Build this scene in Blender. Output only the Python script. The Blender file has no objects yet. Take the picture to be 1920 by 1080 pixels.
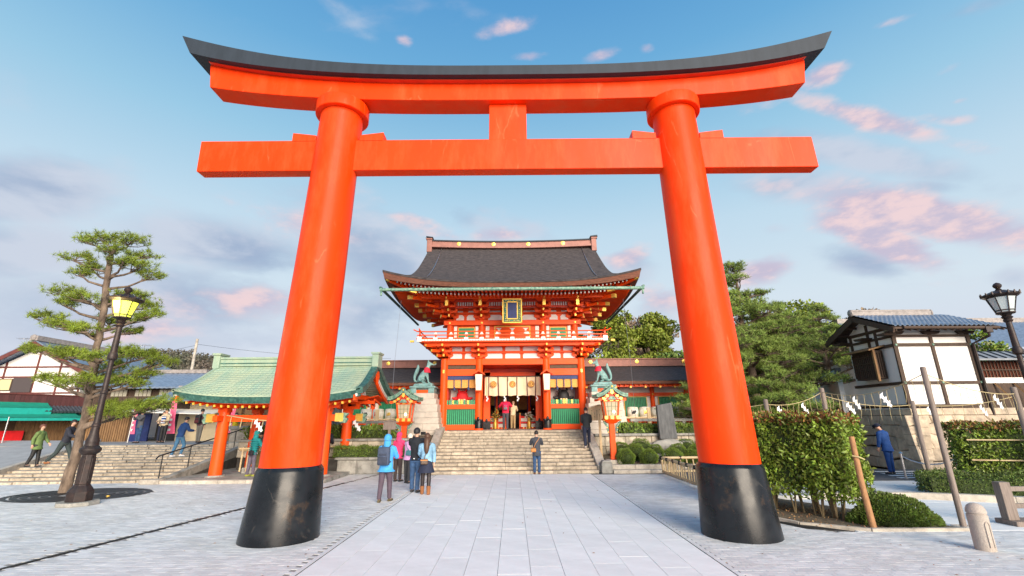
import bpy, bmesh, math, random
import numpy as np
from mathutils import Vector, Matrix, Quaternion
PI = math.pi
R = math.radians
S = bpy.context.scene
COL = S.collection
rnd = random.Random(11)
nrs = np.random.RandomState(5)

# ------------------------------------------------------------------ camera
EYE = 2.1
TH, RO, FP = R(16.2), R(0.45), 852.0
_f = np.array([0, math.cos(TH), math.sin(TH)])
_r = np.array([1.0, 0, 0])
_u = np.array([0, -math.sin(TH), math.cos(TH)])
_r2 = math.cos(RO) * _r - math.sin(RO) * _u
_u2 = math.cos(RO) * _u + math.sin(RO) * _r
cd = bpy.data.cameras.new('camera')
cam = bpy.data.objects.new('camera', cd)
COL.objects.link(cam)
m = Matrix.Identity(4)
for i in range(3):
    m[i][0], m[i][1], m[i][2] = _r2[i], _u2[i], -_f[i]
m[2][3] = EYE
cam.matrix_world = m
cd.sensor_width = 36
cd.lens = FP / 1920 * 36
cd.clip_start = 0.05
cd.clip_end = 3000
S.camera = cam


def ray(px, py):
    return _f * FP + _r2 * (px - 960) + _u2 * (540 - py)


def at(px, py, Y):
    """world point seen at a photograph pixel when it stands Y metres in front"""
    d = ray(px, py)
    return Vector(d * (Y / d[1])) + Vector((0, 0, EYE))


def gp(px, py, z=0.0):
    d = ray(px, py)
    return Vector(d * ((z - EYE) / d[2])) + Vector((0, 0, EYE))


# ------------------------------------------------------------------ light
SUN_EL, SUN_AZ = R(16), R(160)      # azimuth clockwise from +Y (ahead): behind the camera, to the right
SKY_STRENGTH = 0.1
S.view_settings.view_transform = 'Standard'
S.view_settings.look = 'None'
S.view_settings.gamma = 1
S.view_settings.use_curve_mapping = False
S.view_settings.exposure = 0.85
S.render.film_transparent = False
S.cycles.max_bounces = 6
S.cycles.diffuse_bounces = 3
S.cycles.glossy_bounces = 3
S.cycles.transmission_bounces = 4
S.cycles.transparent_max_bounces = 6

W = bpy.data.worlds.new('World')
S.world = W
W.use_nodes = True
nt = W.node_tree
nt.nodes.clear()
N = nt.nodes
L = nt.links


def _in(sock, v):
    if isinstance(v, (int, float)):
        sock.default_value = v
    elif isinstance(v, (tuple, list)):
        sock.default_value = v
    else:
        L.new(v, sock)


def wmath(op, a, b=0.0, c=None, clamp=False):
    n = N.new('ShaderNodeMath')
    n.operation = op
    n.use_clamp = clamp
    _in(n.inputs[0], a)
    _in(n.inputs[1], b)
    if c is not None:
        _in(n.inputs[2], c)
    return n.outputs[0]


def wdot(a, v):
    n = N.new('ShaderNodeVectorMath')
    n.operation = 'DOT_PRODUCT'
    L.new(a, n.inputs[0])
    n.inputs[1].default_value = v
    return n.outputs['Value']


def wmix(f, a, b):
    n = N.new('ShaderNodeMix')
    n.data_type = 'RGBA'
    n.clamp_factor = True
    _in(n.inputs[0], f)
    _in(n.inputs[6], a)
    _in(n.inputs[7], b)
    return n.outputs[2]


def wrange(v, a, b, c=0.0, d=1.0, smooth=True):
    n = N.new('ShaderNodeMapRange')
    n.interpolation_type = 'SMOOTHSTEP' if smooth else 'LINEAR'
    _in(n.inputs[0], v)
    n.inputs[1].default_value = a
    n.inputs[2].default_value = b
    n.inputs[3].default_value = c
    n.inputs[4].default_value = d
    return n.outputs[0]


tc = N.new('ShaderNodeTexCoord')
D = tc.outputs['Generated']
sep = N.new('ShaderNodeSeparateXYZ')
L.new(D, sep.inputs[0])
ez = sep.outputs[2]
sky = N.new('ShaderNodeTexSky')
sky.sky_type = 'NISHITA'
sky.sun_disc = False
sky.sun_elevation = SUN_EL
sky.sun_rotation = SUN_AZ
sky.altitude = 50
sky.air_density = 1.0
sky.dust_density = 0.6
sky.ozone_density = 2.0
ramp = N.new('ShaderNodeValToRGB')
L.new(wrange(ez, -0.05, 1.0, 0, 1, False), ramp.inputs[0])
cr = ramp.color_ramp
SK = 1 / (SKY_STRENGTH * 2 ** S.view_settings.exposure)


def srgb(r, g, b):
    def f(c):
        c /= 255.0
        return c / 12.92 if c <= 0.04045 else ((c + 0.055) / 1.055) ** 2.4
    return (f(r), f(g), f(b))


def skc(r, g, b, k=1.0):
    c = srgb(r, g, b)
    return (c[0] * SK * k, c[1] * SK * k, c[2] * SK * k, 1)


stops = [(0.0, (222, 215, 226)), (0.10, (216, 220, 234)), (0.22, (216, 230, 240)), (0.38, (196, 222, 239)),
         (0.52, (156, 204, 232)), (0.66, (110, 175, 221)), (0.78, (84, 153, 210)), (1.0, (66, 132, 196))]
while len(cr.elements) < len(stops):
    cr.elements.new(0.5)
for e, (p, c) in zip(cr.elements, stops):
    e.position = (p + 0.05) / 1.05
    e.color = (*srgb(*c), 1)
sc_ = N.new('ShaderNodeVectorMath')
sc_.operation = 'SCALE'
L.new(ramp.outputs[0], sc_.inputs[0])
sc_.inputs['Scale'].default_value = SK
base = wmix(0.96, sky.outputs[0], sc_.outputs[0])

# clouds: wispy noise everywhere plus the cloud banks that stand in this sky
nz = N.new('ShaderNodeTexNoise')
nz.inputs['Scale'].default_value = 5.0
nz.inputs['Detail'].default_value = 7
nz.inputs['Roughness'].default_value = 0.5
nz.inputs['Distortion'].default_value = 0.35
mp = N.new('ShaderNodeMapping')
mp.inputs['Scale'].default_value = (1.0, 1.0, 2.3)
L.new(D, mp.inputs[0])
L.new(mp.outputs[0], nz.inputs[0])
n1 = nz.outputs[0]
nz2 = N.new('ShaderNodeTexNoise')
nz2.inputs['Scale'].default_value = 14.0
nz2.inputs['Detail'].default_value = 6
nz2.inputs['Roughness'].default_value = 0.6
L.new(mp.outputs[0], nz2.inputs[0])
n2 = nz2.outputs[0]
nn = wmath('ADD', wmath('MULTIPLY', n1, 0.62), wmath('MULTIPLY', n2, 0.38))
nc = wmath('SUBTRACT', nn, 0.5)


def blob(px, py, rx, ry, ang=0.0, amp=1.0):
    """a soft ellipse in direction space, returns (mask, height coordinate)"""
    d = Vector(ray(px, py)).normalized()
    a = Vector(ray(px + math.cos(R(ang)) * 20, py - math.sin(R(ang)) * 20)).normalized() - d
    b = Vector(ray(px + math.sin(R(ang)) * 20, py + math.cos(R(ang)) * 20 * -1)).normalized() - d
    sa, sb = 20 / (a.length * rx), 20 / (b.length * ry)
    ea, eb = a.normalized() * sa, b.normalized() * sb
    # pull the centre out so that the far half of the sphere never matches
    x = wmath('SUBTRACT', wdot(D, ea), ea.dot(d))
    y = wmath('SUBTRACT', wdot(D, eb), eb.dot(d))
    r2 = wmath('ADD', wmath('MULTIPLY', x, x), wmath('MULTIPLY', y, y))
    front = wrange(wdot(D, d), 0.2, 0.5)
    m_ = wmath('MULTIPLY', wmath('MULTIPLY', wmath('EXPONENT', wmath('MULTIPLY', r2, -1.0)), front), amp)
    return m_, y


grey, pink = [], []
for args in [(40, 360, 230, 85, -12, 1.05), (20, 470, 260, 90, 0, .85), (430, 465, 210, 62, 8, 1.0), (280, 570, 420, 110, 0, .9), (330, 640, 600, 60, 0, .6),
             (720, 490, 150, 110, 20, .95), (690, 590, 150, 80, 0, .85), (880, 410, 70, 28, 15, .62), (1000, 432, 60, 24, 20, .6), (905, 395, 30, 16, 10, .5),
             (1600, 290, 240, 40, 24, .85), (1520, 350, 200, 42, 10, .8), (1620, 492, 95, 40, 15, .95), (1740, 350, 120, 22, 12, .7), (1640, 385, 130, 50, 10, .8), (1180, 500, 60, 42, 0, .85),
             (640, 20, 70, 30, 30, .42), (1840, 10, 110, 22, 0, .6), (1230, 580, 60, 50, 0, .65), (1900, 520, 60, 30, 0, .7), (1450, 430, 40, 16, 0, .45)]:
    grey.append(blob(*args)[0])
for args in [(1730, 405, 190, 52, 20, 1.25), (1650, 450, 95, 52, 25, 1.1), (1640, 225, 160, 30, 30, .8), (1790, 225, 90, 20, 18, .72), (1430, 508, 75, 34, -8, .95), (1380, 200, 150, 45, 10, .5), (1180, 478, 60, 28, -10, .8),
             (1235, 560, 80, 32, 10, .7), (950, 52, 75, 22, -10, .66), (988, 106, 42, 14, 0, .66), (1125, 104, 40, 15, -8, .66), (1213, 92, 20, 14, 0, .6),
             (757, 76, 22, 14, 0, .62), (1545, 140, 50, 28, 0, .8), (1680, 40, 60, 14, 0, .6), (1450, 350, 70, 22, 0, .5),
             (600, 430, 130, 36, 10, .6), (470, 560, 200, 50, -4, .72), (230, 620, 200, 40, 0, .6), (790, 420, 70, 30, 20, .6), (1780, 132, 40, 16, -20, .5), (1800, 190, 30, 10, 0, .55), (940, 440, 60, 18, 0, .6)]:
    pink.append(blob(*args)[0])


def maxi(v):
    o = v[0]
    for k in v[1:]:
        o = wmath('MAXIMUM', o, k)
    return o


G, P_ = maxi(grey), maxi(pink)
gen = wrange(n1, 0.60, 0.85, 0.0, 0.35)
dg = wrange(wmath('ADD', G, wmath('MULTIPLY', nc, 1.6)), 0.26, 0.95, 0, .88)
dp = wrange(wmath('ADD', P_, wmath('MULTIPLY', nc, 1.8)), 0.32, 0.88, 0, .9)
shade = wrange(wmath('ADD', wmath('MULTIPLY', n1, 0.8), wmath('MULTIPLY', n2, 0.2)), 0.38, 0.62)
gcol = wmix(shade, skc(150, 170, 202), skc(204, 212, 228))
pcol = wmix(wrange(n2, 0.4, 0.62), skc(200, 190, 212), skc(243, 214, 216))
c1 = wmix(gen, base, skc(214, 212, 226))
c2 = wmix(dg, c1, gcol)
c3 = wmix(dp, c2, pcol)
W.cycles.sampling_method = 'MANUAL'
W.cycles.sample_map_resolution = 256
bg = N.new('ShaderNodeBackground')
bg.inputs['Strength'].default_value = SKY_STRENGTH
L.new(c3, bg.inputs[0])
wo = N.new('ShaderNodeOutputWorld')
L.new(bg.outputs[0], wo.inputs[0])

sd = bpy.data.lights.new('sun', 'SUN')
sd.energy = 4.0
sd.angle = R(42)
sd.color = (1.0, 0.86, 0.70)
sun = bpy.data.objects.new('sun', sd)
COL.objects.link(sun)
sdir = Vector((math.sin(SUN_AZ) * math.cos(SUN_EL), math.cos(SUN_AZ) * math.cos(SUN_EL), math.sin(SUN_EL)))
sun.rotation_euler = sdir.to_track_quat('Z', 'Y').to_euler()
sun.location = (0, -20, 30)


# ------------------------------------------------------------------ helpers
def tag(o, label=None, cat=None, group=None, kind=None):
    if label: o['label'] = label
    if cat: o['category'] = cat
    if group: o['group'] = group
    if kind: o['kind'] = kind
    return o


def thing(name, label, cat, loc=(0, 0, 0), rz=0.0, group=None):
    o = bpy.data.objects.new(name, None)
    o.empty_display_size = 0.2
    COL.objects.link(o)
    o.location = loc
    o.rotation_euler = (0, 0, rz)
    return tag(o, label, cat, group)


def dup(o, parent=None, loc=None, rz=None, sc=None, label=None):
    c = o.copy()
    COL.objects.link(c)
    c.parent = parent
    if loc is not None: c.location = loc
    if rz is not None: c.rotation_euler = (0, 0, rz)
    if sc is not None: c.scale = sc if not isinstance(sc, (int, float)) else (sc, sc, sc)
    if label: c['label'] = label
    for ch in [k for k in KIDS.get(o.name, [])]:
        n_ = dup(ch, c)
    return c


KIDS = {}


def reg(o, parent):
    if parent is not None:
        o.parent = parent
        KIDS.setdefault(parent.name, []).append(o)


def link_mesh(name, me, parent=None, loc=None, rot=None):
    o = bpy.data.objects.new(name, me)
    COL.objects.link(o)
    if loc is not None: o.location = loc
    if rot is not None: o.rotation_euler = rot
    reg(o, parent)
    return o


class MB:
    def __init__(s):
        s.v = []
        s.f = []

    def add(s, vs, fs, M=None):
        o = len(s.v)
        if M is not None:
            vs = [M @ Vector(v) for v in vs]
        s.v += [tuple(v) for v in vs]
        s.f += [tuple(i + o for i in f) for f in fs]
        return s

    def box(s, x0, x1, y0, y1, z0, z1, M=None):
        vs = [(x0, y0, z0), (x1, y0, z0), (x1, y1, z0), (x0, y1, z0), (x0, y0, z1), (x1, y0, z1), (x1, y1, z1), (x0, y1, z1)]
        return s.add(vs, [(3, 2, 1, 0), (4, 5, 6, 7), (0, 1, 5, 4), (1, 2, 6, 5), (2, 3, 7, 6), (3, 0, 4, 7)], M)

    def cbox(s, c, sz, M=None):
        return s.box(c[0] - sz[0] / 2, c[0] + sz[0] / 2, c[1] - sz[1] / 2, c[1] + sz[1] / 2, c[2] - sz[2] / 2, c[2] + sz[2] / 2, M)

    def bar(s, a, b, w, h=None, up=(0, 0, 1)):
        a, b = Vector(a), Vector(b)
        h = w if h is None else h
        d = (b - a).normalized()
        upv = Vector(up)
        if abs(d.dot(upv)) > 0.98: upv = Vector((0, 1, 0))
        x = d.cross(upv).normalized()
        z = x.cross(d)
        vs = []
        for p in (a, b):
            for i, j in ((-1, -1), (1, -1), (1, 1), (-1, 1)):
                vs.append(p + x * (w / 2 * i) + z * (h / 2 * j))
        return s.add(vs, [(0, 1, 2, 3), (7, 6, 5, 4), (0, 4, 5, 1), (1, 5, 6, 2), (2, 6, 7, 3), (3, 7, 4, 0)])

    def tube(s, pts, rad, n=8, cap=True, ell=None):
        pts = [Vector(p) for p in pts]
        if isinstance(rad, (int, float)): rad = [rad] * len(pts)
        vs, fs = [], []
        prev = None
        for i, p in enumerate(pts):
            d = (pts[min(i + 1, len(pts) - 1)] - pts[max(i - 1, 0)])
            if d.length < 1e-9: d = Vector((0, 0, 1))
            d.normalize()
            if prev is None:
                a = Vector((0, 0, 1)) if abs(d.z) < 0.9 else Vector((1, 0, 0))
                x = (a - d * a.dot(d)).normalized()
            else:
                x = (prev - d * prev.dot(d))
                x = x.normalized() if x.length > 1e-6 else d.orthogonal().normalized()
            prev = x
            y = d.cross(x)
            for k in range(n):
                t = 2 * PI * k / n
                vs.append(p + (x * math.cos(t) + y * math.sin(t)) * rad[i])
        for i in range(len(pts) - 1):
            for k in range(n):
                a, b = i * n + k, i * n + (k + 1) % n
                fs.append((a, b, b + n, a + n))
        if cap:
            fs.append(tuple(reversed(range(n))))
            fs.append(tuple(range((len(pts) - 1) * n, len(pts) * n)))
        return s.add(vs, fs)

    def cyl(s, a, b, r0, r1=None, n=16):
        return s.tube([a, b], [r0, r0 if r1 is None else r1], n)

    def lathe(s, prof, n=24, c=(0, 0, 0), ph=0.0, sx=1.0, sy=1.0, cap=True, M=None):
        vs, fs = [], []
        for r_, z in prof:
            for k in range(n):
                t = 2 * PI * k / n + ph
                vs.append((c[0] + r_ * sx * math.cos(t), c[1] + r_ * sy * math.sin(t), c[2] + z))
        for i in range(len(prof) - 1):
            for k in range(n):
                a, b = i * n + k, i * n + (k + 1) % n
                fs.append((a, b, b + n, a + n))
        if cap:
            fs.append(tuple(reversed(range(n))))
            fs.append(tuple(range((len(prof) - 1) * n, len(prof) * n)))
        return s.add(vs, fs, M)

    def prism(s, poly, axis, t0, t1, M=None):
        """poly in the two remaining axes (order x<y<z), pushed along axis"""
        def mk(a, b, t):
            return {'x': (t, a, b), 'y': (a, t, b), 'z': (a, b, t)}[axis]
        n = len(poly)
        vs = [mk(a, b, t0) for a, b in poly] + [mk(a, b, t1) for a, b in poly]
        fs = [tuple(range(n)), tuple(reversed(range(n, 2 * n)))] + [(i, i + n, (i + 1) % n + n, (i + 1) % n) for i in range(n)]
        return s.add(vs, fs, M)

    def ball(s, c, r, n=12, m_=8, M=None):
        rx, ry, rz_ = (r, r, r) if isinstance(r, (int, float)) else r
        vs, fs = [(c[0], c[1], c[2] - rz_)], []
        for i in range(1, m_):
            t = PI * i / m_
            for k in range(n):
                p = 2 * PI * k / n
                vs.append((c[0] + rx * math.sin(t) * math.cos(p), c[1] + ry * math.sin(t) * math.sin(p), c[2] - rz_ * math.cos(t)))
        vs.append((c[0], c[1], c[2] + rz_))
        for k in range(n):
            fs.append((0, 1 + (k + 1) % n, 1 + k))
            for i in range(m_ - 2):
                a, b = 1 + i * n + k, 1 + i * n + (k + 1) % n
                fs.append((a, b, b + n, a + n))
            e = 1 + (m_ - 2) * n
            fs.append((e + k, e + (k + 1) % n, len(vs) - 1))
        return s.add(vs, fs, M)

    def grid(s, nu, nv, fn, thick=None, close=False):
        """sheet fn(u,v) 0..1; thick = vector (or function) giving the under side"""
        vs = [Vector(fn(i / nu, j / nv)) for j in range(nv + 1) for i in range(nu + 1)]
        w = nu + 1
        fs = [(j * w + i, j * w + i + 1, (j + 1) * w + i + 1, (j + 1) * w + i) for j in range(nv) for i in range(nu)]
        if thick is not None:
            k = len(vs)
            t = Vector(thick)
            vs2 = [v + t for v in vs]
            fs2 = [tuple(reversed([a + k for a in f])) for f in fs]
            rim = [(i, i + 1) for i in range(nu)] + [(j * w + nu, (j + 1) * w + nu) for j in range(nv)] + \
                  [(nv * w + i + 1, nv * w + i) for i in range(nu)] + [((j + 1) * w, j * w) for j in range(nv)]
            fs = fs + fs2 + [(b, a, a + k, b + k) for a, b in rim]
            vs = vs + vs2
        return s.add(vs, fs)

    def mesh(s, name, mat, smooth=0, fix=True):
        me = bpy.data.meshes.new(name)
        me.from_pydata(s.v, [], s.f)
        if fix:
            bm = bmesh.new()
            bm.from_mesh(me)
            bmesh.ops.recalc_face_normals(bm, faces=bm.faces)
            bm.to_mesh(me)
            bm.free()
        if mat: me.materials.append(mat)
        if smooth:
            me.shade_smooth()
            me.set_sharp_from_angle(angle=R(smooth))
        me.update()
        return me

    def build(s, name, mat, parent=None, loc=None, rot=None, smooth=0, bevel=0.0, sub=0, kind=None, label=None, cat=None, group=None, fix=True, seg=2):
        o = link_mesh(name, s.mesh(name, mat, smooth, fix), parent, loc, rot)
        if bevel:
            b = o.modifiers.new('bevel', 'BEVEL')
            b.width = bevel
            b.segments = seg
            b.limit_method = 'ANGLE'
            b.angle_limit = R(35)
        if sub:
            b = o.modifiers.new('sub', 'SUBSURF')
            b.levels = b.render_levels = sub
        return tag(o, label, cat, group, kind)


def npmesh(name, V, F, mat, smooth=False, mats=None, mi=None):
    """fast mesh: V (n,3), F (m,k) all faces with k corners"""
    me = bpy.data.meshes.new(name)
    V = np.asarray(V, dtype=np.float32)
    F = np.asarray(F, dtype=np.int32)
    me.vertices.add(len(V))
    me.vertices.foreach_set('co', V.ravel())
    k = F.shape[1]
    me.loops.add(F.size)
    me.loops.foreach_set('vertex_index', F.ravel())
    me.polygons.add(len(F))
    me.polygons.foreach_set('loop_start', np.arange(0, F.size, k, dtype=np.int32))
    for q in (mats or [mat]): me.materials.append(q)
    if mi is not None: me.polygons.foreach_set('material_index', np.asarray(mi, dtype=np.int32))
    me.update(calc_edges=True)
    me.validate()
    if smooth: me.shade_smooth()
    else: me.shade_flat()
    return me


# ------------------------------------------------------------------ materials
def M(name, col, rough=0.6, var=0.0, scale=4.0, col2=None, bump=0.0, bscale=None, metal=0.0, stretch=(1, 1, 1),
      orand=0.0, irand=0.0, coat=0.0, spec=0.5, detail=5, lo=0.35, hi=0.65, dirt_sheen=None, dscale=1.2, damt=0.5, coord='Object', rvar=0.0, dlo=.48, dhi=.68, cracks=None, emit=None, es=1.0, trans=0.0):
    m_ = bpy.data.materials.new(name)
    m_.use_nodes = True
    t = m_.node_tree
    b = t.nodes['Principled BSDF']
    lk = t.links
    b.inputs['Roughness'].default_value = rough
    b.inputs['Metallic'].default_value = metal
    b.inputs['Specular IOR Level'].default_value = spec
    if coat:
        b.inputs['Coat Weight'].default_value = coat
        b.inputs['Coat Roughness'].default_value = 0.15
    c4 = (*col, 1)
    b.inputs['Base Color'].default_value = c4
    out = None
    tcn = t.nodes.new('ShaderNodeTexCoord')
    mpn = t.nodes.new('ShaderNodeMapping')
    mpn.inputs['Scale'].default_value = stretch
    lk.new(tcn.outputs[coord], mpn.inputs[0])
    if var or col2:
        nzn = t.nodes.new('ShaderNodeTexNoise')
        nzn.inputs['Scale'].default_value = scale
        nzn.inputs['Detail'].default_value = detail
        nzn.inputs['Roughness'].default_value = 0.6
        lk.new(mpn.outputs[0], nzn.inputs[0])
        mr = t.nodes.new('ShaderNodeMapRange')
        mr.inputs[1].default_value = lo
        mr.inputs[2].default_value = hi
        lk.new(nzn.outputs[0], mr.inputs[0])
        mx = t.nodes.new('ShaderNodeMix')
        mx.data_type = 'RGBA'
        lk.new(mr.outputs[0], mx.inputs[0])
        a = tuple(max(0, c * (1 - var)) for c in col) if not col2 else col
        d = tuple(min(1, c * (1 + var)) for c in col) if not col2 else col2
        mx.inputs[6].default_value = (*a, 1)
        mx.inputs[7].default_value = (*d, 1)
        out = mx.outputs[2]
        if rvar:
            r2 = t.nodes.new('ShaderNodeMapRange')
            r2.inputs[1].default_value = 0.3
            r2.inputs[2].default_value = 0.7
            r2.inputs[3].default_value = max(0.05, rough - rvar)
            r2.inputs[4].default_value = min(1, rough + rvar)
            lk.new(nzn.outputs[0], r2.inputs[0])
            lk.new(r2.outputs[0], b.inputs['Roughness'])
    if dirt_sheen:
        n2_ = t.nodes.new('ShaderNodeTexNoise')
        n2_.inputs['Scale'].default_value = dscale
        n2_.inputs['Detail'].default_value = 8
        n2_.inputs['Roughness'].default_value = 0.7
        lk.new(mpn.outputs[0], n2_.inputs[0])
        mr = t.nodes.new('ShaderNodeMapRange')
        mr.inputs[1].default_value = dlo
        mr.inputs[2].default_value = dhi
        mr.inputs[4].default_value = damt
        lk.new(n2_.outputs[0], mr.inputs[0])
        mx = t.nodes.new('ShaderNodeMix')
        mx.data_type = 'RGBA'
        lk.new(mr.outputs[0], mx.inputs[0])
        if out: lk.new(out, mx.inputs[6])
        else: mx.inputs[6].default_value = c4
        mx.inputs[7].default_value = (*dirt_sheen, 1)
        out = mx.outputs[2]
    if cracks:
        nw = t.nodes.new('ShaderNodeTexNoise')
        nw.inputs['Scale'].default_value = 2.5
        nw.inputs['Detail'].default_value = 6
        lk.new(mpn.outputs[0], nw.inputs[0])
        av = t.nodes.new('ShaderNodeMix')
        av.data_type = 'RGBA'
        av.inputs[0].default_value = .22
        lk.new(mpn.outputs[0], av.inputs[6])
        lk.new(nw.outputs['Color'], av.inputs[7])
        vo = t.nodes.new('ShaderNodeTexVoronoi')
        vo.feature = 'DISTANCE_TO_EDGE'
        vo.inputs['Scale'].default_value = .75
        lk.new(av.outputs[2], vo.inputs['Vector'])
        m1 = t.nodes.new('ShaderNodeMapRange')
        m1.inputs[1].default_value = .002
        m1.inputs[2].default_value = .010
        m1.inputs[3].default_value = .16
        m1.inputs[4].default_value = 0
        lk.new(vo.outputs['Distance'], m1.inputs[0])
        m2 = t.nodes.new('ShaderNodeMapRange')
        m2.inputs[1].default_value = .53
        m2.inputs[2].default_value = .60
        lk.new(nw.outputs[0], m2.inputs[0])
        mm = t.nodes.new('ShaderNodeMath')
        mm.operation = 'MULTIPLY'
        lk.new(m1.outputs[0], mm.inputs[0])
        lk.new(m2.outputs[0], mm.inputs[1])
        mx = t.nodes.new('ShaderNodeMix')
        mx.data_type = 'RGBA'
        lk.new(mm.outputs[0], mx.inputs[0])
        if out: lk.new(out, mx.inputs[6])
        else: mx.inputs[6].default_value = c4
        mx.inputs[7].default_value = (*cracks, 1)
        out = mx.outputs[2]
    if orand or irand:
        hs = t.nodes.new('ShaderNodeHueSaturation')
        if out: lk.new(out, hs.inputs['Color'])
        else: hs.inputs['Color'].default_value = c4
        src = t.nodes.new('ShaderNodeObjectInfo').outputs['Random'] if orand else t.nodes.new('ShaderNodeNewGeometry').outputs['Random Per Island']
        k = orand or irand
        mr = t.nodes.new('ShaderNodeMapRange')
        mr.inputs[3].default_value = 1 - k
        mr.inputs[4].default_value = 1 + k
        lk.new(src, mr.inputs[0])
        lk.new(mr.outputs[0], hs.inputs['Value'])
        if irand:
            m3 = t.nodes.new('ShaderNodeMapRange')
            m3.inputs[3].default_value = 0.5 - k * 0.06
            m3.inputs[4].default_value = 0.5 + k * 0.03
            lk.new(src, m3.inputs[0])
            lk.new(m3.outputs[0], hs.inputs['Hue'])
        out = hs.outputs[0]
    if out: lk.new(out, b.inputs['Base Color'])
    if bump:
        nb = t.nodes.new('ShaderNodeTexNoise')
        nb.inputs['Scale'].default_value = bscale or scale * 4
        nb.inputs['Detail'].default_value = 6
        lk.new(mpn.outputs[0], nb.inputs[0])
        bp = t.nodes.new('ShaderNodeBump')
        bp.inputs['Strength'].default_value = min(1, bump)
        bp.inputs['Distance'].default_value = 0.03
        lk.new(nb.outputs[0], bp.inputs['Height'])
        lk.new(bp.outputs[0], b.inputs['Normal'])
    if emit:
        b.inputs['Emission Color'].default_value = (*emit, 1)
        b.inputs['Emission Strength'].default_value = es
    if trans:
        b.inputs['Transmission Weight'].default_value = trans
    return m_


m_verm = M('vermilion_paint', (0.92, 0.085, 0.004), .5, spec=.3, var=.07, scale=1.3, bump=.03, bscale=60, coat=.04, rvar=.08)
m_toriired = M('torii_vermilion', (0.90, 0.046, 0.0005), .46, spec=.16, var=.06, scale=.8, bump=.04, bscale=14, coat=.03, rvar=.1, dirt_sheen=(.78, .11, .03), dscale=1.4, damt=.45, detail=8, stretch=(1.6, 1.6, .4), cracks=(.92, .30, .14))
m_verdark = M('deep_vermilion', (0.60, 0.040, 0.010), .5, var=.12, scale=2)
m_roofblack = M('weathered_black_metal', (0.026, 0.035, 0.048), .6, var=.12, scale=1.6, bump=.05, bscale=30, spec=.3, stretch=(4, 4, .6))
m_lacq = M('black_lacquer', (0.008, 0.010, 0.013), .30, var=.3, scale=3, spec=.35, rvar=.12, dirt_sheen=(.26, .14, .055), dscale=1.3, damt=.4, dlo=.58, dhi=.78, cracks=(.16, .14, .12))  # brown smears paint a warm reflection, along with wear, into the black
m_white = M('white_plaster', (0.85, 0.83, 0.80), .8, var=.04, scale=1.1, bump=.05, bscale=18, dirt_sheen=(.70, .66, .60), dscale=1.1, damt=.35)
m_whitep = M('white_paint', (0.82, 0.80, 0.74), .6, var=.04)
m_gold = M('gold_leaf', (0.95, 0.60, 0.12), .38, var=.1, scale=8, metal=.55)
m_yellow = M('yellow_ochre_paint', (0.85, 0.50, 0.06), .5, var=.08)
m_green = M('green_lattice_paint', (0.02, 0.30, 0.13), .5, var=.12, scale=6)
m_greendk = M('dark_green_paint', (0.02, 0.10, 0.06), .5, var=.1)
m_bark_roof = M('cypress_bark_thatch', (0.026, 0.022, 0.024), .95, col2=(0.095, 0.078, 0.076), scale=4.5, bump=1.0, bscale=9, stretch=(1, 3.5, 3.5), detail=10, lo=.36, hi=.68)
m_bark_edge = M('bark_roof_edge', (0.16, 0.062, 0.038), .9, var=.3, scale=5, bump=.4, stretch=(1, 1, 8))
m_ridge = M('copper_brown_ridge', (0.27, 0.115, 0.09), .55, var=.15, scale=3, metal=.15)
m_copper = M('green_copper_sheet', (0.33, 0.46, 0.36), .6, col2=(0.46, 0.52, 0.36), scale=2.2, stretch=(1, .35, .35), orand=.06, detail=10, dirt_sheen=(.20, .38, .28), dscale=5, damt=.45)
m_copperdk = M('dark_verdigris', (0.022, 0.075, 0.065), .5, col2=(0.05, 0.15, 0.12), scale=4, detail=8, dirt_sheen=(.2, .5, .42), dscale=9, damt=.35)
m_verdi = M('verdigris_bronze', (0.13, 0.29, 0.29), .6, col2=(0.25, 0.42, 0.40), scale=4, dirt_sheen=(.10, .13, .11), dscale=5, damt=.7, bump=.2, bscale=20)
m_lantroof = M('lantern_copper_roof', (0.06, 0.17, 0.13), .55, col2=(0.28, 0.44, 0.32), scale=9, detail=8)
m_ped = M('cream_pedestal_stone', (0.60, 0.53, 0.45), .85, var=.08, scale=4, bump=.15, bscale=40, orand=.05, dirt_sheen=(.42, .36, .30), dscale=3, damt=.5)
m_stone = M('pale_granite', (0.50, 0.45, 0.38), .85, var=.14, scale=5, bump=.25, bscale=40, orand=.10, dirt_sheen=(.16, .14, .12), dscale=3.5, damt=.6)
m_step = M('step_granite', (0.50, 0.42, 0.32), .85, var=.2, scale=7, bump=.5, bscale=30, orand=.16, dirt_sheen=(.16, .13, .095), dscale=4.5, damt=.7)
m_stonegrey = M('grey_stone', (0.33, 0.32, 0.29), .85, var=.2, scale=3, bump=.3, bscale=30, orand=.12, dirt_sheen=(.07, .07, .06), dscale=2.5, damt=.7)
m_wallstone = M('rubble_stone', (0.48, 0.42, 0.33), .9, var=.2, scale=3.5, bump=.5, bscale=12, orand=.16, dirt_sheen=(.10, .10, .075), dscale=2.2, damt=.7)
m_basestone = M('castle_stone', (0.56, 0.45, 0.33), .9, var=.18, scale=2.5, bump=.6, bscale=9, orand=.15, dirt_sheen=(.12, .11, .10), dscale=2, damt=.55)
m_mortar = M('dark_joint', (0.06, 0.055, 0.05), .95, var=.3)
m_slab = M('pale_paving_slab', (0.80, 0.815, 0.81), .72, var=.05, scale=3, bump=.08, bscale=70, orand=.035, dirt_sheen=(.64, .645, .63), dscale=.9, damt=.55, detail=9)
m_paver = M('grey_paver', (0.66, 0.67, 0.67), .8, var=.07, scale=2.0, bump=.15, bscale=60, irand=.10, dirt_sheen=(.50, .48, .44), dscale=.7, damt=.5)
m_paver1 = M('grey_paver_single', (0.66, 0.67, 0.67), .8, var=.07, scale=2.0, bump=.15, bscale=60, orand=.10, coord='Object')
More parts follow.
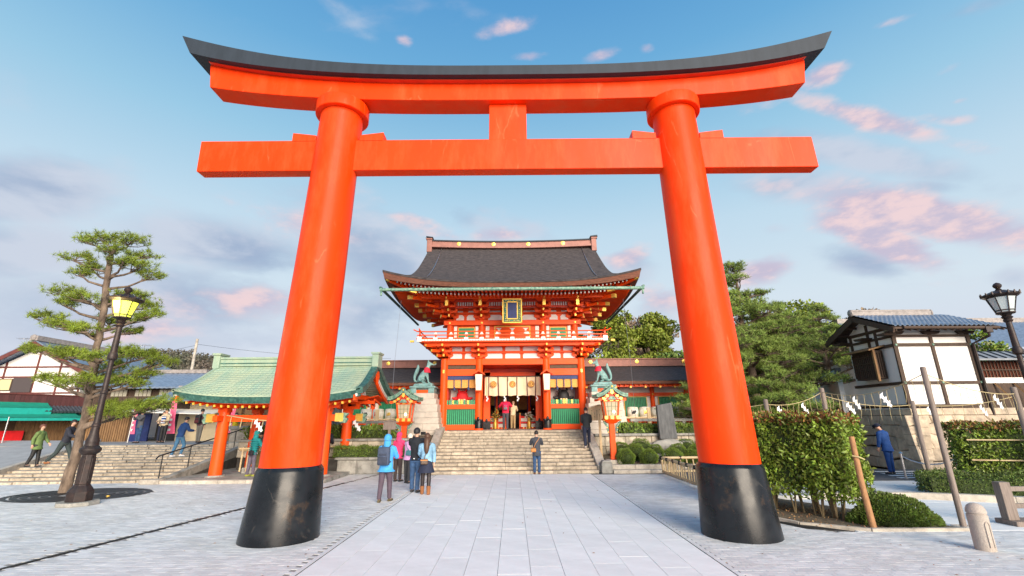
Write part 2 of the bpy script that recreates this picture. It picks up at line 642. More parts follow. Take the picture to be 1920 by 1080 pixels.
m_joint = M('paver_joint_sand', (0.26, 0.25, 0.24), .95, var=.2, scale=30)
m_ground = M('ground_asphalt', (0.16, 0.155, 0.15), .95, var=.2, scale=.6)
m_asph = M('asphalt', (0.075, 0.08, 0.09), .9, var=.15, scale=5, bump=.2, bscale=90)
m_roadwhite = M('road_marking_white', (0.75, 0.75, 0.75), .7, var=.1, scale=9)
m_ramp = M('ramp_concrete', (0.33, 0.33, 0.33), .85, var=.1, scale=2)
m_soil = M('soil', (0.10, 0.075, 0.05), .95, col2=(.2, .16, .10), scale=14, bump=.8, bscale=40)
m_iron = M('cast_iron_brown', (0.032, 0.023, 0.022), .5, var=.3, scale=10, metal=.3, bump=.1, bscale=60, dirt_sheen=(.075, .038, .028), dscale=6, damt=.5)
m_blackmetal = M('black_metal', (0.02, 0.02, 0.022), .45, metal=.4)
m_steel = M('brushed_steel', (0.55, 0.55, 0.56), .3, metal=.9, var=.06)
m_wood = M('weathered_board', (0.28, 0.16, 0.07), .8, col2=(.14, .075, .035), scale=5, stretch=(6, 6, .5), orand=.15, bump=.2, bscale=20)
m_wooddk = M('dark_timber', (0.045, 0.028, 0.020), .75, col2=(.085, .05, .032), scale=5, stretch=(5, 5, .7), bump=.2, orand=.12)
m_woodpale = M('pale_new_wood', (0.78, 0.58, 0.34), .65, col2=(.68, .47, .25), scale=4, stretch=(6, 6, .6))
m_woodgrey = M('grey_weathered_post', (0.26, 0.21, 0.18), .8, col2=(.17, .135, .115), scale=6, stretch=(6, 6, .5), bump=.25, orand=.1)
m_bamboo = M('dry_bamboo', (0.55, 0.43, 0.24), .5, col2=(.38, .27, .15), scale=5, orand=.12)
m_stake = M('orange_bark_stake', (0.44, 0.23, 0.10), .8, col2=(.30, .15, .07), scale=6, stretch=(3, 3, 1), bump=.3)
m_rtile = M('blue_grey_roof_tile', (0.16, 0.21, 0.29), .38, var=.2, scale=5, orand=.22, spec=.6)
m_rtiledk = M('dark_roof_tile', (0.05, 0.058, 0.07), .45, var=.2, scale=5, orand=.15)
m_ridgetile = M('ridge_tile', (0.28, 0.25, 0.235), .6, var=.25, scale=6)
m_darkroof = M('maroon_fascia', (0.085, 0.028, 0.028), .6, var=.2, scale=4, stretch=(5, 5, .5), orand=.15)
m_awning = M('green_awning', (0.01, 0.26, 0.17), .6, var=.1)
m_teal = M('teal_awning_trim', (0.01, 0.36, 0.30), .6, var=.1)
m_redcloth = M('red_cloth', (0.75, 0.015, 0.02), .7, var=.1, scale=6)
m_bib = M('crimson_bib', (0.70, 0.02, 0.05), .7, var=.15, scale=8)
m_pinkflag = M('pink_banner', (0.85, 0.13, 0.25), .7, var=.12, scale=3)
m_curtain = M('cream_curtain', (0.80, 0.64, 0.42), .8, var=.06, scale=3, bump=.1, bscale=8)
m_orangecloth = M('ochre_bamboo_blind', (0.78, 0.36, 0.08), .7, var=.12, scale=6, stretch=(1, 1, 8))
m_blue = M('indigo_brocade', (0.035, 0.055, 0.16), .7, var=.3, scale=20)
m_maroon = M('maroon_band', (0.10, 0.012, 0.02), .7)
m_crest = M('brown_crest', (0.30, 0.08, 0.015), .6)
m_navy = M('navy_panel', (0.012, 0.025, 0.12), .5, var=.2)
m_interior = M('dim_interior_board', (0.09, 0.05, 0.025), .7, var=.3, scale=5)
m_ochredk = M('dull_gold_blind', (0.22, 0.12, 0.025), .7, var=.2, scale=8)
m_black = M('soft_black', (0.012, 0.012, 0.014), .6)
m_glasslit = M('lit_lamp_glass', (0.7, 0.75, 0.15), .4, emit=(0.66, 0.76, 0.03), es=1.0)
m_glasscore = M('lamp_core', (1, 1, .8), .4, emit=(1.0, 0.95, 0.62), es=6)
m_glassoff = M('unlit_lamp_glass', (0.50, 0.58, 0.60), .15, var=.05, spec=.8)
m_lantglow = M('paper_lantern_glow', (0.42, 0.36, 0.24), .5, emit=(1.0, 0.75, 0.40), es=.07)
m_lantcore = M('lantern_bulb', (1, .9, .6), .4, emit=(1.0, 0.75, 0.35), es=3)
m_paperl = M('white_paper_lantern', (0.80, 0.70, 0.52), .7, var=.05, emit=(1, .8, .5), es=.12)
m_rope = M('straw_rope', (0.52, 0.42, 0.22), .9, var=.2, scale=30)
m_shide = M('white_folded_paper', (0.85, 0.85, 0.86), .7)
m_trunk = M('pine_bark', (0.23, 0.17, 0.125), .95, col2=(0.06, 0.042, 0.032), scale=6, stretch=(1, 1, .35), bump=1.0, bscale=12, detail=8)
m_trunk2 = M('grey_bark', (0.13, 0.10, 0.075), .95, col2=(0.06, 0.05, 0.04), scale=6, stretch=(1, 1, .4), bump=.6)
m_needle = M('pine_needles', (0.19, 0.26, 0.030), .55, irand=.35, var=.30, scale=1.1, spec=.3)
m_needle2 = M('dark_pine_needles', (0.19, 0.27, 0.055), .6, irand=.35, var=.40, scale=.8, spec=.3)
m_leaf = M('hedge_leaves', (0.165, 0.24, 0.028), .42, irand=.55, var=.28, scale=3, spec=.5)
m_leafred = M('young_red_leaves', (0.22, 0.10, 0.03), .5, irand=.5, spec=.4)
m_leafdk = M('azalea_leaves', (0.095, 0.145, 0.025), .5, irand=.45, var=.25, scale=3, spec=.4)
m_leafball = M('clipped_bush_leaves', (0.13, 0.20, 0.028), .55, irand=.45, var=.25, scale=2)
m_leaftree = M('broadleaf_yellow_green', (0.18, 0.225, 0.030), .55, irand=.4, var=.35, scale=.35, spec=.3)
m_leaftree2 = M('broadleaf_dark_green', (0.10, 0.155, 0.030), .55, irand=.4, var=.35, scale=.35, spec=.3)
m_leafbrown = M('bare_brown_crown', (0.24, 0.18, 0.12), .7, irand=.35, var=.3, scale=.3, spec=.2)
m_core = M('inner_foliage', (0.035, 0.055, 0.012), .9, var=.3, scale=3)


def bw(mb, name, mat, parent, **k):
    """build a part whose numbers are world coordinates under an unrotated thing"""
    return mb.build(name, mat, parent, loc=-parent.location, **k)


def struct(mb, name, mat, **k):
    return mb.build(name, mat, kind='structure', **k)


def wob(x, y, s=1.0, k=0.0):
    return math.sin(x * 1.7 * s + k) * .5 + math.sin(y * 2.3 * s + 1.3 + k) * .3 + math.sin((x + y) * 3.1 * s + k * 2) * .2


# ------------------------------------------------------------------ ground
struct(MB().grid(30, 30, lambda u, v: ((u - .5) * 1800, -300 + v * 1500, -0.06)), 'ground', m_ground)
struct(MB().box(-26, -3.12, -6, 18.0, -.2, -.005), 'paver_bed', m_joint)
struct(MB().box(-6.75, -3.12, 18.0, 20.15, -.2, -.0051), 'paver_bed', m_joint)
struct(MB().box(3.12, 26, -6, 9.66, -.2, -.0052).box(3.12, 6.2, 9.66, 19.7, -.2, -.0052), 'paver_bed', m_joint)

# central approach of long slabs, each laid singly
path = struct(MB().box(-3.12, 3.12, -6, 19.68, -.2, -.02), 'approach_path', m_joint)
slab_me = []
NC = 13
cw = 6.2 / NC
for k in range(3):
    ln = 0.93
    slab_me.append(MB().box(0.003, cw - .004, 0.0015, ln - .0015, -.05, 0).mesh('paving_slab', m_slab))
for c in range(NC):
    off = (c % 2) * .46 + (c % 3) * .11
    y = 3.6 - off
    while y < 19.66:
        ln = min(.93, 19.66 - y)
        if ln > .1 and y > 2.5:
            o = link_mesh('paving_slab', slab_me[0], path, (-3.1 + c * cw, y, rnd.uniform(-.0015, .0015)))
            if ln < .93: o.scale = (1, ln / .93, 1)
        y += .93
struct(MB().box(-3.1, 3.1, -6, 2.6, -.02, -.002), 'path_near_part', m_slab)

# small interlocking pavers: the nearest ones singly, the rest joined
PW, PD, PG = .20, .10, .004


def paver_geo(x, y, dz=0.0, odd=0):
    c_, a = (.018, 0.0) if odd else (0.0, .018)
    g = PG / 2
    top = [(x + g, y + g + c_), (x + PW / 2, y + g + a), (x + PW - g, y + g + c_), (x + PW - g, y + PD - g + c_), (x + PW / 2, y + PD - g + a), (x + g, y + PD - g + c_)]
    v = [(p[0], p[1], dz) for p in top] + [(p[0], p[1], -.05) for p in top]
    return v


PF = [(0, 1, 4, 5), (1, 2, 3, 4)] + [(i, i + 6, (i + 1) % 6 + 6, (i + 1) % 6) for i in range(6)]
tors = [(-4.40, 9.5), (4.26, 9.5)]
spots = []
yy = 2.0
row = 0
while yy < 20.05:
    for x0, x1 in ((-24.0, -3.2), (3.12, 24.0)):
        x = x0 - (row % 2) * PW / 2
        while x < x1:
            ok = abs(x) < 1.22 * yy + 2.2 and not (x0 < 0 and x + PW > -3.12) and not (x0 > 0 and x < 3.12)
            if x > 0 and yy > 9.55 and x > 6.0: ok = False
            if x < 0 and yy > 17.85 + (x + 13) * .05 and x < -12.9: ok = False
            if x < 0 and yy > 17.3 and -12.9 <= x < -6.72: ok = False
            if x < 0 and yy > 19.5 and x > -4.2: ok = False
            if x > 0 and yy > 19.3: ok = False
            if x < 0 and (x + 13.3) ** 2 / 3.6 + (yy - 15.1) ** 2 / 1.9 < 1: ok = False
            if x < 0 and abs(x + .1 - (-7.73 + (yy - 7.72) * .181)) < .13: ok = False
            if any((x + .1 - a) ** 2 + (yy + .05 - b) ** 2 < .64 ** 2 for a, b in tors): ok = False
            if ok: spots.append((x, yy, rnd.uniform(-.0012, .0012), row % 2))
            x += PW
    yy += PD
    row += 1
near = [s_ for s_ in spots if 6.7 < s_[1] and abs(s_[0]) < 1.0 * s_[1] and s_[1] < 8.2]
near.sort(key=lambda s_: s_[1])
near = set(near[:290])
pf = struct(MB().box(-3.2, -3.12, 3, 19.6, -.1, 0).box(3.12, 3.2, 3, 19.3, -.1, 0), 'paved_plaza', m_paver1)
one = [MB().add(paver_geo(0, 0, 0, q_), PF).mesh('paver', m_paver1, fix=False) for q_ in (0, 1)]
V, F_ = [], []
for s_ in spots:
    if s_ in near:
        link_mesh('paver', one[s_[3]], pf, s_[:3])
    else:
        b0 = len(V)
        V += paver_geo(*s_)
        F_ += [tuple(i + b0 for i in f) for f in PF]
tag(link_mesh('paver_field', npmesh('paver_field', V, F_, m_paver), pf), kind='stuff')

# drain channel and tree grate
dr = tag(MB().bar((-9.2, -.4, -.004), (-6.0, 17.3, -.004), .07, .03).build('drain_channel', m_blackmetal), 'long dark drain channel running across the left pavers past the black pillar foot', 'drain channel')
tg = thing('tree_grate', 'round dark iron grate set in the pavers around the pine trunk', 'tree grate', (-13.3, 15.1, 0))
for r0 in (.55, .8, 1.05, 1.3, 1.55, 1.8):
    MB().lathe([(r0, .0), (r0, .012), (r0 + .17, .012), (r0 + .17, 0)], 48, sx=1, sy=.72, cap=False).build('grate_ring', m_blackmetal, tg)
MB().lathe([(.0, -.02), (1.95, -.02)], 40, sy=.72, cap=False).build('grate_bed', m_soil, tg)
lf = MB()
for k in range(120):
    x, y = rnd.uniform(-14, 12), rnd.uniform(7, 17)
    if 5.9 < x: y = rnd.uniform(7, 9.4)
    a = rnd.uniform(0, 6)
    s_ = rnd.uniform(.015, .035)
    lf.add([(x - s_ * math.cos(a), y - s_ * math.sin(a), .006), (x + s_ * math.sin(a) * .5, y - s_ * math.cos(a) * .5, .012), (x + s_ * math.cos(a), y + s_ * math.sin(a), .008), (x - s_ * math.sin(a) * .5, y + s_ * math.cos(a) * .5, .014)], [(0, 1, 2, 3)])
lf.build('fallen_leaves', M('fallen_leaf', (.32, .14, .06), .8, irand=.4), kind='stuff')
tag(MB().lathe([(.0, .05), (.04, .052), (.05, .03), (.045, .008)], 10, c=(-12.0, 14.6, 0)).build('yellow_cup', m_gold, smooth=40), 'small yellow cup lying on the pavers right of the tree grate', 'litter')

# ------------------------------------------------------------------ great torii
T = thing('torii_gate', 'huge vermilion torii gate with black curved roof beam spanning the approach', 'torii gate', (-.07, 9.5, 0))
TX = -.07
for s in (-1, 1):
    bx, tx = TX + s * 4.29, TX + s * 4.04
    p = MB()
    p.tube([(bx, 9.5, 0.9), (bx, 9.5, 1.3), (bx * .5 + tx * .5 - (bx - tx) * .04, 9.5, 5.2), (tx, 9.5, 9.3)], [.563, .560, .522, .487], 64)
    bw(p, 'pillar', m_toriired, T, smooth=40)
    b = MB()
    zz = [(.705, 0), (.703, .05), (.61, 1.20), (.60, 1.225), (.562, 1.28)]
    b.lathe(zz, 64, c=(TX + s * 4.34, 9.5, 0), cap=True)
    b.v = [(x_ - s * .05 * z_, y_, z_) for x_, y_, z_ in b.v]
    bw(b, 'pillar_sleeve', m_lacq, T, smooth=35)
    c = MB().lathe([(.47, 9.19), (.60, 9.19), (.612, 9.205), (.615, 9.46), (.60, 9.50), (.3, 9.50)], 64, c=(tx, 9.5, 0))
    bw(c, 'pillar_collar', m_toriired, T, smooth=35)
    # wedges driven in beside the pillar
    for q in (-1, 1):
        xa = tx + q * .52
        xb = tx + q * 1.08
        w = MB().prism([(xa, 8.47), (xb, 8.47), (xb, 8.69 + .02), (xa, 8.64)], 'y', 9.36, 9.64)
        bw(w, 'wedge', m_toriired, T, bevel=.008)
n = MB().prism([(TX - 7.24, 7.70), (TX + 7.22, 7.70), (TX + 7.2, 8.50), (TX - 7.27, 8.50)], 'y', 9.36, 9.66)
bw(n, 'tie_beam', m_toriired, T, bevel=.012)
bw(MB().box(TX - .45, TX + .45, 9.40, 9.62, 8.5, 9.56), 'centre_strut', m_toriired, T, bevel=.012)


def cur(x, a, L_):
    return a * abs(x / L_) ** 3


def swept(x0, x1, prof_lo, prof_hi, y0, y1, slant=0.0, nseg=60, sec=None):
    mb = MB()
    vs, fs = [], []
    for i in range(nseg + 1):
        u = i / nseg
        x = x0 + (x1 - x0) * u
        lo, hi = prof_lo(x), prof_hi(x)
        k = abs(2 * u - 1)
        sl = slant * (1 if u > .5 else -1) * k ** 8
        sec_ = [(y0, lo, -sl), (y1, lo, -sl), (y1 - (.0 if sec is None else sec), hi, sl), (y0, hi, sl)] if sec is None else \
               [(y0, lo, -sl), (y1, lo, -sl), (y1, hi, sl), ((y0 + y1) / 2, hi + sec, sl), (y0, hi, sl)]
        for y, z, dx in sec_:
            vs.append((TX + x + dx, y, z))
    m_ = 4 if sec is None else 5
    for i in range(nseg):
        for k in range(m_):
            a, b_ = i * m_ + k, i * m_ + (k + 1) % m_
            fs.append((a, a + m_, b_ + m_, b_))
    fs.append(tuple(range(m_)))
    fs.append(tuple(reversed(range(nseg * m_, nseg * m_ + m_))))
    return mb.add(vs, fs)


bw(swept(-7.3, 7.3, lambda x: 9.50 + cur(x, .43, 7.3), lambda x: 10.12 + cur(x, .56, 7.3), 9.23, 9.77, .06), 'lower_lintel', m_toriired, T, smooth=30, bevel=.01)
bw(swept(-7.82, 7.82, lambda x: 9.99 + cur(x, .70, 7.82), lambda x: 10.25 + cur(x, 1.0, 7.95), 8.95, 10.05, .14, sec=.12), 'roof_beam', m_roofblack, T, smooth=30)
bw(swept(-7.34, 7.34, lambda x: 9.96 + cur(x, .66, 7.6), lambda x: 10.02 + cur(x, .70, 7.6), 9.1, 9.9, .06), 'dark_fillet', m_verdark, T)

# ------------------------------------------------------------------ stone steps up to the tower gate
ST = struct(MB().prism([(19.72, -.05), (23.9, 1.46), (24.0, 1.46), (24.0, -.05)], 'x', -3.44, 3.44), 'stone_stairs', m_mortar)
h_, d_ = .1235, .345
for k in range(13):
    y0 = 19.65 + k * d_
    x = -3.45
    while x < 3.44:
        w = min(rnd.uniform(.7, 1.35), 3.45 - x)
        if 3.45 - x - w < .3: w = 3.45 - x
        dy, dz = rnd.uniform(-.006, .006), rnd.uniform(-.004, .003)
        MB().box(x + .005, x + w - .005, y0 + dy, y0 + d_ + .05, k * h_ + .006, (k + 1) * h_ + dz).build('step_stone', m_step, ST, bevel=.012)
        x += w
struct(MB().box(-4.6, 4.6, 24.02, 34, -.05, 1.595), 'gate_landing', m_stone)
for s in (-1, 1):
    c = MB().prism([(19.95, .30), (23.75, 1.80), (24.2, 1.80), (24.2, 0), (19.95, 0)], 'x', s * 3.64 - .18, s * 3.64 + .18)
    cw_ = tag(c.build('stair_cheek', m_stone, bevel=.012), ('sloping pale stone cheek on the left side of the central steps', 'sloping pale stone cheek on the right side of the central steps')[s > 0], 'stone kerb', 'cheeks beside the central steps')
    p = MB().box(s * 3.78 - .22, s * 3.78 + .22, 19.6, 20.0, 0, .40)
    p.prism([(s * 3.78 - .22, .40), (s * 3.78 + .22, .40), (s * 3.78 + .15, .50), (s * 3.78 - .15, .50)], 'y', 19.6, 20.0)
    tag(p.build('end_stone', m_stonegrey, bevel=.03), ('squat weathered stone block at the foot of the left stair cheek', 'squat weathered stone block at the foot of the right stair cheek')[s > 0], 'stone block')
tag(MB().box(-.95, -.80, 22.1, 22.16, 1.0, 1.003).build('paper_scrap', m_shide), 'scrap of white paper lying on an upper step', 'litter') if False else None


def courses(parent, x0, x1, Y, z0, z1, rows, wlo, whi, mat, name='stone', depth=.25, batter=0.0, jit=.03, dirx=(1, 0), bev=.018, org=None, cop=None, proud=.03, fill=True):
    """irregular courses of single stones; the face stands at Y (or along dirx from org) and looks to -y"""
    ux, uy = dirx
    nx, ny = uy, -ux
    ox, oy = org if org else (0, Y)
    seed = rnd.uniform(0, 50)
    hs = [rnd.uniform(.8, 1.2) for _ in range(rows)]
    tot = sum(hs)
    zs = [z0]
    for q in hs: zs.append(zs[-1] + q / tot * (z1 - z0))

    def line(r_, u):
        if r_ in (0, rows): return zs[r_]
        return zs[r_] + jit * (math.sin(u * 2.7 + r_ * 5 + seed) + .6 * math.sin(u * 6.1 + r_ * 3 + seed * 2))

    def P(u, z, d):
        b = batter * (z - z0)
        return (ox + ux * u + nx * (d - b), oy + uy * u + ny * (d - b), z)
    for r_ in range(rows):
        u = x0
        tilt0 = 0.0
        while u < x1 - .01:
            w = rnd.uniform(wlo, whi)
            if x1 - u - w < wlo * .7: w = x1 - u
            t1 = rnd.uniform(-jit, jit) * 1.5 if u + w < x1 - .01 else 0
            g = .006
            pr = rnd.uniform(0, proud)
            a, b = u + g, u + w - g
            pts = [(a - tilt0, line(r_, a) + g), (b - t1, line(r_, b) + g), (b + t1, line(r_ + 1, b) - g), (a + tilt0, line(r_ + 1, a) - g)]
            c = .16
            mid = (sum(p[0] for p in pts) / 4, sum(p[1] for p in pts) / 4)
            vs = [P(p[0], p[1], -depth) for p in pts] + [P(p[0], p[1], pr * .2) for p in pts] + \
                 [P(p[0] + (mid[0] - p[0]) * c, p[1] + (mid[1] - p[1]) * c, pr + .012) for p in pts]
            fs = []
            for j in range(4):
                k = (j + 1) % 4
                fs.append((j, k, k + 4, j + 4))
                fs.append((j + 4, k + 4, k + 8, j + 8))
            fs += [(8, 9, 10, 11), (3, 2, 1, 0)]
            MB().add(vs, fs).build(name, mat, parent)
            tilt0 = t1
            u += w


# terraces, retaining walls --------------------------------------------------
struct(MB().box(3.85, 30, 23.05, 60, -.05, 1.40).box(-12, -3.85, 21.05, 60, -.05, 1.38).box(-8, -3.85, 20.25, 21.04, -.05, .62), 'terrace', m_soil)
rw = thing('retaining_wall', 'rubble stone retaining wall behind the round bushes right of the steps', 'stone wall', (3.85, 22.8, 0))
bw(MB().box(3.86, 15.5, 22.98, 23.04, 0, 1.38), 'wall_core', m_mortar, rw)
rw2 = thing('wall_coping_group', '', '', (0, 0, 0)) if False else None


def wcourses(th, *a, **k):
    n0 = len(KIDS.get(th.name, []))
    courses(th, *a, **k)
    for o in KIDS[th.name][n0:]: o.location = -th.location


wcourses(rw, 3.86, 12.4, 22.75, .10, .85, 2, .3, .6, m_wallstone, jit=.05, proud=.06)
wcourses(rw, 3.86, 12.4, 22.75, .855, 1.33, 1, .28, .6, m_wallstone, jit=.02)
x = 3.86
while x < 12.4:
    w = rnd.uniform(.9, 1.5)
    bw(MB().box(x + .005, min(x + w, 12.4) - .005, 22.62, 23.05, 1.335, 1.44 + rnd.uniform(-.004, .004)), 'coping_stone', m_stonegrey, rw, bevel=.015)
    x += w
lw = thing('retaining_wall', 'two tier stone retaining wall left of the steps behind the group of visitors', 'stone wall', (-7, 20.2, 0))
bw(MB().box(-8, -3.86, 20.22, 20.26, 0, .6).box(-12, -3.86, 21.02, 21.06, 0, 1.36), 'wall_core', m_mortar, lw)
wcourses(lw, -7.3, -3.9, 20.1, 0, .56, 1, .7, 1.4, m_stonegrey, jit=.01)
wcourses(lw, -12, -3.9, 20.92, .62, 1.27, 2, .4, .9, m_wallstone, jit=.02)
for x0_, x1_, y_, z_, w_ in ((-7.4, -3.9, 20.0, .565, .3), (-12, -3.9, 20.8, 1.275, .3)):
    x = x0_
    while x < x1_:
        w = min(rnd.uniform(.9, 1.6), x1_ - x)
        bw(MB().box(x + .005, x + w - .005, y_, y_ + w_, z_, z_ + .09), 'coping_stone', m_stonegrey, lw, bevel=.012)
        x += w
# low kerbs of the garden right of the steps
gk = thing('garden_kerb', 'long low stone kerb in two steps below the round bushes', 'stone kerb', (8, 19.6, 0))
for z0_, z1_, y0_, y1_ in ((0, .13, 19.55, 19.9), (.13, .30, 19.9, 20.2)):
    x = 4.02
    while x < 9.6:
        w = min(rnd.uniform(.9, 1.5), 9.6 - x)
        if y0_ > 19.8 and x < 5.0: w = .98
        bw(MB().box(x + .004, x + w - .004, y0_, y1_, z0_, z1_), 'kerb_stone', m_stone, gk, bevel=.012)
        x += w
struct(MB().add([(3.9, 20.2, .26), (12.4, 20.2, .26), (12.4, 22.8, .5), (3.9, 22.8, .5), (3.9, 20.2, -.05), (12.4, 20.2, -.05), (12.4, 22.8, -.05), (3.9, 22.8, -.05)],
                [(0, 1, 2, 3), (0, 4, 5, 1), (1, 5, 6, 2), (0, 3, 7, 4)]), 'garden_bed', m_soil)
for x0_, x1_ in ((6.0, 8.2), (8.6, 10.6)):
    bw(MB().box(x0_, x1_, 21.3, 21.55, .3, .62), 'kerb_stone', m_stonegrey, gk, bevel=.03)

# upper left forecourt, the broad left stairs
struct(MB().box(-60, -12.0, 24.1, 60, -.05, 1.06), 'upper_forecourt', m_ramp)
lsb = struct(MB().prism([(17.9, -.08), (24.0, .90), (24.2, .90), (24.2, -.1)], 'x', -40, -12.6), 'left_stairs', m_mortar)
NS = 13
tr_, rs_ = 6.3 / NS, 1.06 / NS
for k in range(NS):
    x = -27.0
    while x < -12.95:
        w = rnd.uniform(.75, 1.35) if x > -21.0 else rnd.uniform(1.4, 2.4)
        w = min(w, -12.95 - x)
        if -12.95 - x - w < .3: w = -12.95 - x
        y0 = 17.9 + (x + 13) * .05 + k * tr_ + rnd.uniform(-.005, .005)
        MB().box(x + .006, x + w - .006, y0, y0 + tr_ + .12, k * rs_ + .004 - .03, (k + 1) * rs_ + rnd.uniform(-.003, .003)).build('step_stone', m_step, lsb, bevel=.01)
        x += w
# ramp road climbing at far left over the stairs
struct(MB().add([(-40, 17.0, .02), (-19.6, 17.4, .16), (-21.2, 24.3, 1.26), (-40, 26, 1.3), (-40, 17, -.1), (-19.6, 17.4, -.1), (-21.2, 24.3, -.1), (-40, 26, -.1)],
                [(0, 1, 2, 3), (0, 4, 5, 1), (1, 5, 6, 2), (2, 6, 7, 3)]), 'ramp_road', m_ramp)
tag(MB().add([(-19.6, 17.4, .0), (-19.35, 17.4, .0), (-20.95, 24.3, 1.0), (-21.2, 24.3, 1.0), (-19.6, 17.4, .22), (-19.35, 17.4, .22), (-20.95, 24.3, 1.32), (-21.2, 24.3, 1.32)],
             [(3, 2, 1, 0), (4, 5, 6, 7), (0, 1, 5, 4), (1, 2, 6, 5), (2, 3, 7, 6), (3, 0, 4, 7)]).build('ramp_kerb', m_stone), 'pale kerb edging the grey ramp at the left of the broad stairs', 'kerb')
# stair side wall with the handrail
sw = tag(MB().prism([(17.7, 0), (17.7, .12), (24.1, 1.32), (24.1, 0)], 'x', -12.94, -12.66).build('stair_side_wall', m_stonegrey, bevel=.02), 'sloping grey stone side wall on the right of the broad left stairs', 'stone wall')
tag(MB().box(-13.3, -12.6, 17.35, 17.75, 0, .16).build('end_stone', m_stone, bevel=.03), 'low flat stone at the foot of the left handrail', 'stone block')
hr = thing('handrail', 'dark metal handrail climbing the right side of the broad left stairs', 'handrail', (-13.15, 17.8, 0))
pts = []
for k, y in enumerate((18.1, 19.6, 21.1, 22.6, 24.0)):
    z = .05 + (y - 17.9) * .165
    bw(MB().cyl((-13.15, y, z), (-13.15, y, z + .86), .022, n=8), 'post', m_blackmetal, hr, smooth=40)
    pts.append((-13.15, y, z + .86))
bw(MB().tube([(-13.15, 17.8, pts[0][2] - .12), (-13.15, 17.9, pts[0][2] - .03)] + pts, .026, 8), 'rail', m_iron, hr, smooth=40)

# right-hand side: white slab walk, kerb, pavers, road
struct(MB().box(6.2, 30, 9.62, 13.3, -.2, -.03), 'walk_bed', m_joint)
wk = struct(MB().box(6.2, 30, 9.60, 9.66, -.1, 0), 'side_walk', m_slab)
sm = MB().box(.004, .896, .004, .596, -.04, 0).mesh('paving_slab', m_slab)
for j in range(6):
    for i in range(14):
        link_mesh('paving_slab', sm, wk, (6.6 + i * .9 + (j % 2) * .0, 9.68 + j * .6, rnd.uniform(-.001, .001)))
kb = thing('walk_kerb', 'curved pale kerb in front of the low hedge on the right', 'kerb', (12, 13.3, 0))
kp = [(8.2, 13.3), (9.4, 13.32), (10.6, 13.3), (11.5, 13.0), (12.6, 12.5), (13.8, 12.0), (15.5, 11.4), (18, 10.8)]
for a, b in zip(kp[:-1], kp[1:]):
    bw(MB().bar((a[0], a[1], .05), (b[0], b[1], .05), .2, .22), 'kerb_stone', m_stone, kb, bevel=.015)
struct(MB().box(6.3, 15.5, 13.4, 18.2, -.1, .08), 'raised_paving', m_paver1)
struct(MB().box(6, 60, 16.2, 19.4, -.1, .10), 'road', m_asph)
for k in range(4):
    MB().box(13.2 + k * .2, 17.8, 16.7 + k * .62, 16.9 + k * .62, .1, .106).build('road_marking', m_roadwhite, kind='structure')
# bed under the big hedge with its white kerb
struct(MB().prism([(5.0, 13.4), (5.05, 12.2), (5.9, 10.3), (6.9, 9.75), (8.65, 9.72), (8.2, 11.2), (7.0, 13.4)], 'z', -.02, .035), 'hedge_bed', m_soil)
bk = thing('bed_kerb', 'thin white kerb round the soil bed of the big hedge', 'kerb', (7, 9.7, 0))
for a, b in (((4.95, 12.2), (5.85, 10.28)), ((5.85, 10.28), (6.85, 9.68)), ((6.85, 9.68), (8.7, 9.66))):
    bw(MB().bar((a[0], a[1], .01), (b[0], b[1], .01), .09, .09), 'kerb_stone', m_stone, bk)
tag(MB().prism([(5.3, 10.9), (5.75, 9.9), (6.5, 9.62), (5.95, 10.2)], 'z', .004, .012).build('drain_mat', m_black), 'dark rubber drain mat beside the right black pillar foot', 'mat')


# ------------------------------------------------------------------ two storeyed tower gate
G_ = thing('tower_gate', 'two storeyed vermilion tower gate with dark bark roof above the central steps', 'temple gate', (0, 25, 1.6))
XC = [-3.72, -1.82, 1.82, 3.72]
for i, x in enumerate(XC):
    for Y in (25.0, 27.2, 29.4):
        if Y > 26 and i in (1, 2): continue
        bw(MB().lathe([(.24, 1.6), (.24, 1.68), (.205, 1.69), (.195, 5.3)], 24, c=(x, Y, 0)), 'column', m_verm, G_, smooth=35)
for x in (-1.82, 1.82):
    sh = MB().lathe([(.225, 1.69), (.225, 2.12), (.215, 2.14)], 24, c=(x, 25, 0))
    sh.ball((x, 24.78, 2.17), (.075, .03, .12), 12, 6).ball((x - .13, 24.80, 2.10), (.05, .03, .07), 8, 5).ball((x + .13, 24.80, 2.10), (.05, .03, .07), 8, 5)
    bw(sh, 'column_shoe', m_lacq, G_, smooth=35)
for x in (-2.32 + .9, 2.32 - .9):
    pass
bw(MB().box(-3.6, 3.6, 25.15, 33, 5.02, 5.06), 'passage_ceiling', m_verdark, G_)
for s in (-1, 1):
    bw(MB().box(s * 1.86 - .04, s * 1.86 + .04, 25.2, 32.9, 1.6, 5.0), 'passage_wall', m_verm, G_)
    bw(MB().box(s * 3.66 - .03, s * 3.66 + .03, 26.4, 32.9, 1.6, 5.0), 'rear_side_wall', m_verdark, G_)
# inner door jambs and lintel
for s in (-1, 1):
    bw(MB().box(s * 1.50 - .19, s * 1.50 + .19, 26.9, 27.3, 1.6, 4.9), 'door_jamb', m_verm, G_, bevel=.01)
    sh = MB().box(s * 1.50 - .2, s * 1.50 + .2, 26.86, 27.34, 1.6, 2.05)
    sh.ball((s * 1.5, 26.85, 2.08), (.07, .03, .11), 12, 6)
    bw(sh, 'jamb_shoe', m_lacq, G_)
bw(MB().box(-1.7, 1.7, 26.9, 27.25, 4.42, 4.78), 'inner_lintel', m_verm, G_, bevel=.01)
bw(MB().box(-1.7, 1.7, 27.0, 27.2, 4.78, 5.3), 'inner_panel', m_verdark, G_)
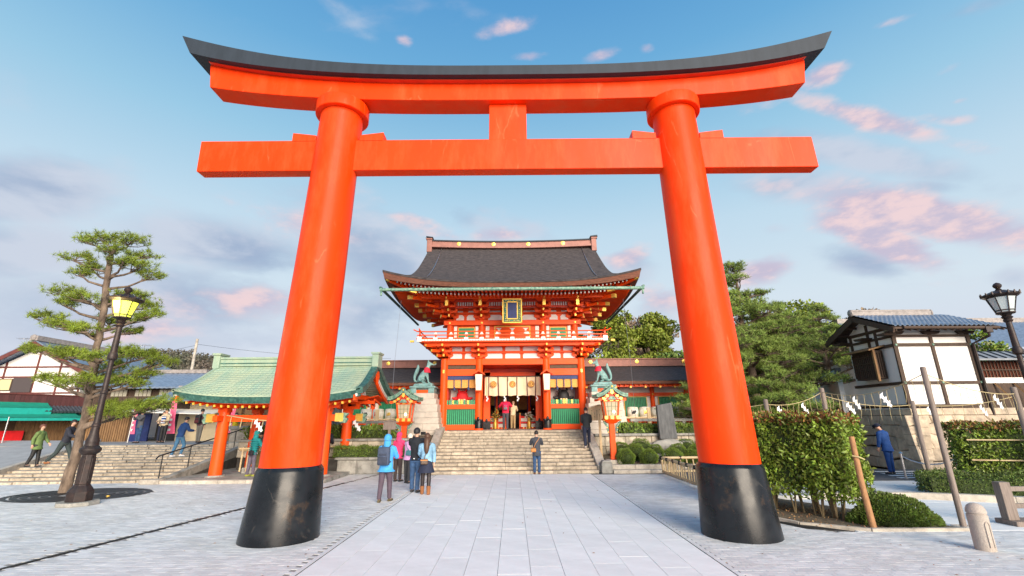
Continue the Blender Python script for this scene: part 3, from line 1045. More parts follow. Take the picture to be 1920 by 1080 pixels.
# tie beams on the front
bw(MB().box(-3.6, 3.6, 24.90, 25.12, 5.0, 5.30), 'head_beam', m_verm, G_, bevel=.01)
for s in (-1, 1):
    a, b = sorted((s * 1.98, s * 3.56))
    bw(MB().box(a, b, 24.92, 25.1, 4.42, 4.76), 'tie_beam', m_verm, G_, bevel=.01)
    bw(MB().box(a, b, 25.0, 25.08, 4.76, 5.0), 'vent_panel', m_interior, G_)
    bw(MB().box(a, b, 24.90, 25.12, 1.62, 1.88), 'sill_beam', m_verm, G_, bevel=.01)
    bw(MB().box(a, b, 24.90, 25.12, 2.68, 2.90), 'rail_beam', m_verm, G_, bevel=.01)
    bw(MB().box(a, b, 25.16, 25.20, 1.88, 2.68), 'fence_backing', m_greendk, G_)
    n_ = 15
    for k in range(n_):
        x = a + (k + .5) * (b - a) / n_
        bw(MB().box(x - .036, x + .036, 24.98, 25.05, 1.88, 2.68), 'fence_slat', m_green, G_)
    for k in range(12):
        x = a + (k + .5) * (b - a) / 12
        bw(MB().box(x - .045, x + .045, 24.98, 25.05, 2.90, 3.14), 'upper_slat', m_green, G_)
    for k, px in enumerate((-.42, -.06, .06, .38)):
        for z in (2.98, 3.08): bw(MB().lathe([(.0, 0), (.05, .0), (.05, .02), (0, .02)], 10, c=(0, 0, 0), M=Matrix.Translation(((a + b) / 2 + px, 24.95, z)) @ Matrix.Rotation(R(90), 4, 'X')), 'gilt_stud', m_gold, G_)
    # white niche behind
    bw(MB().box(a, b, 26.3, 26.36, 1.7, 4.5), 'niche_wall', m_white, G_)
    for q_ in (a - .02, b + .02): bw(MB().box(q_ - .08, q_ + .08, 25.3, 26.3, 1.7, 4.5), 'niche_side', m_verdark, G_)
    # blue edged ochre blinds
    bl = MB().box(a, b, 24.99, 25.03, 4.22, 4.42)
    for k in range(1, 4):
        x = a + k * (b - a) / 4
        bl.box(x - .022, x + .022, 24.97, 25.02, 3.80, 4.3)
    bw(bl, 'blind_band', m_blue, G_)
    bw(MB().grid(24, 4, lambda u, v: (a + u * (b - a), 25.05 + .012 * math.sin(u * 60), 3.78 + v * .46), thick=(0, .015, 0)), 'ochre_blind', m_orangecloth, G_, smooth=40)
    for q in (.42, 1.18):
        bw(MB().lathe([(.0, 3.86), (.05, 3.80), (.06, 3.66), (.03, 3.64)], 8, c=(a + q, 24.96, 0)), 'tassel', m_blue, G_)
    gs = MB().box(s * 3.72 - .05, s * 3.72 + .05, 24.77, 24.80, 4.55, 4.72)
    bw(gs, 'gilt_plate', m_gold, G_)
# lanterns hung at the inner columns
for s in (-1, 1):
    Lt = thing('hanging_lantern', ('white box lantern under a small red roof on the column left of the curtain', 'white box lantern under a small red roof on the column right of the curtain')[s > 0], 'lantern', (s * 1.80, 24.55, 3.62), group='lanterns on the gate columns')
    MB().add([(-.14, -.14, 0), (.14, -.14, 0), (.14, .14, 0), (-.14, .14, 0), (-.18, -.18, .82), (.18, -.18, .82), (.18, .18, .82), (-.18, .18, .82)], [(3, 2, 1, 0), (4, 5, 6, 7), (0, 1, 5, 4), (1, 2, 6, 5), (2, 3, 7, 6), (3, 0, 4, 7)]).build('lantern_box', m_paperl, Lt)
    sl = MB()
    for k in range(9):
        z = .04 + k * .092
        r_ = .145 + .04 * z / .82
        sl.box(-r_, r_, -r_ - .006, -r_ + .004, z, z + .012)
    sl.build('slat', m_whitep, Lt)
    MB().prism([(-.34, .82), (-.30, .80), (0, .98), (.30, .80), (.34, .82), (.04, 1.06), (-.04, 1.06)], 'y', -.28, .28).build('lantern_roof', m_verm, Lt)
    MB().cyl((0, 0, 1.0), (0, 0, 1.14), .02, n=6).build('finial', m_verm, Lt)
    MB().box(-.15, .15, -.15, .15, -.05, 0).build('lantern_base', m_verm, Lt)

# great curtain with crests
cu = thing('gate_curtain', 'long cream curtain with three round brown crests hanging in the gate opening', 'curtain', (0, 25.9, 3.4))
for k in range(7):
    xs = [-1.56, -1.34, -.82, -.27, .24, .78, 1.28, 1.55]
    a, b = xs[k], xs[k + 1]
    MB().grid(10, 8, lambda u, v: (a + u * (b - a), .03 * math.sin(u * 5 + k + v * 2) + (1 - v) * .05 * math.sin(k * 1.7), v * 1.02 + .02 * math.sin(u * 6 + k) * (1 - v))
              , thick=(0, .01, 0)).build('curtain_panel', m_curtain, cu, smooth=60)
for k, x in enumerate([-1.34, -.82, -.27, .24, .78, 1.28]):
    MB().grid(2, 8, lambda u, v: (x + (u - .5) * .05 + (1 - v) * .04 * math.sin(k * 2), -.04, v * 1.03 - .01), thick=(0, .012, 0)).build('curtain_seam', m_maroon, cu)
for x in (-1.08, -.02, 1.03):
    cc = Matrix.Translation((x, -.055, .62)) @ Matrix.Rotation(R(90), 4, 'X')
    o = MB().lathe([(0, 0), (.185, 0), (.185, .01), (0, .01)], 28, M=cc).build('crest', m_crest, cu)
    pt = MB()
    for q in range(8):
        t = q * PI / 4
        pt.ball((x + .10 * math.cos(t), -.07, .62 + .10 * math.sin(t)), (.022, .006, .022), 8, 4)
    for q in (-1, 0, 1): pt.box(x + q * .03 - .006, x + q * .03 + .006, -.075, -.068, .56 + abs(q) * .015, .67)
    MB().lathe([(.150, 0), (.158, 0), (.158, .008), (.150, .008)], 28, M=cc @ Matrix.Translation((0, 0, .006)), cap=False).build('crest_ring', m_gold, o)
    pt.build('crest_petal', m_gold, o)
bw(MB().bar((-1.6, 25.9, 4.45), (1.6, 25.9, 4.45), .05), 'curtain_pole', m_wooddk, G_)
for k, x in enumerate((-1.42, -.45, .28, 1.33)):
    sh = MB()
    z = .0
    for q in range(3): sh.box(-.05 + (q % 2) * .05, .02 + (q % 2) * .05, -.012, -.008, -.12 - q * .09, -.02 - q * .09)
    tag(sh.build('paper_streamer', m_shide, loc=(x, 25.8, 3.40)), ['zigzag paper streamer at the left end under the gate curtain', 'zigzag paper streamer left of the middle under the gate curtain', 'zigzag paper streamer right of the middle under the gate curtain', 'zigzag paper streamer at the right end under the gate curtain'][k], 'paper streamer', 'streamers under the gate curtain')

# what stands inside the gateway: altar fence, hangings
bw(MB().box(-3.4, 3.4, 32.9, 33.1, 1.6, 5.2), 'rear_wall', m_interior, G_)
ih = thing('inner_hall', 'dim inner hall front seen through the gate opening with gold blinds and red posts', 'shrine hall', (0, 31, 1.6))
for x in (-2.3, -1.05, 1.05, 2.3):
    bw(MB().cyl((x, 30.5, 1.6), (x, 30.5, 4.6), .11, n=12), 'post', m_verm, ih, smooth=40)
for a, b, z in ((-2.2, -1.15, 3.0), (-.95, .95, 2.75), (1.15, 2.2, 3.0)):
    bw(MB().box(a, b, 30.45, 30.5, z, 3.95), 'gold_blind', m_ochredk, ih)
    q = MB().box(a, b, 30.42, 30.46, 3.95, 4.2)
    n_ = max(1, int((b - a) / .5))
    for k in range(n_ + 1): q.box(a + k * (b - a) / n_ - .03, a + k * (b - a) / n_ + .03, 30.40, 30.44, z - .1, 4.0)
    bw(q, 'blind_band', m_blue, ih)
bw(MB().box(-2.4, 2.4, 30.3, 30.6, 4.2, 4.5), 'lintel', m_verm, ih)
q = MB()
for k in range(26): q.box(-1.5 + k * .12 - .02, -1.5 + k * .12 + .02, 29.9, 29.95, 1.65, 2.5)
q.box(-1.55, 1.55, 29.88, 29.97, 2.42, 2.5)
bw(q, 'grille', m_blackmetal, ih)
for s in (-1, 1):
    a, b = sorted((s * .42, s * 1.42))
    o = thing('offering_fence', ('low red fence with white panels and gold fittings left inside the gate', 'low red fence with white panels and gold fittings right inside the gate')[s > 0], 'low fence', ((a + b) / 2, 28.2, 1.6), group='low fences inside the gate')
    w = (b - a) / 2
    MB().box(-w, w, -.05, .05, .62, .72).box(-w, w, -.04, .04, .30, .40).box(-w, w, -.04, .04, .0, .08).build('rail', m_redcloth, o)
    MB().box(-w, w, -.01, .01, .42, .60).box(-w, w, -.01, .01, .1, .28).build('panel', m_whitep, o)
    for x in (-w, 0, w): MB().box(x - .05, x + .05, -.06, .06, 0, .8).build('post', m_verm, o)
    g = MB()
    for x in (-w, 0, w): g.ball((x, 0, .86), .06, 10, 6)
    for k in range(6): g.box(-w + k * .18, -w + k * .18 + .05, -.06, -.045, .02, .09)
    g.build('gold_cap', m_gold, o, smooth=40)
    # flower bunches
    fo = thing('flower_vase', ('bunch of yellow flowers left of the worshippers in the gate', 'bunch of white flowers right of the worshippers in the gate')[s > 0], 'flowers', (s * 1.0 - .05, 27.9, 1.6))
    MB().lathe([(.1, 0), (.13, .3), (.07, .5), (.11, .62)], 12).build('vase', m_gold, fo, smooth=50)
    fm = MB()
    for k in range(26):
        v = Vector((rnd.gauss(0, .14), rnd.gauss(0, .1), .82 + rnd.gauss(0, .15)))
        fm.ball(v, rnd.uniform(.03, .06), 6, 4)
    fm.build('blossoms', m_gold if s < 0 else m_whitep, fo)
    gm = MB()
    for k in range(30):
        v = Vector((rnd.gauss(0, .12), rnd.gauss(0, .1), .7 + rnd.gauss(0, .15)))
        gm.add([(0, 0, .55), tuple(v), tuple(v + Vector((.05, 0, -.05)))], [(0, 1, 2)])
    gm.build('leaves', m_leafdk, fo)
# guardians in the niches
for s, mt in ((-1, m_redcloth), (1, m_black)):
    gd = thing('guardian_figure', ('red draped guardian figure in the left niche of the gate', 'black draped guardian figure in the right niche of the gate')[s > 0], 'statue', (s * 2.78, 25.75, 2.5))
    b = MB().lathe([(.30, 0), (.33, .25), (.30, .55), (.34, .75), (.30, 1.02), (.16, 1.16), (.0, 1.2)], 20, sx=1, sy=.7)
    b.build('robe', mt, gd, smooth=50)
    for q in (-1, 1):
        MB().tube([(q * .25, 0, .8), (q * .42, -.05, .74), (q * .58, -.05, .80)], [.08, .09, .03], 8).build('sleeve', mt, gd, smooth=50)
        MB().box(q * .14 - .05, q * .14 + .05, -.30, -.24, .12, .72).build('ribbon', m_curtain, gd)
        MB().tube([(q * .15, -.05, 1.08), (q * .22, -.05, 1.22), (q * .16, -.05, 1.28)], [.07, .07, .03], 8).build('crown_lobe', mt, gd, smooth=50)
    MB().box(-.045, .045, -.32, -.27, .1, .7).build('sash', m_gold, gd)

# lower white panels and beams ------------------------------------------------
bw(MB().box(-3.7, 3.7, 25.08, 25.3, 5.3, 6.1), 'frieze_wall', m_verm, G_)


def panel(x0, x1, z0, z1, Y, name='plaster_panel', ch=.06):
    p = MB().prism([(x0, z0), (x1, z0), (x1, z1 - ch), (x1 - ch, z1), (x0 + ch, z1), (x0, z1 - ch)], 'y', Y - .02, Y + .02)
    return bw(p, name, m_white, G_)


edges = [(-3.42, -2.78), (-2.62, -2.1), (-1.5, -.56), (-.40, .42), (.58, 1.5), (2.1, 2.64), (2.80, 3.42)]
for a, b in edges:
    panel(a, b, 5.36, 5.63, 25.08)
    panel(a, b, 5.76, 6.0, 25.08)
bw(MB().box(-3.9, 3.9, 24.96, 25.07, 5.64, 5.75), 'frieze_rail', m_verm, G_, bevel=.01)


def bracket(x, Y, z, n_out, out=.36, rise=.23, w=.9, dirv=(0, -1), cornice=True, scale=1.0, cap=m_yellow, name='bracket_set'):
    """stepped bracket: bearing block, cross arms growing outward, small blocks on the arms"""
    dx, dy = dirv
    l_ = math.hypot(dx, dy)
    dx, dy = dx / l_, dy / l_
    px, py = -dy, dx
    mb = MB()
    gp_ = MB()

    def blk(cx, cy, z0, s_, hh):
        mb.add([(cx - s_ * .32, cy - s_ * .32, z0), (cx + s_ * .32, cy - s_ * .32, z0), (cx + s_ * .32, cy + s_ * .32, z0), (cx - s_ * .32, cy + s_ * .32, z0),
                (cx - s_ * .5, cy - s_ * .5, z0 + hh * .5), (cx + s_ * .5, cy - s_ * .5, z0 + hh * .5), (cx + s_ * .5, cy + s_ * .5, z0 + hh * .5), (cx - s_ * .5, cy + s_ * .5, z0 + hh * .5),
                (cx - s_ * .5, cy - s_ * .5, z0 + hh), (cx + s_ * .5, cy - s_ * .5, z0 + hh), (cx + s_ * .5, cy + s_ * .5, z0 + hh), (cx - s_ * .5, cy + s_ * .5, z0 + hh)],
               [(3, 2, 1, 0), (0, 1, 5, 4), (1, 2, 6, 5), (2, 3, 7, 6), (3, 0, 4, 7), (4, 5, 9, 8), (5, 6, 10, 9), (6, 7, 11, 10), (7, 4, 8, 11), (8, 9, 10, 11)])
    blk(x, Y, z, .36 * scale, .17)
    zz_ = z + .15
    for k in range(n_out):
        o_ = k * out
        cx, cy = x + dx * o_, Y + dy * o_
        ww = w * (1 - .05 * k)
        # cross arm with curved ends
        pr = [(-ww / 2, .13), (-ww / 2, .08), (-ww / 2 + .10, 0), (ww / 2 - .10, 0), (ww / 2, .08), (ww / 2, .13)]
        Mx = Matrix(((px, -dx, 0, cx), (py, -dy, 0, cy), (0, 0, 1, zz_), (0, 0, 0, 1)))
        mb.add([(a, -.05, b) for a, b in pr] + [(a, .05, b) for a, b in pr], [tuple(range(6)), tuple(reversed(range(6, 12)))] + [(i, i + 6, (i + 1) % 6 + 6, (i + 1) % 6) for i in range(6)], Mx)
        # outward arm
        mb.bar((cx - dx * .2, cy - dy * .2, zz_ + .06), (cx + dx * (out + .12), cy + dy * (out + .12), zz_ + .06), .10, .13)
        for q in (-1, 0, 1):
            blk(cx + px * q * (ww / 2 - .08), cy + py * q * (ww / 2 - .08), zz_ + .13, .16 * scale, .11)
        e_ = (cx + dx * (out + .13), cy + dy * (out + .13), zz_ + .06)
        gp_.bar(e_, (e_[0] + dx * .02, e_[1] + dy * .02, e_[2]), .09, .12)
        zz_ += rise
    o = bw(mb, name, m_verm, G_)
    gp_2 = gp_.build('bracket_end', cap, o)
    return o


for x in XC:
    bracket(x, 25.0, 5.28, 3, out=.30, rise=.235, w=.92, name='lower_bracket')
for s in (-1, 1):
    bracket(s * 3.72, 25.0, 5.28, 3, out=.38, rise=.235, w=.5, dirv=(s * 1, -1), name='lower_bracket')
    for Y in (25.0, 27.2, 29.4):
        bracket(s * 3.72, Y, 5.28, 3, out=.30, rise=.235, w=.8, dirv=(s, 0), name='lower_bracket')
    bw(MB().box(s * 3.9 - .1 if s > 0 else s * 3.9, s * 3.9 if s > 0 else s * 3.9 + .1, 25.2, 29.4, 5.3, 6.1), 'side_frieze', m_verm, G_)
    bw(MB().box(s * 3.84 - .04, s * 3.84 + .04, 25.2, 29.4, 1.7, 5.3), 'side_wall', m_verm, G_)

# balcony
bw(MB().box(-4.75, 4.75, 24.25, 24.42, 5.94, 6.10).box(-4.75, -4.6, 24.42, 30.2, 5.94, 6.10).box(4.6, 4.75, 24.42, 30.2, 5.94, 6.10), 'balcony_beam', m_verm, G_, bevel=.01)
bw(MB().box(-4.98, 4.98, 24.02, 30.4, 6.115, 6.17), 'balcony_floor', m_verm, G_)
q = MB()
n_ = 66
for k in range(n_):
    x = -4.98 + (k + .5) * 9.96 / n_
    q.box(x - .066, x + .066, 23.97, 24.04, 6.175, 6.26)
for k in range(38):
    y = 24.1 + k * .16
    for s in (-1, 1): q.box(s * 4.99 - .04, s * 4.99 + .04, y - .066, y + .066, 6.175, 6.26)
tag(bw(q, 'board_ends', m_whitep, G_), kind='stuff')
bw(MB().box(-4.95, 4.95, 24.05, 30.3, 6.175, 6.24), 'balcony_deck', m_wooddk, G_)
bw(MB().box(-5.12, 5.12, 23.99, 24.1, 6.27, 6.34).box(-5.0, -4.89, 24.1, 30.4, 6.27, 6.34).box(4.89, 5.0, 24.1, 30.4, 6.27, 6.34), 'bottom_rail', m_verm, G_)
bw(MB().box(-5.1, 5.1, 24.02, 24.08, 6.47, 6.52).box(-4.97, -4.92, 24.1, 30.3, 6.47, 6.52).box(4.92, 4.97, 24.1, 30.3, 6.47, 6.52), 'middle_rail', m_verm, G_)
tr = MB().tube([(-5.3, 24.05, 6.80), (-5.1, 24.05, 6.70), (-4.6, 24.05, 6.68), (4.6, 24.05, 6.68), (5.1, 24.05, 6.70), (5.3, 24.05, 6.80)], .032, 8)
for s in (-1, 1): tr.tube([(s * 4.95, 23.8, 6.80), (s * 4.95, 24.0, 6.70), (s * 4.95, 30.3, 6.68)], .032, 8)
bw(tr, 'top_rail', m_verm, G_, smooth=50)
xs = [-4.95, -4.1, -3.28, -2.46, -1.64, -.82, 0, .82, 1.64, 2.46, 3.28, 4.1, 4.95]
for k, x in enumerate(xs):
    bw(MB().box(x - .04, x + .04, 24.02, 24.09, 6.34, 6.47 if 0 < k < 12 else 6.78), 'baluster', m_verm, G_)
    if 0 < k < 12:
        bw(MB().prism([(x - .11, 6.525), (x + .11, 6.525), (x + .05, 6.58), (x + .05, 6.64), (x - .05, 6.64), (x - .05, 6.58)], 'y', 24.01, 24.09), 'rail_cap', m_whitep, G_)
        bw(MB().box(x - .11, x + .11, 23.955, 24.0, 6.22, 6.36), 'post_plate', m_whitep, G_)
for s in (-1, 1):
    for Y in (25.2, 26.4, 27.6, 28.8, 30):
        bw(MB().box(s * 4.95 - .035, s * 4.95 + .035, Y - .04, Y + .04, 6.34, 6.66), 'baluster', m_verm, G_)
    bw(MB().box(s * 4.95 - .12, s * 4.95 + .12, 23.94, 24.1, 6.13, 6.40), 'corner_plate', m_whitep, G_)
    bw(MB().bar((s * 5.25, 24.04, 6.16), (s * 5.45, 24.04, 6.16), .1), 'corner_end', m_yellow, G_)

# upper storey
XU = [-3.52, -1.72, 1.72, 3.52]
bw(MB().box(-3.6, 3.6, 25.32, 29.2, 6.24, 8.9), 'upper_wall', m_verm, G_)
for x in XU:
    bw(MB().lathe([(.18, 6.24), (.175, 7.9)], 20, c=(x, 25.3, 0)), 'upper_column', m_verm, G_, smooth=35)
    bw(MB().lathe([(0, 0), (.06, 0), (.055, .02), (0, .03)], 14, M=Matrix.Translation((x, 25.06, 7.36)) @ Matrix.Rotation(R(90), 4, 'X')), 'nail_cover', m_gold, G_)
bw(MB().box(-3.85, 3.85, 25.08, 25.30, 7.24, 7.50), 'upper_tie_beam', m_verm, G_, bevel=.01)
for a, b in ((-3.28, -3.12), (-2.08, -1.92), (-1.5, -1.3), (1.3, 1.5), (1.92, 2.08), (3.12, 3.28)):
    bw(MB().box(a, b, 25.26, 25.31, 6.55, 7.2), 'plaster_strip', m_whitep, G_)
for s in (-1, 1):
    a, b = sorted((s * 2.12, s * 3.05))
    w_ = MB().box(a, b, 25.27, 25.32, 6.4, 7.14)
    fr = bw(w_, 'lattice_window', m_yellow, G_)
    MB().box(a + .04, b - .04, 25.255, 25.30, 6.44, 7.09).build('window_board', m_green, fr)
    lt = MB()
    for k in range(13): lt.box(a + .06 + k * (b - a - .12) / 12 - .012, a + .06 + k * (b - a - .12) / 12 + .012, 25.23, 25.255, 6.44, 7.09)
    lt.build('window_lattice', m_green, fr)
dr_ = bw(MB().box(-1.02, 1.02, 25.26, 25.32, 6.4, 7.22), 'door_frame', m_yellow, G_)
MB().box(-.95, .95, 25.24, 25.30, 6.4, 7.15).build('door_panel', m_verm, dr_)
for x in (-.75, 0, .75):
    q = MB().prism([(x - .16, 7.08), (x + .16, 7.08), (x + .06, 7.0), (x + .05, 6.85), (x + .12, 6.78), (x, 6.74), (x - .12, 6.78), (x - .05, 6.85), (x - .06, 7.0)], 'y', 25.21, 25.24)
    q.build('gilt_hinge', m_whitep, dr_)
up = [(-3.18, -2.74), (-2.58, -2.12), (-1.36, -.58), (.58, 1.36), (2.12, 2.58), (2.74, 3.18)]
for a, b in up:
    panel(a, b, 7.56, 7.86, 25.30, ch=.1)
    panel(a + .06, b - .06, 8.0, 8.10, 25.30, ch=.03)
    panel(a + .08, b - .08, 8.22, 8.30, 25.30, ch=.03)
for z in (7.92, 8.14, 8.34):
    bw(MB().box(-3.7, 3.7, 25.18, 25.29, z, z + .07), 'wall_rail', m_verm, G_)
for x in XU:
    bracket(x, 25.25, 7.5, 4, out=.42, rise=.235, w=.98, cap=m_gold, name='upper_bracket')
    bw(MB().box(x - .08, x + .08, 23.62, 23.72, 8.02, 8.36), 'tail_rafter_end', m_gold, G_)
    bw(MB().bar((x, 25.3, 8.55), (x, 23.70, 8.20), .15, .17), 'tail_rafter', m_verm, G_)
for s in (-1, 1):
    bracket(s * 3.52, 25.25, 7.5, 4, out=.50, rise=.235, w=.5, dirv=(s, -1), cap=m_gold, name='upper_bracket')
    for k, Y in enumerate((25.25, 27.2, 29.1)):
        bracket(s * 3.52, Y, 7.5, 4, out=.42, rise=.235, w=.8, dirv=(s, 0), cap=m_gold, name='upper_bracket')
    for k, (Y, o_, z) in enumerate(((23.75, 1.75, 8.45), (24.7, 1.75, 8.3), (25.8, 1.75, 8.25), (27.2, 1.75, 8.25), (28.6, 1.75, 8.25), (30.2, 1.75, 8.3))):
        a_ = (s * 3.3, min(max(Y, 25.3), 29.1), z + .12)
        e_ = (s * (3.52 + o_ * .98), Y, z)
        if k == 0: a_, e_ = (s * 3.5, 25.3, 8.6), (s * 5.35, 23.45, 8.42)
        bw(MB().bar(a_, e_, .17, .19), 'tail_rafter', m_verm, G_)
        v = (Vector(e_) - Vector(a_)).normalized()
        bw(MB().bar(Vector(e_), Vector(e_) + v * .22, .18, .2), 'tail_rafter_end', m_gold, G_)
# purlins, striped coves, rafters
bw(MB().box(-4.9, 4.9, 23.62, 23.80, 8.42, 8.62).box(-4.95, -4.8, 23.8, 30.8, 8.42, 8.62).box(4.8, 4.95, 23.8, 30.8, 8.42, 8.62), 'eave_purlin', m_verm, G_)
bw(MB().box(-4.3, 4.3, 24.2, 24.3, 8.36, 8.5), 'inner_purlin', m_verdark, G_)
for cx in (-2.6, -.86, .86, 2.6):
    st = MB()
    for k in range(9):
        x = cx - .52 + k * .13
        hh = .26 * math.sqrt(max(.05, 1 - ((x - cx) / .62) ** 2))
        st.box(x - .035, x + .035, 24.52, 24.56, 8.22, 8.22 + hh)
    bw(st, 'cove_stripe', m_whitep, G_)
    bw(MB().tube([(cx - .62, 24.5, 8.22), (cx - .5, 24.5, 8.40), (cx - .2, 24.5, 8.50), (cx + .2, 24.5, 8.50), (cx + .5, 24.5, 8.40), (cx + .62, 24.5, 8.22)], .015, 5), 'cove_arch', m_gold, G_)
bw(MB().box(-4.4, 4.4, 24.57, 24.62, 8.1, 8.75), 'cove_board', m_verdark, G_)

EX, EY0, EY1 = 6.6, 22.0, 32.4          # eave rectangle
CY = 27.2


def lift(x, y):
    a = abs(x) / EX
    b = abs(y - CY) / (CY - EY0)
    return .62 * (max(a, 0) ** 3.0 * max(b, 0) ** 6 + .0) + .62 * (b ** 3 * a ** 6) - .62 * (a ** 8 * b ** 8) * .9


def lift2(x, y):
    a = min(1, abs(x) / EX)
    b = min(1, abs(y - CY) / (CY - EY0))
    return .64 * max(a ** 3 if b > .985 else a ** 3 * b ** 3, b ** 3 * a ** 3)


# soffit boards
sf = MB().grid(36, 8, lambda u, v: (-EX * .96 * (1 - v) * (2 * (1 - u) - 1) - v * 3.6 * (2 * (1 - u) - 1), 22.2 + v * 3.1, 8.60 + .30 * v + lift2(EX * .96 * (2 * u - 1), 22.0) * (1 - v) ** 1.5))
sf.grid(8, 36, lambda v, u: (-EX * .97 * (1 - v) - v * 3.6, (22.2 * (1 - v) + 25.3 * v) * (1 - u) + (32.2 * (1 - v) + 29.1 * v) * u, 8.60 + .30 * v + .64 * abs(2 * u - 1) ** 3 * (1 - v) ** 1.5))
sf.grid(8, 36, lambda v, u: (EX * .97 * (1 - v) + v * 3.6, (22.2 * (1 - v) + 25.3 * v) * (1 - u) + (32.2 * (1 - v) + 29.1 * v) * u, 8.60 + .30 * v + .64 * abs(2 * u - 1) ** 3 * (1 - v) ** 1.5))
sf.grid(36, 4, lambda u, v: (-(EX * .96 * (1 - v) + v * 3.6) * (1 - 2 * u), 32.2 - v * 3.1, 8.60 + .30 * v + lift2(EX * .96 * (2 * u - 1), 22.0) * (1 - v) ** 1.5))
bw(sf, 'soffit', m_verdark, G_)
ra, re = MB(), MB()
nr = 58
for k in range(nr):
    x = -6.0 + (k + .5) * 12.0 / nr
    l_ = .64 * abs(x / EX) ** 3
    yi = 25.2 - max(0, abs(x) - 3.6) * .95
    if yi > 22.9:
        ra.bar((x, 22.35, 8.50 + l_), (x, yi, 8.50 + .28 + l_ * .3), .075, .09)
        re.bar((x, 22.32, 8.50 + l_), (x, 22.35, 8.50 + l_), .07, .085)
    if abs(x) < 5.3:
        ra.bar((x, 23.0, 8.44 + l_ * .6), (x, 25.2, 8.66 + l_ * .2), .075, .10)
        re.bar((x, 22.965, 8.44 + l_ * .6), (x, 23.0, 8.44 + l_ * .6), .075, .09)
for s in (-1, 1):
    for k in range(46):
        y = 22.9 + (k + .5) * 8.6 / 46
        l_ = .64 * abs((y - CY) / 5.2) ** 3
        ra.bar((s * 6.30, y, 8.52 + l_), (s * 3.7, min(max(y, 25.3), 29.1) if abs(y - CY) > 2 else y, 8.84 + l_ * .1), .07, .09)
bw(ra, 'rafters', m_verm, G_, kind='stuff')
bw(re, 'rafter_ends', m_whitep, G_, kind='stuff')
fa = MB()
bw(swept(-6.3, 6.3, lambda x: 8.58 + .62 * abs(x / EX) ** 3, lambda x: 8.66 + .62 * abs(x / EX) ** 3, 22.2, 22.3), 'eave_board', m_verm, G_)
for s in (-1, 1):
    bw(MB().bar((s * 4.9, 23.7, 8.62), (s * 6.3, 22.28, 9.05), .16, .18), 'hip_rafter', m_verm, G_)
    bw(MB().bar((s * 6.3, 22.28, 9.05), (s * 6.42, 22.16, 9.1), .17, .19), 'hip_rafter_end', m_gold, G_)
    bw(MB().bar((s * 5.0, 22.95, 8.60), (s * 5.35, 22.8, 8.66), .17, .19), 'hip_rafter_end', m_gold, G_)

# thick bark edge and roof surface
ZR = 13.1


def rp(t):
    """height over the eave line at distance t (0 eave .. 1 ridge) up the main slope"""
    return 3.80 * (t ** 1.28)


def roofz(t, l_):
    return 8.88 + rp(t) + l_ * (1 - min(1, t * 1.9)) ** 1.3


def main_slope(sgn):
    def fn(u, v):
        xx = (2 * u - 1)
        t = v
        Y = CY + sgn * (CY - EY0) * (1 - t)
        # half width: hip flares from the gable verge to the corner
        tg_ = .23
        hw = 5.42 - .16 * max(0, t - tg_) / (1 - tg_) if t >= tg_ else EX - (EX - 5.42) * (t / tg_) ** .8
        x = xx * hw
        l_ = .64 * abs(x / EX) ** 3
        return (x, Y, roofz(t, l_))
    return fn


rf = MB()
rf.grid(56, 40, main_slope(-1), thick=(0, .0, -.10))
rf.grid(56, 40, main_slope(1), thick=(0, .0, -.10))


def side_slope(s):
    def fn(u, v):
        t = v * .23
        Y0_ = EY0 + (CY - EY0) * t
        Y1_ = EY1 - (CY - EY0) * t
        y = Y0_ + (Y1_ - Y0_) * u
        hw = EX - (EX - 5.42) * v ** .8
        l_ = .64 * abs((y - CY) / 5.2) ** 3
        return (s * hw, y, roofz(t, l_))
    return fn


for s in (-1, 1): rf.grid(30, 8, side_slope(s), thick=(0, 0, -.1))
ROOF = bw(rf, 'roof', m_bark_roof, G_, smooth=50)
eg = MB()


def edge_band(p0, p1, n_, isx):
    vs, fs = [], []
    for i in range(n_ + 1):
        u = i / n_
        x, y = p0[0] + (p1[0] - p0[0]) * u, p0[1] + (p1[1] - p0[1]) * u
        l_ = .64 * (abs(x / EX) ** 3 if isx else abs((y - CY) / 5.2) ** 3)
        th = .30 + l_ * .22
        ix, iy = x * .955, CY + (y - CY) * .955
        vs += [(x, y, 8.87 + l_), (ix, iy, 8.80 + l_ * .95 - .0), (x * .985, CY + (y - CY) * .985, 8.87 + l_ - th), (ix * .985, CY + (iy - CY) * .985, 8.87 + l_ - th)]
    for i in range(n_):
        a = i * 4
        fs += [(a, a + 4, a + 6, a + 2), (a + 2, a + 6, a + 7, a + 3), (a + 3, a + 7, a + 5, a + 1)]
    eg.add(vs, fs)


edge_band((-EX, EY0), (EX, EY0), 56, True)
edge_band((-EX, EY1), (EX, EY1), 30, True)
edge_band((-EX, EY0), (-EX, EY1), 40, False)
edge_band((EX, EY0), (EX, EY1), 40, False)
bw(eg, 'bark_edge', m_bark_edge, G_, smooth=40)
# gable triangles
for s in (-1, 1):
    g = MB().prism([(CY - 3.9, 9.5), (CY - 2.4, 10.3), (CY - 1.2, 11.4), (CY, 12.4), (CY + 1.2, 11.4), (CY + 2.4, 10.3), (CY + 3.9, 9.5)], 'x', s * 5.1 - .03, s * 5.1 + .03)
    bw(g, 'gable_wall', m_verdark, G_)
    hb = MB()
    P1 = [Vector((s * 5.12, CY - 4.0 * (1 - t) - .0, roofz(1 - (1 - t) * .77, 0) - .35)) for t in [i / 8 for i in range(9)]]
    hb.tube(P1, .14, 4)
    bw(hb, 'barge_board', m_verm, G_)
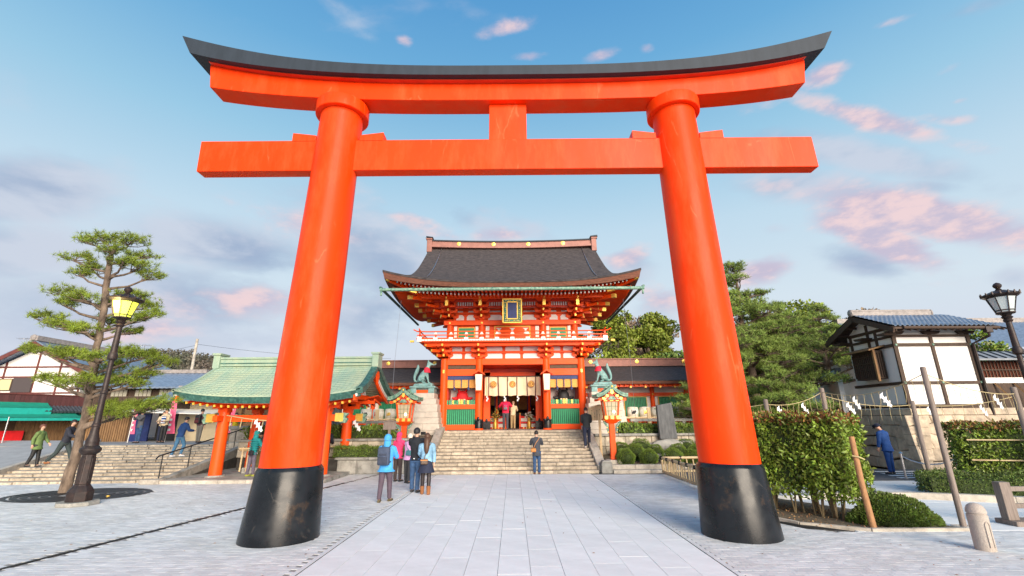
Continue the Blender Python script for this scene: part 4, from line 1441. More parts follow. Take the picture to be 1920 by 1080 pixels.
# ridge
rg = MB()
n_ = 30
for lo, hi, hw, nm, mt in ((12.54, 12.66, .36, 'ridge_foot', m_ridge), (12.66, 12.95, .27, 'ridge_box', m_ridge), (12.95, 13.03, .34, 'ridge_cap', m_roofblack)):
    bw(swept(-5.13, 5.27, lambda x: lo + .13 * abs(x / 5.2) ** 2, lambda x: hi + .13 * abs(x / 5.2) ** 2, CY - hw, CY + hw), nm, mt, G_)
for k, x in enumerate((-3.35, -1.15, 1.05, 3.25)):
    bw(MB().lathe([(0, 0), (.13, 0), (.12, .03), (0, .045)], 20, M=Matrix.Translation((x, CY - .27, 12.81 + .13 * (x / 5.2) ** 2)) @ Matrix.Rotation(R(90), 4, 'X')), 'ridge_medallion', m_gold, G_, smooth=40)
for s in (-1, 1):
    oe = MB().box(s * 5.2 - .16, s * 5.2 + .16, CY - .42, CY + .42, 12.3, 13.12)
    oe.box(s * 5.22 - .2, s * 5.22 + .2, CY - .46, CY + .46, 13.12, 13.22)
    bw(oe, 'ridge_end', m_ridge, G_, bevel=.02)
    bw(MB().prism([(s * 5.2 - .24, 13.22), (s * 5.2 + .24, 13.22), (s * 5.42, 13.33), (s * 4.98, 13.27)], 'y', CY - .5, CY + .5), 'ridge_end_cap', m_roofblack, G_)
    # lightning conductor cable down the slope
    cp = []
    for i in range(11):
        t = 1 - i / 10 * .86
        x = s * (4.55 + .35 * 0 + (.55 if False else 0)) + s * (-.0)
        cp.append((s * (4.45 - .25 * (i / 10) ** 2 * 0), CY - 5.2 * (1 - t) - .01, roofz(t, .64 * (4.45 / EX) ** 3) + .05))
    bw(MB().tube(cp, .02, 5), 'conductor_cable', m_steel, G_)
# green gutter
gt = MB().tube([(-6.62, 21.9, 8.42), (6.62, 21.9, 8.42)], .085, 10)
gt.cyl((-6.55, 21.9, 8.4), (-6.55, 21.9, 8.12), .05, n=8).cyl((6.55, 21.9, 8.4), (6.55, 21.9, 8.12), .05, n=8)
gut = bw(gt, 'gutter', m_lantroof, G_, smooth=50)
for k in range(13):
    x = -6 + k
    MB().bar((x, 21.88, 8.36), (x, 22.1, 8.62), .025).build('gutter_strap', m_copperdk, gut)
for s in (-1, 1):
    bw(MB().tube([(s * 6.7, 22.2, 8.62), (s * 6.75, 32.0, 8.70)], .075, 8), 'gutter', m_copperdk, G_, smooth=50)
    bw(MB().tube([(s * 5.85, 23.2, 8.2), (s * 6.0, 23.25, 5.0), (s * 6.05, 23.3, 1.5)], .008, 4), 'rain_chain', m_steel, G_)

# name plaque
pl = thing('name_plaque', 'upright navy plaque in a carved gold and green frame under the gate eaves', 'plaque', (0, 23.55, 7.06))
Mt = Matrix.Rotation(R(9), 4, 'X')
MB().box(-.50, .50, 0, .06, -.02, 1.24, Mt).build('frame_board', m_greendk, pl)
fr = MB()
for a, b, c, d in ((-.52, -.46, -.04, 1.26), (.46, .52, -.04, 1.26), (-.52, .52, 1.2, 1.26), (-.52, .52, -.04, .02), (-.30, -.25, .16, 1.1), (.25, .30, .16, 1.1), (-.3, .3, 1.05, 1.1), (-.3, .3, .16, .21)):
    fr.box(a, b, -.03, 0, c, d, Mt)
fr.build('gold_border', m_gold, pl)
cv = MB()
for k in range(44):
    t = k / 44 * 4
    e, f_ = int(t), t - int(t)
    x, z = [(-.38 + .76 * f_, .09), (.38, .09 + 1.06 * f_), (.38 - .76 * f_, 1.15), (-.38, 1.15 - 1.06 * f_)][e]
    cv.ball((x + .02 * math.sin(k * 5), -.02, z), (.035 + .012 * math.sin(k * 3), .02, .03), 7, 4, Mt)
cv.build('carving', M('carved_verdigris', (.05, .28, .26), .5, col2=(.75, .55, .15), scale=9, lo=.48, hi=.52), pl, smooth=50)
MB().box(-.25, .25, -.02, 0, .21, 1.05, Mt).build('panel', m_navy, pl)

# ------------------------------------------------------------------ wings (long low galleries)
for s in (-1, 1):
    Wg = thing('gallery_wing', ('long low gallery with dark bark roof running left of the tower gate', 'long low gallery with dark bark roof running right of the tower gate')[s > 0], 'gallery', (s * 8.5, 28.5, 1.5), group='gallery wings beside the gate')
    x0_, x1_ = (4.0, 14.2) if s > 0 else (-14.2, -4.0)

    def wf(u, v):
        x = x0_ + (x1_ - x0_) * u
        return (x, 30.2 - 3.9 * (1 - v), 4.22 + 1.25 * (v ** 1.25))
    wr = MB().grid(20, 14, wf, thick=(0, 0, -.16))
    wr.grid(20, 6, lambda u, v: (x0_ + (x1_ - x0_) * u, 30.2 + 3.9 * (1 - v), 4.22 + 1.25 * (v ** 1.25)), thick=(0, 0, -.16))
    bw(wr, 'roof', m_bark_roof, Wg, smooth=40)
    bw(MB().box(x0_, x1_, 26.29, 26.5, 4.02, 4.17), 'bark_edge', m_bark_edge, Wg)
    bw(MB().box(x0_, x1_, 29.9, 30.5, 5.42, 5.55).box(x0_, x1_, 29.98, 30.42, 5.55, 5.86).box(x0_, x1_, 29.92, 30.48, 5.86, 5.93), 'ridge', m_ridge, Wg)
    k = 0
    while k < 5:
        x = s * (5.1 + 3.05 * k)
        if abs(x) < 14: bw(MB().lathe([(0, 0), (.13, 0), (.12, .03), (0, .045)], 16, M=Matrix.Translation((x, 29.98, 5.72)) @ Matrix.Rotation(R(90), 4, 'X')), 'ridge_medallion', m_gold, Wg)
        k += 1
    bw(MB().box(x0_, x1_, 28.05, 28.2, 1.5, 4.5), 'wall', m_white, Wg)
    bw(MB().box(x0_, x1_, 27.9, 28.04, 3.42, 3.62).box(x0_, x1_, 27.9, 28.04, 4.0, 4.15).box(x0_, x1_, 27.9, 28.04, 1.9, 2.1), 'wall_beam', m_verm, Wg)
    bw(MB().box(x0_, x1_, 26.6, 26.75, 3.88, 4.03), 'eave_purlin', m_verm, Wg)
    re_, rg_ = MB(), MB()
    kk = 0
    x = x0_ + .2
    while x < x1_:
        re_.bar((x, 26.45, 3.98), (x, 28.0, 4.28), .08, .09)
        if kk % 3 == 0: rg_.bar((x, 26.42, 3.86), (x, 26.46, 3.86), .10, .10)
        x += .28
        kk += 1
    bw(re_, 'rafters', m_verm, Wg, kind='stuff')
    bw(rg_, 'gold_studs', m_yellow, Wg)
    for k in range(5):
        xa = s * (4.25 + k * 2.05)
        bw(MB().cyl((xa, 27.95, 1.5), (xa, 27.95, 4.2), .13, n=14), 'column', m_verm, Wg, smooth=40)
        bw(MB().lathe([(0, 0), (.055, 0), (0, .03)], 10, M=Matrix.Translation((xa, 27.80, 3.52)) @ Matrix.Rotation(R(90), 4, 'X')), 'gilt_stud', m_gold, Wg)
        if k == 4: continue
        a, b = sorted((xa + s * .38, xa + s * 1.67))
        f1 = bw(MB().box(a - .04, b + .04, 27.96, 28.04, 2.12, 3.40), 'lattice_frame', m_yellow, Wg)
        MB().box(a, b, 27.94, 28.02, 2.15, 3.36).build('lattice_back', m_greendk, f1)
        for q in range(14):
            x = a + (q + .5) * (b - a) / 14
            MB().box(x - .026, x + .026, 27.88, 27.93, 2.15, 3.36).build('lattice_slat', m_green, f1)


# ------------------------------------------------------------------ purification pavilion
PV = thing('water_pavilion', 'open pavilion with green copper roof on red posts sheltering the water basin', 'pavilion', (-9.4, 19.8, .12))
struct(MB().box(-12.7, -6.75, 17.62, 22.4, -.1, .12), 'pavilion_floor', m_stonegrey)
fk = thing('floor_kerb', 'pale stone kerb along the front of the pavilion floor', 'kerb', (-9.7, 17.6, 0))
x = -12.7
while x < -6.75:
    w = min(rnd.uniform(1.0, 1.7), -6.75 - x)
    bw(MB().box(x + .005, x + w - .005, 17.42, 17.61, -.05, .115), 'kerb_stone', m_stone, fk, bevel=.012)
    x += w
PX, PY = (-11.38, -7.35), (18.6, 21.0)
for x in PX:
    for y in PY:
        bw(MB().lathe([(.235, .12), (.225, .6), (.205, 2.3), (.2, 2.5)], 24, c=(x, y, 0)), 'post', m_verm, PV, smooth=40)
        bw(MB().lathe([(.36, .12), (.34, .17)], 20, c=(x, y, 0)), 'post_base', m_stonegrey, PV)
for y in PY:
    bw(MB().box(-11.9, -6.8, y - .09, y + .09, 2.12, 2.36), 'beam', m_verm, PV, bevel=.01)
for x in PX:
    bw(MB().box(x - .09, x + .09, 18.0, 21.6, 2.14, 2.34), 'cross_beam', m_verm, PV, bevel=.01)
for x, s in ((-11.9, -1), (-6.8, 1)):
    for y in PY:
        b = MB().prism([(-.0, -.16), (.22, -.2), (.3, -.05), (.2, .02), (.32, .16), (.12, .2), (0, .16)], 'y', -.09, .09, Matrix.Translation((x, y, 2.24)) @ Matrix.Scale(s, 4, (1, 0, 0)))
        bw(b, 'carved_nose', m_lantroof, PV)
        bw(MB().box(x - s * .02 - .16, x - s * .02 + .16, y - .1, y + .1, 2.1, 2.42), 'nose_collar', m_gold, PV)
for x in PX:
    for y in PY:
        mbk = MB()
        mbk.cbox((x, y, 2.55), (.36, .36, .16)).cbox((x, y, 2.68), (1.0, .12, .12)).cbox((x, y, 2.68), (.12, 1.0, .12))
        for q in (-.42, 0, .42): mbk.cbox((x + q, y, 2.79), (.17, .17, .1)).cbox((x, y + q, 2.79), (.17, .17, .1))
        bw(mbk, 'bracket_set', m_verm, PV)
for y in (18.6, 21.0):
    bw(MB().box(-12.5, -6.2, y - .08, y + .08, 2.84, 2.98), 'purlin', m_verm, PV)
ex0, ex1 = -12.8, -5.75
RC = (ex0 + ex1) / 2
RH = (ex1 - ex0) / 2


def pz(v, x):
    return 3.02 + 1.42 * v ** 1.35 + .26 * abs((x - RC) / RH) ** 3 * (1 - v) ** .7


for sg in (-1, 1):
    n_ = 16
    for k in range(n_):
        v0, v1 = k / n_, (k + 1) / n_

        def f(u, v, v0=v0, v1=v1):
            vv = v0 + (v1 - v0) * v
            x = RC + (2 * u - 1) * (RH * (1 - .035 * vv))
            return (x, 19.8 + sg * 2.35 * (1 - vv), pz(vv, x) + .022 * (1 - v))
        bw(MB().grid(22, 1, f, thick=(0, 0, -.05)), 'copper_course', m_copper, PV, smooth=30)
    sm_ = MB()
    for q in range(36):
        u = (q + .5) / 36
        pts = []
        for k in range(13):
            v = k / 12
            x = RC + (2 * u - 1) * (RH * (1 - .035 * v))
            pts.append((x, 19.8 + sg * 2.35 * (1 - v), pz(v, x) + .02))
        sm_.tube(pts, .008, 4)
    bw(sm_, 'standing_seams', m_copper, PV, kind='stuff')
    bw(MB().grid(30, 3, lambda u, v: (RC + (2 * u - 1) * RH, 19.8 + sg * (2.36 - .12 * v), pz(0, RC + (2 * u - 1) * RH) - .02 - .24 * v), thick=(0, -sg * .1, 0)), 'eave_edge', m_copperdk, PV, smooth=40)
    bw(MB().grid(24, 4, lambda u, v: (RC + (2 * u - 1) * (RH - .25), 19.8 + sg * (2.2 - 1.2 * v), pz(0, RC + (2 * u - 1) * RH) - .28 + v * .18), thick=(0, 0, .03)), 'eave_boarding', m_verm, PV)
    rr, rt = MB(), MB()
    for k in range(24):
        x = RC - RH + .3 + (k + .5) * (2 * RH - .6) / 24
        z = pz(0, x) - .36
        y0 = 19.8 + sg * 2.05
        rr.bar((x, y0, z), (x, 19.8 + sg * 1.1, z + .18), .07, .08)
        rt.bar((x, y0 + sg * .01, z), (x, y0 + sg * .05, z - .01), .075, .085)
    bw(rr, 'rafters', m_verm, PV, kind='stuff')
    bw(rt, 'rafter_caps', m_yellow, PV, kind='stuff')
for s in (-1, 1):
    xx = RC + s * (RH - .02)
    for sg in (-1, 1):
        for nm, mt, dx, dz, w, hh in (('verge_roll', m_copperdk if s > 0 else m_copper, .0, -.05 if s > 0 else -.02, .26 if s > 0 else .10, .24 if s > 0 else .12), ('verge_line', m_whitep, -.10, -.22, .08, .10), ('barge_board', m_verm, -.16, -.32, .08, .2)):
            pts = []
            mb = MB()
            vs, fs = [], []
            for k in range(13):
                v = k / 12 * 1.0
                y = 19.8 + sg * 2.35 * (1 - v)
                z = pz(v, xx) + dz
                xk = xx - s * .12 * v + s * dx
                for i, j in ((-1, -1), (1, -1), (1, 1), (-1, 1)): vs.append((xk + i * w / 2, y, z + j * hh / 2))
            for k in range(12):
                for i in range(4):
                    a, b = k * 4 + i, k * 4 + (i + 1) % 4
                    fs.append((a, b, b + 4, a + 4))
            fs += [(0, 1, 2, 3), (48, 49, 50, 51)]
            bw(mb.add(vs, fs), nm, mt, PV, smooth=30)
    bw(MB().prism([(18.4, 3.1), (19.1, 3.7), (19.8, 4.2), (20.5, 3.7), (21.2, 3.1)], 'x', RC + s * (RH - .9) - .03, RC + s * (RH - .9) + .03), 'gable_panel', m_whitep, PV)
    bw(MB().box(RC + s * (RH - .86) - .04, RC + s * (RH - .86) + .04, 18.2, 21.4, 3.0, 3.2).box(RC + s * (RH - .86) - .04, RC + s * (RH - .86) + .04, 19.7, 19.9, 3.2, 4.2), 'gable_frame', m_verm, PV)
    pd = MB().prism([(19.6, 3.95), (19.8, 3.6), (20.0, 3.95), (19.9, 4.15), (19.7, 4.15)], 'x', RC + s * (RH - .05) - .03, RC + s * (RH - .05) + .03)
    bw(pd, 'gable_pendant', m_verm, PV)
    bw(MB().box(RC + s * 3.4 - .14, RC + s * 3.4 + .14, 19.5, 20.1, 4.30, 4.86).prism([(RC + s * 3.4 - .17, 4.86), (RC + s * 3.4 + .17, 4.86), (RC + s * 3.4 + .2, 4.95), (RC + s * 3.4 - .2, 4.95)], 'y', 19.45, 20.15), 'ridge_end', m_copper, PV, bevel=.02)
bw(MB().box(RC - 3.28, RC + 3.28, 19.62, 19.98, 4.40, 4.70).box(RC - 3.28, RC + 3.28, 19.56, 20.04, 4.70, 4.78), 'ridge', m_copper, PV, bevel=.015)
bw(MB().box(RC - 3.28, RC + 3.28, 19.60, 20.0, 4.5, 4.54), 'ridge_line', m_copperdk, PV)
# straw rope with paper streamers on the beam
rp_ = thing('straw_rope', 'sagging straw rope with hanging strands and white paper on the front beam of the pavilion', 'rope', (-9.4, 18.4, 2.2))
bw(MB().tube([(-11.2 + i * .385, 18.45, 2.36 - .22 * math.sin(PI * i / 10)) for i in range(11)], .022, 6), 'rope_line', m_rope, rp_)
for k in range(9):
    x = -11.0 + k * .42
    bw(MB().tube([(x, 18.44, 2.3 - .2 * math.sin(PI * k / 9)), (x - .03, 18.44, 1.95 - .12 * math.sin(PI * k / 9))], [.012, .02], 5), 'strand', m_rope, rp_)


def shide(name, mat, loc, rz=0, s_=1.0):
    mb = MB()
    for q in range(3):
        mb.prism([(q * .10, -.1 - q * .13), (q * .10 + .12, -.02 - q * .13), (q * .10 + .10, -.16 - q * .13), (q * .10 - .02, -.24 - q * .13)], 'y', -.004, .004)
        mb.prism([(q * .10 + .02, -.2 - q * .13), (q * .10 + .1, -.12 - q * .13), (q * .10 + .16, -.2 - q * .13), (q * .10 + .1, -.27 - q * .13)], 'y', .004, .009)
    return mb.build(name, mat, None, loc, (0, 0, rz))


o = shide('paper_streamer', m_shide, (-10.05, 18.4, 2.25))
tag(o, 'white zigzag paper hanging from the pavilion beam left of the big pillar', 'paper streamer', 'streamers on the pavilion')
o = shide('paper_streamer', m_shide, (-6.95, 20.6, 2.2))
tag(o, 'white zigzag paper hanging at the right end of the pavilion', 'paper streamer', 'streamers on the pavilion')
# basin with bamboo rails and ladles
ba = thing('water_basin', 'mossy stone water basin with bamboo rails under the pavilion', 'basin', (-9.3, 20.0, .12))
bw(MB().box(-10.9, -7.9, 19.5, 20.7, .12, .34), 'plinth', m_stonegrey, ba, bevel=.02)
bw(MB().add([(-10.6, 19.65, .34), (-8.1, 19.65, .34), (-8.1, 20.5, .34), (-10.6, 20.5, .34), (-10.75, 19.6, .92), (-8.0, 19.6, .92), (-8.0, 20.6, .92), (-10.75, 20.6, .92)],
            [(3, 2, 1, 0), (4, 5, 6, 7), (0, 1, 5, 4), (1, 2, 6, 5), (2, 3, 7, 6), (3, 0, 4, 7)]), 'trough', M('mossy_stone', (.13, .11, .03), .9, col2=(.20, .16, .07), scale=4, bump=.4), ba, bevel=.02)
for y, z in ((19.5, 1.06), (20.7, 1.06), (19.58, 1.0)):
    bw(MB().cyl((-11.1, y, z), (-7.7, y, z), .045, n=10), 'bamboo_pole', m_bamboo, ba, smooth=40)
for x in (-10.95, -10.7, -7.9, -7.75, -7.6):
    bw(MB().cyl((x, 19.45, .2), (x, 19.5, 1.12), .035, n=8), 'bamboo_post', m_bamboo, ba, smooth=40)
for k in range(5):
    x = -10.3 + k * .45
    ldl = MB().cyl((x, 19.4, 1.11), (x + .05, 19.95, 1.12), .012, n=6).cyl((x + .05, 19.95, 1.08), (x + .05, 19.95, 1.17), .045, n=10)
    tag(ldl.build('ladle', m_woodpale), ['leftmost wooden ladle on the bamboo rail of the basin', 'second wooden ladle from the left on the basin rail', 'middle wooden ladle on the basin rail', 'fourth wooden ladle from the left on the basin rail', 'rightmost wooden ladle on the basin rail'][k], 'ladle', 'ladles on the basin')
tag(MB().box(-10.62, -10.3, 19.4, 19.42, .86, .96).build('paper_notice', m_shide), 'small white notice tied below the bamboo rail of the basin', 'notice')

# ------------------------------------------------------------------ red lanterns


def red_lantern(x, y, z, ph, label):
    t = thing('shrine_lantern', label, 'lantern', (x, y, z), group='red shrine lanterns beside the steps')
    t.scale = (.85, .85, .96)
    MB().box(-.36, .36, -.36, .36, -.3, .1).build('base_stone', m_stone, t, bevel=.02)
    MB().lathe([(.19, .1), (.17, .3), (.165, ph)], 4, ph=PI / 4, sx=1.15, sy=1.15).build('post', m_verm, t, bevel=.02)
    p = MB().add([(-.18, -.18, ph - .12), (.18, -.18, ph - .12), (.18, .18, ph - .12), (-.18, .18, ph - .12), (-.46, -.40, ph + .06), (.46, -.40, ph + .06), (.46, .40, ph + .06), (-.46, .40, ph + .06)],
                 [(3, 2, 1, 0), (4, 5, 6, 7), (0, 1, 5, 4), (1, 2, 6, 5), (2, 3, 7, 6), (3, 0, 4, 7)])
    p.build('platform', m_verm, t)
    for s in (-1, 1):
        c = MB().tube([(s * .19, -.12, ph - .55), (s * .24, -.14, ph - .38), (s * .23, -.14, ph - .25), (s * .33, -.16, ph - .14), (s * .44, -.2, ph - .02)], [.02, .05, .05, .055, .03], 6)
        c.build('carved_bracket', m_lantroof, t, smooth=40)
        g = MB().ball((s * .22, -.2, ph - .50), .03, 6, 4).ball((s * .27, -.2, ph - .3), .03, 6, 4).ball((s * .42, -.3, ph + .02), .045, 6, 4)
        g.build('gilt_leaf', m_gold, t)
    MB().box(-.36, .36, -.33, .33, ph + .06, ph + .22).build('sill', m_verm, t, bevel=.01)
    g = MB()
    for q in (-.3, 0, .3): g.box(q - .08, q + .08, -.345, -.333, ph + .07, ph + .21)
    for q in (-.3, 0, .3): g.box(q - .08, q + .08, -.42, -.405, ph + .86, ph + .90)
    g.build('gilt_plate', m_gold, t)
    z0, z1 = ph + .22, ph + .84
    pz_ = MB().add([(-.29, -.29, z0), (.29, -.29, z0), (.29, .29, z0), (-.29, .29, z0), (-.36, -.36, z1), (.36, -.36, z1), (.36, .36, z1), (-.36, .36, z1)],
                   [(3, 2, 1, 0), (4, 5, 6, 7), (0, 1, 5, 4), (1, 2, 6, 5), (2, 3, 7, 6), (3, 0, 4, 7)])
    pn = pz_.build('lantern_pane', m_lantglow, t)
    k = MB()
    k.ball((.10, -.34, z0 + .17), (.07, .03, .07), 10, 6)
    k.build('bulb_glow', m_lantcore, pn)
    for s in (-1, 1):
        for q in (-1, 1):
            MB().bar((s * .30, q * .30, z0 - .02), (s * .38, q * .38, z1 + .04), .075).build('corner_post', m_verm, t)
    gr = MB()
    for q in (-1, 0, 1): gr.bar((q * .17, -.30, z0), (q * .21, -.372, z1), .012)
    for q in (.33, .66): gr.bar((-.32, -.30 - .07 * q, z0 + .62 * q), (.32, -.30 - .07 * q, z0 + .62 * q), .012)
    gr.build('pane_lattice', m_greendk, pn)
    MB().box(-.42, .42, -.41, .41, z1 + .0, z1 + .08).build('head_rail', m_verm, t)
    # curved gable roof, gable to the front
    zr = z1 + .08

    def rf_(u, v, off=0.0):
        a = 2 * u - 1
        return (a * .80, -.72 + 1.44 * v, zr + .11 + off + .42 * (1 - abs(a)) ** 1.55 + .06 * abs(a) ** 4 + .05 * (2 * v - 1) ** 2)
    MB().grid(20, 8, rf_, thick=(0, 0, -.10)).build('roof', m_lantroof, t, smooth=35)
    for q in (-1, 1):
        yy_ = q * .70
        rb = MB()
        rb.tube([(rf_((a + 1) / 2, .5 + q * .49)[0], yy_, rf_((a + 1) / 2, .5 + q * .49)[2] + .02) for a in [i / 8 - 1 for i in range(17)]], .05, 6)
        rb.build('roof_roll', m_lantroof, t, smooth=40)
        bb = MB()
        vs, fs = [], []
        for i in range(17):
            a = i / 8 - 1
            z = rf_((a + 1) / 2, .5)[2] - .10
            for dz in (0, -.11):
                for dy in (-.03, .03): vs.append((a * .70, q * .62 + dy, z + dz))
        for i in range(16):
            k_ = i * 4
            fs += [(k_, k_ + 4, k_ + 6, k_ + 2), (k_ + 1, k_ + 3, k_ + 7, k_ + 5), (k_ + 2, k_ + 6, k_ + 7, k_ + 3), (k_, k_ + 1, k_ + 5, k_ + 4)]
        bb.add(vs, fs).build('barge_board', m_verm, t)
    for k_ in range(7):
        a = (k_ - 3) / 3.4
        if abs(a) < .05: continue
        MB().tube([(a * .80, -.72, rf_((a + 1) / 2, 0)[2] + .03), (a * .80, .72, rf_((a + 1) / 2, 1)[2] + .03)], .022, 5).build('roof_rib', m_lantroof, t)
    MB().prism([(-.30, zr), (.30, zr), (.12, zr + .22), (0, zr + .32), (-.12, zr + .22)], 'y', -.56, -.50).build('gable_panel', m_verdark, t)
    g = MB()
    for a in (-.62, -.36, 0, .36, .62):
        z = rf_((a + 1) / 2, .5)[2] - .16
        g.box(a * .70 - .07, a * .70 + .07, -.665, -.652, z - .05, z + .05)
    g.prism([(-.10, zr + .30), (0, zr + .22), (.10, zr + .30), (0, zr + .45)], 'y', -.67, -.655)
    g.build('gilt_ornament', m_gold, t)
    MB().prism([(-.2, zr - .0), (.2, zr), (.1, zr + .14), (-.1, zr + .14)], 'y', -.60, -.57).build('carved_panel', m_lantroof, t)
    MB().box(-.06, .06, -.70, .70, zr + .48, zr + .57).build('ridge', m_lantroof, t, bevel=.01)
    f_ = MB()
    for q in (-1, 1):
        f_.ball((0, q * .70, zr + .58), (.085, .05, .08), 8, 6)
        for k_ in range(5):
            tt = k_ * PI / 4
            f_.ball((.10 * math.cos(tt), q * .70, zr + .60 + .075 * math.sin(tt)), .028, 6, 4)
    f_.build('ridge_ornament', m_lantroof, t, smooth=50)
    MB().ball((0, -.76, zr + .57), (.045, .02, .045), 8, 5).build('gilt_boss', m_gold, t)
    return t


red_lantern(4.30, 20.75, .35, 1.76, 'red post lantern with curved green roof standing right of the central steps')
red_lantern(-4.92, 21.5, .72, 1.34, 'red post lantern with curved green roof standing left of the central steps')

# ------------------------------------------------------------------ fox statues on stepped pedestals
def skin_obj(name, pts, edges, radii, mat, parent=None, sub=1, root=0, smooth=True, world=None):
    me = bpy.data.meshes.new(name)
    me.from_pydata([tuple(p) for p in pts], edges, [])
    me.materials.append(mat)
    o = link_mesh(name, me, parent)
    md = o.modifiers.new('skin', 'SKIN')
    md.use_smooth_shade = smooth
    sv = me.skin_vertices[0].data
    for i, r_ in enumerate(radii):
        sv[i].radius = (r_, r_) if isinstance(r_, (int, float)) else r_
        sv[i].use_root = (i == root)
    if sub:
        s2 = o.modifiers.new('sub', 'SUBSURF')
        s2.levels = s2.render_levels = sub
    return o


for s in (-1, 1):
    cx = s * 4.70
    pdn = thing('stone_pedestal', ('stepped pale granite pedestal under the left fox statue', 'stepped pale granite pedestal under the right fox statue')[s > 0], 'pedestal', (cx, 24.6, 1.4))
    tiers = [(1.4, 1.62, 1.08), (1.62, 1.95, 1.03), (1.95, 2.24, .98), (2.24, 2.52, .93), (2.52, 2.90, .88), (2.90, 3.18, .78), (3.18, 3.47, .66)]
    for z0, z1, hw in tiers:
        n_ = 1 if hw < .8 else 2
        sp = rnd.uniform(-.3, .3) if n_ == 2 else 0
        xs_ = [cx - hw] + ([cx + sp] if n_ == 2 else []) + [cx + hw]
        for a, b in zip(xs_[:-1], xs_[1:]):
            bw(MB().box(a + .003, b - .003, 24.6 - hw, 24.6 + hw, z0 + .004, z1 - .003), 'stone_block', m_ped, pdn, bevel=.014)
    fx = thing('fox_statue', ('seated bronze green fox with red bib facing right on the left pedestal', 'seated bronze green fox with red bib facing left on the right pedestal')[s > 0], 'fox statue', (cx, 24.5, 3.47))
    d = -s      # facing direction along x
    b = MB()
    b.box(-.68, .68, -.45, .45, .26, .36).box(-.62, -.30, -.42, .42, 0, .26).box(.30, .62, -.42, .42, 0, .26).box(-.3, .3, -.3, .42, .18, .26)
    b.build('bronze_base', m_verdi, fx, bevel=.03)
    MB().box(-.3, .3, -.38, -.32, .0, .16).build('red_inset', m_verm, fx)
    rk = MB().add([(-.52, -.36, .36), (.52, -.36, .36), (.52, .36, .36), (-.52, .36, .36), (-.46, -.30, .50), (.48, -.30, .53), (.46, .30, .56), (-.44, .30, .5)], [(3, 2, 1, 0), (4, 5, 6, 7), (0, 1, 5, 4), (1, 2, 6, 5), (2, 3, 7, 6), (3, 0, 4, 7)])
    rk.build('bronze_rock', m_verdi, fx, bevel=.05)
    P_f = [(-.26, 0, .72), (-.12, 0, .88), (.04, 0, 1.08), (.14, 0, 1.26), (.20, 0, 1.44), (.25, 0, 1.56), (.35, 0, 1.535), (.46, 0, 1.50),
           # front legs
           (.14, -.11, .98), (.20, -.11, .76), (.26, -.11, .56), (.36, -.11, .54), (.14, .11, .98), (.18, .11, .76), (.22, .11, .56), (.32, .11, .54),
           # haunches
           (-.20, -.17, .70), (.04, -.20, .74), (-.08, -.19, .58), (.10, -.19, .56), (-.20, .17, .70), (.04, .20, .74), (-.08, .19, .58), (.10, .19, .56),
           # tail
           (-.38, 0, .60), (-.50, 0, .66), (-.52, 0, .86), (-.44, 0, 1.08), (-.36, 0, 1.28), (-.34, 0, 1.42), (-.36, 0, 1.52),
           # ears
           (.20, -.07, 1.64), (.18, -.085, 1.76), (.20, .07, 1.64), (.18, .085, 1.76)]
    E_f = [(0, 1), (1, 2), (2, 3), (3, 4), (4, 5), (5, 6), (6, 7), (2, 8), (8, 9), (9, 10), (10, 11), (2, 12), (12, 13), (13, 14), (14, 15), (0, 16), (16, 17), (17, 18), (18, 19), (0, 20), (20, 21), (21, 22), (22, 23),
           (0, 24), (24, 25), (25, 26), (26, 27), (27, 28), (28, 29), (29, 30), (5, 31), (31, 32), (5, 33), (33, 34)]
    R_f = [.19, .19, .17, .12, .10, .105, .065, .035, .085, .055, .04, .04, .085, .055, .04, .04, .12, .10, .05, .035, .12, .10, .05, .035, .05, .06, .075, .10, .10, .065, .02, .045, .01, .045, .01]
    skin_obj('fox_body', [(p[0] * d, p[1], p[2]) for p in P_f], E_f, R_f, m_verdi, fx, sub=2)
    bib = MB().lathe([(.125, 1.36), (.16, 1.28), (.20, 1.16), (.22, 1.08)], 18, c=(.125 * d, 0, 0), sx=.95, cap=False, M=None)
    bib.build('bib', m_bib, fx, smooth=60)
    if s < 0: MB().tube([(.46, -.02, 1.49), (.56, 0, 1.50), (.62, 0, 1.56)], [.03, .025, .02], 6).build('held_key', m_verdi, fx)

# ------------------------------------------------------------------ stone rail, sake barrels and shelf
for s in (-1, 1):
    rl = thing('stone_rail', ('low grey stone rail on short posts left of the steps', 'low grey stone rail on short posts right of the steps')[s > 0], 'stone rail', (s * 8, 23.9, 1.4))
    xa, xb = (5.9, 12.4) if s > 0 else (-12.4, -5.9)
    bw(MB().box(xa, xb, 23.78, 24.02, 1.98, 2.12), 'rail', m_stonegrey, rl, bevel=.02)
    k = xa + .3
    while k < xb:
        bw(MB().box(k - .09, k + .09, 23.8, 24.0, 1.4, 1.98), 'post', m_stonegrey, rl)
        k += 1.2
    shf = thing('barrel_shelf', ('plain wooden shelf carrying sake barrels before the left wing', 'plain wooden shelf carrying sake barrels before the right wing')[s > 0], 'shelf', (s * 8, 25.6, 1.5))
    xa, xb = (5.4, 12.6) if s > 0 else (-12.6, -5.4)
    bw(MB().box(xa, xb, 25.25, 25.95, 2.14, 2.22), 'board', m_woodpale, shf)
    for q in range(5):
        x = xa + .15 + q * (xb - xa - .3) / 4
        bw(MB().box(x - .09, x + .09, 25.2, 25.32, 1.4, 2.7), 'post', m_woodpale, shf)
m_brl = M('barrel_straw', (.86, .82, .72), .8, var=.06, scale=10, bump=.2)
m_bred = M('barrel_print_red', (.6, .04, .04), .7)
m_bgrn = M('barrel_print_green', (.05, .25, .08), .7)
kind_w = ['with a green band and black mark', 'with a large black mark', 'with a red seal', 'with a gold and black print', 'with a pink and green print']


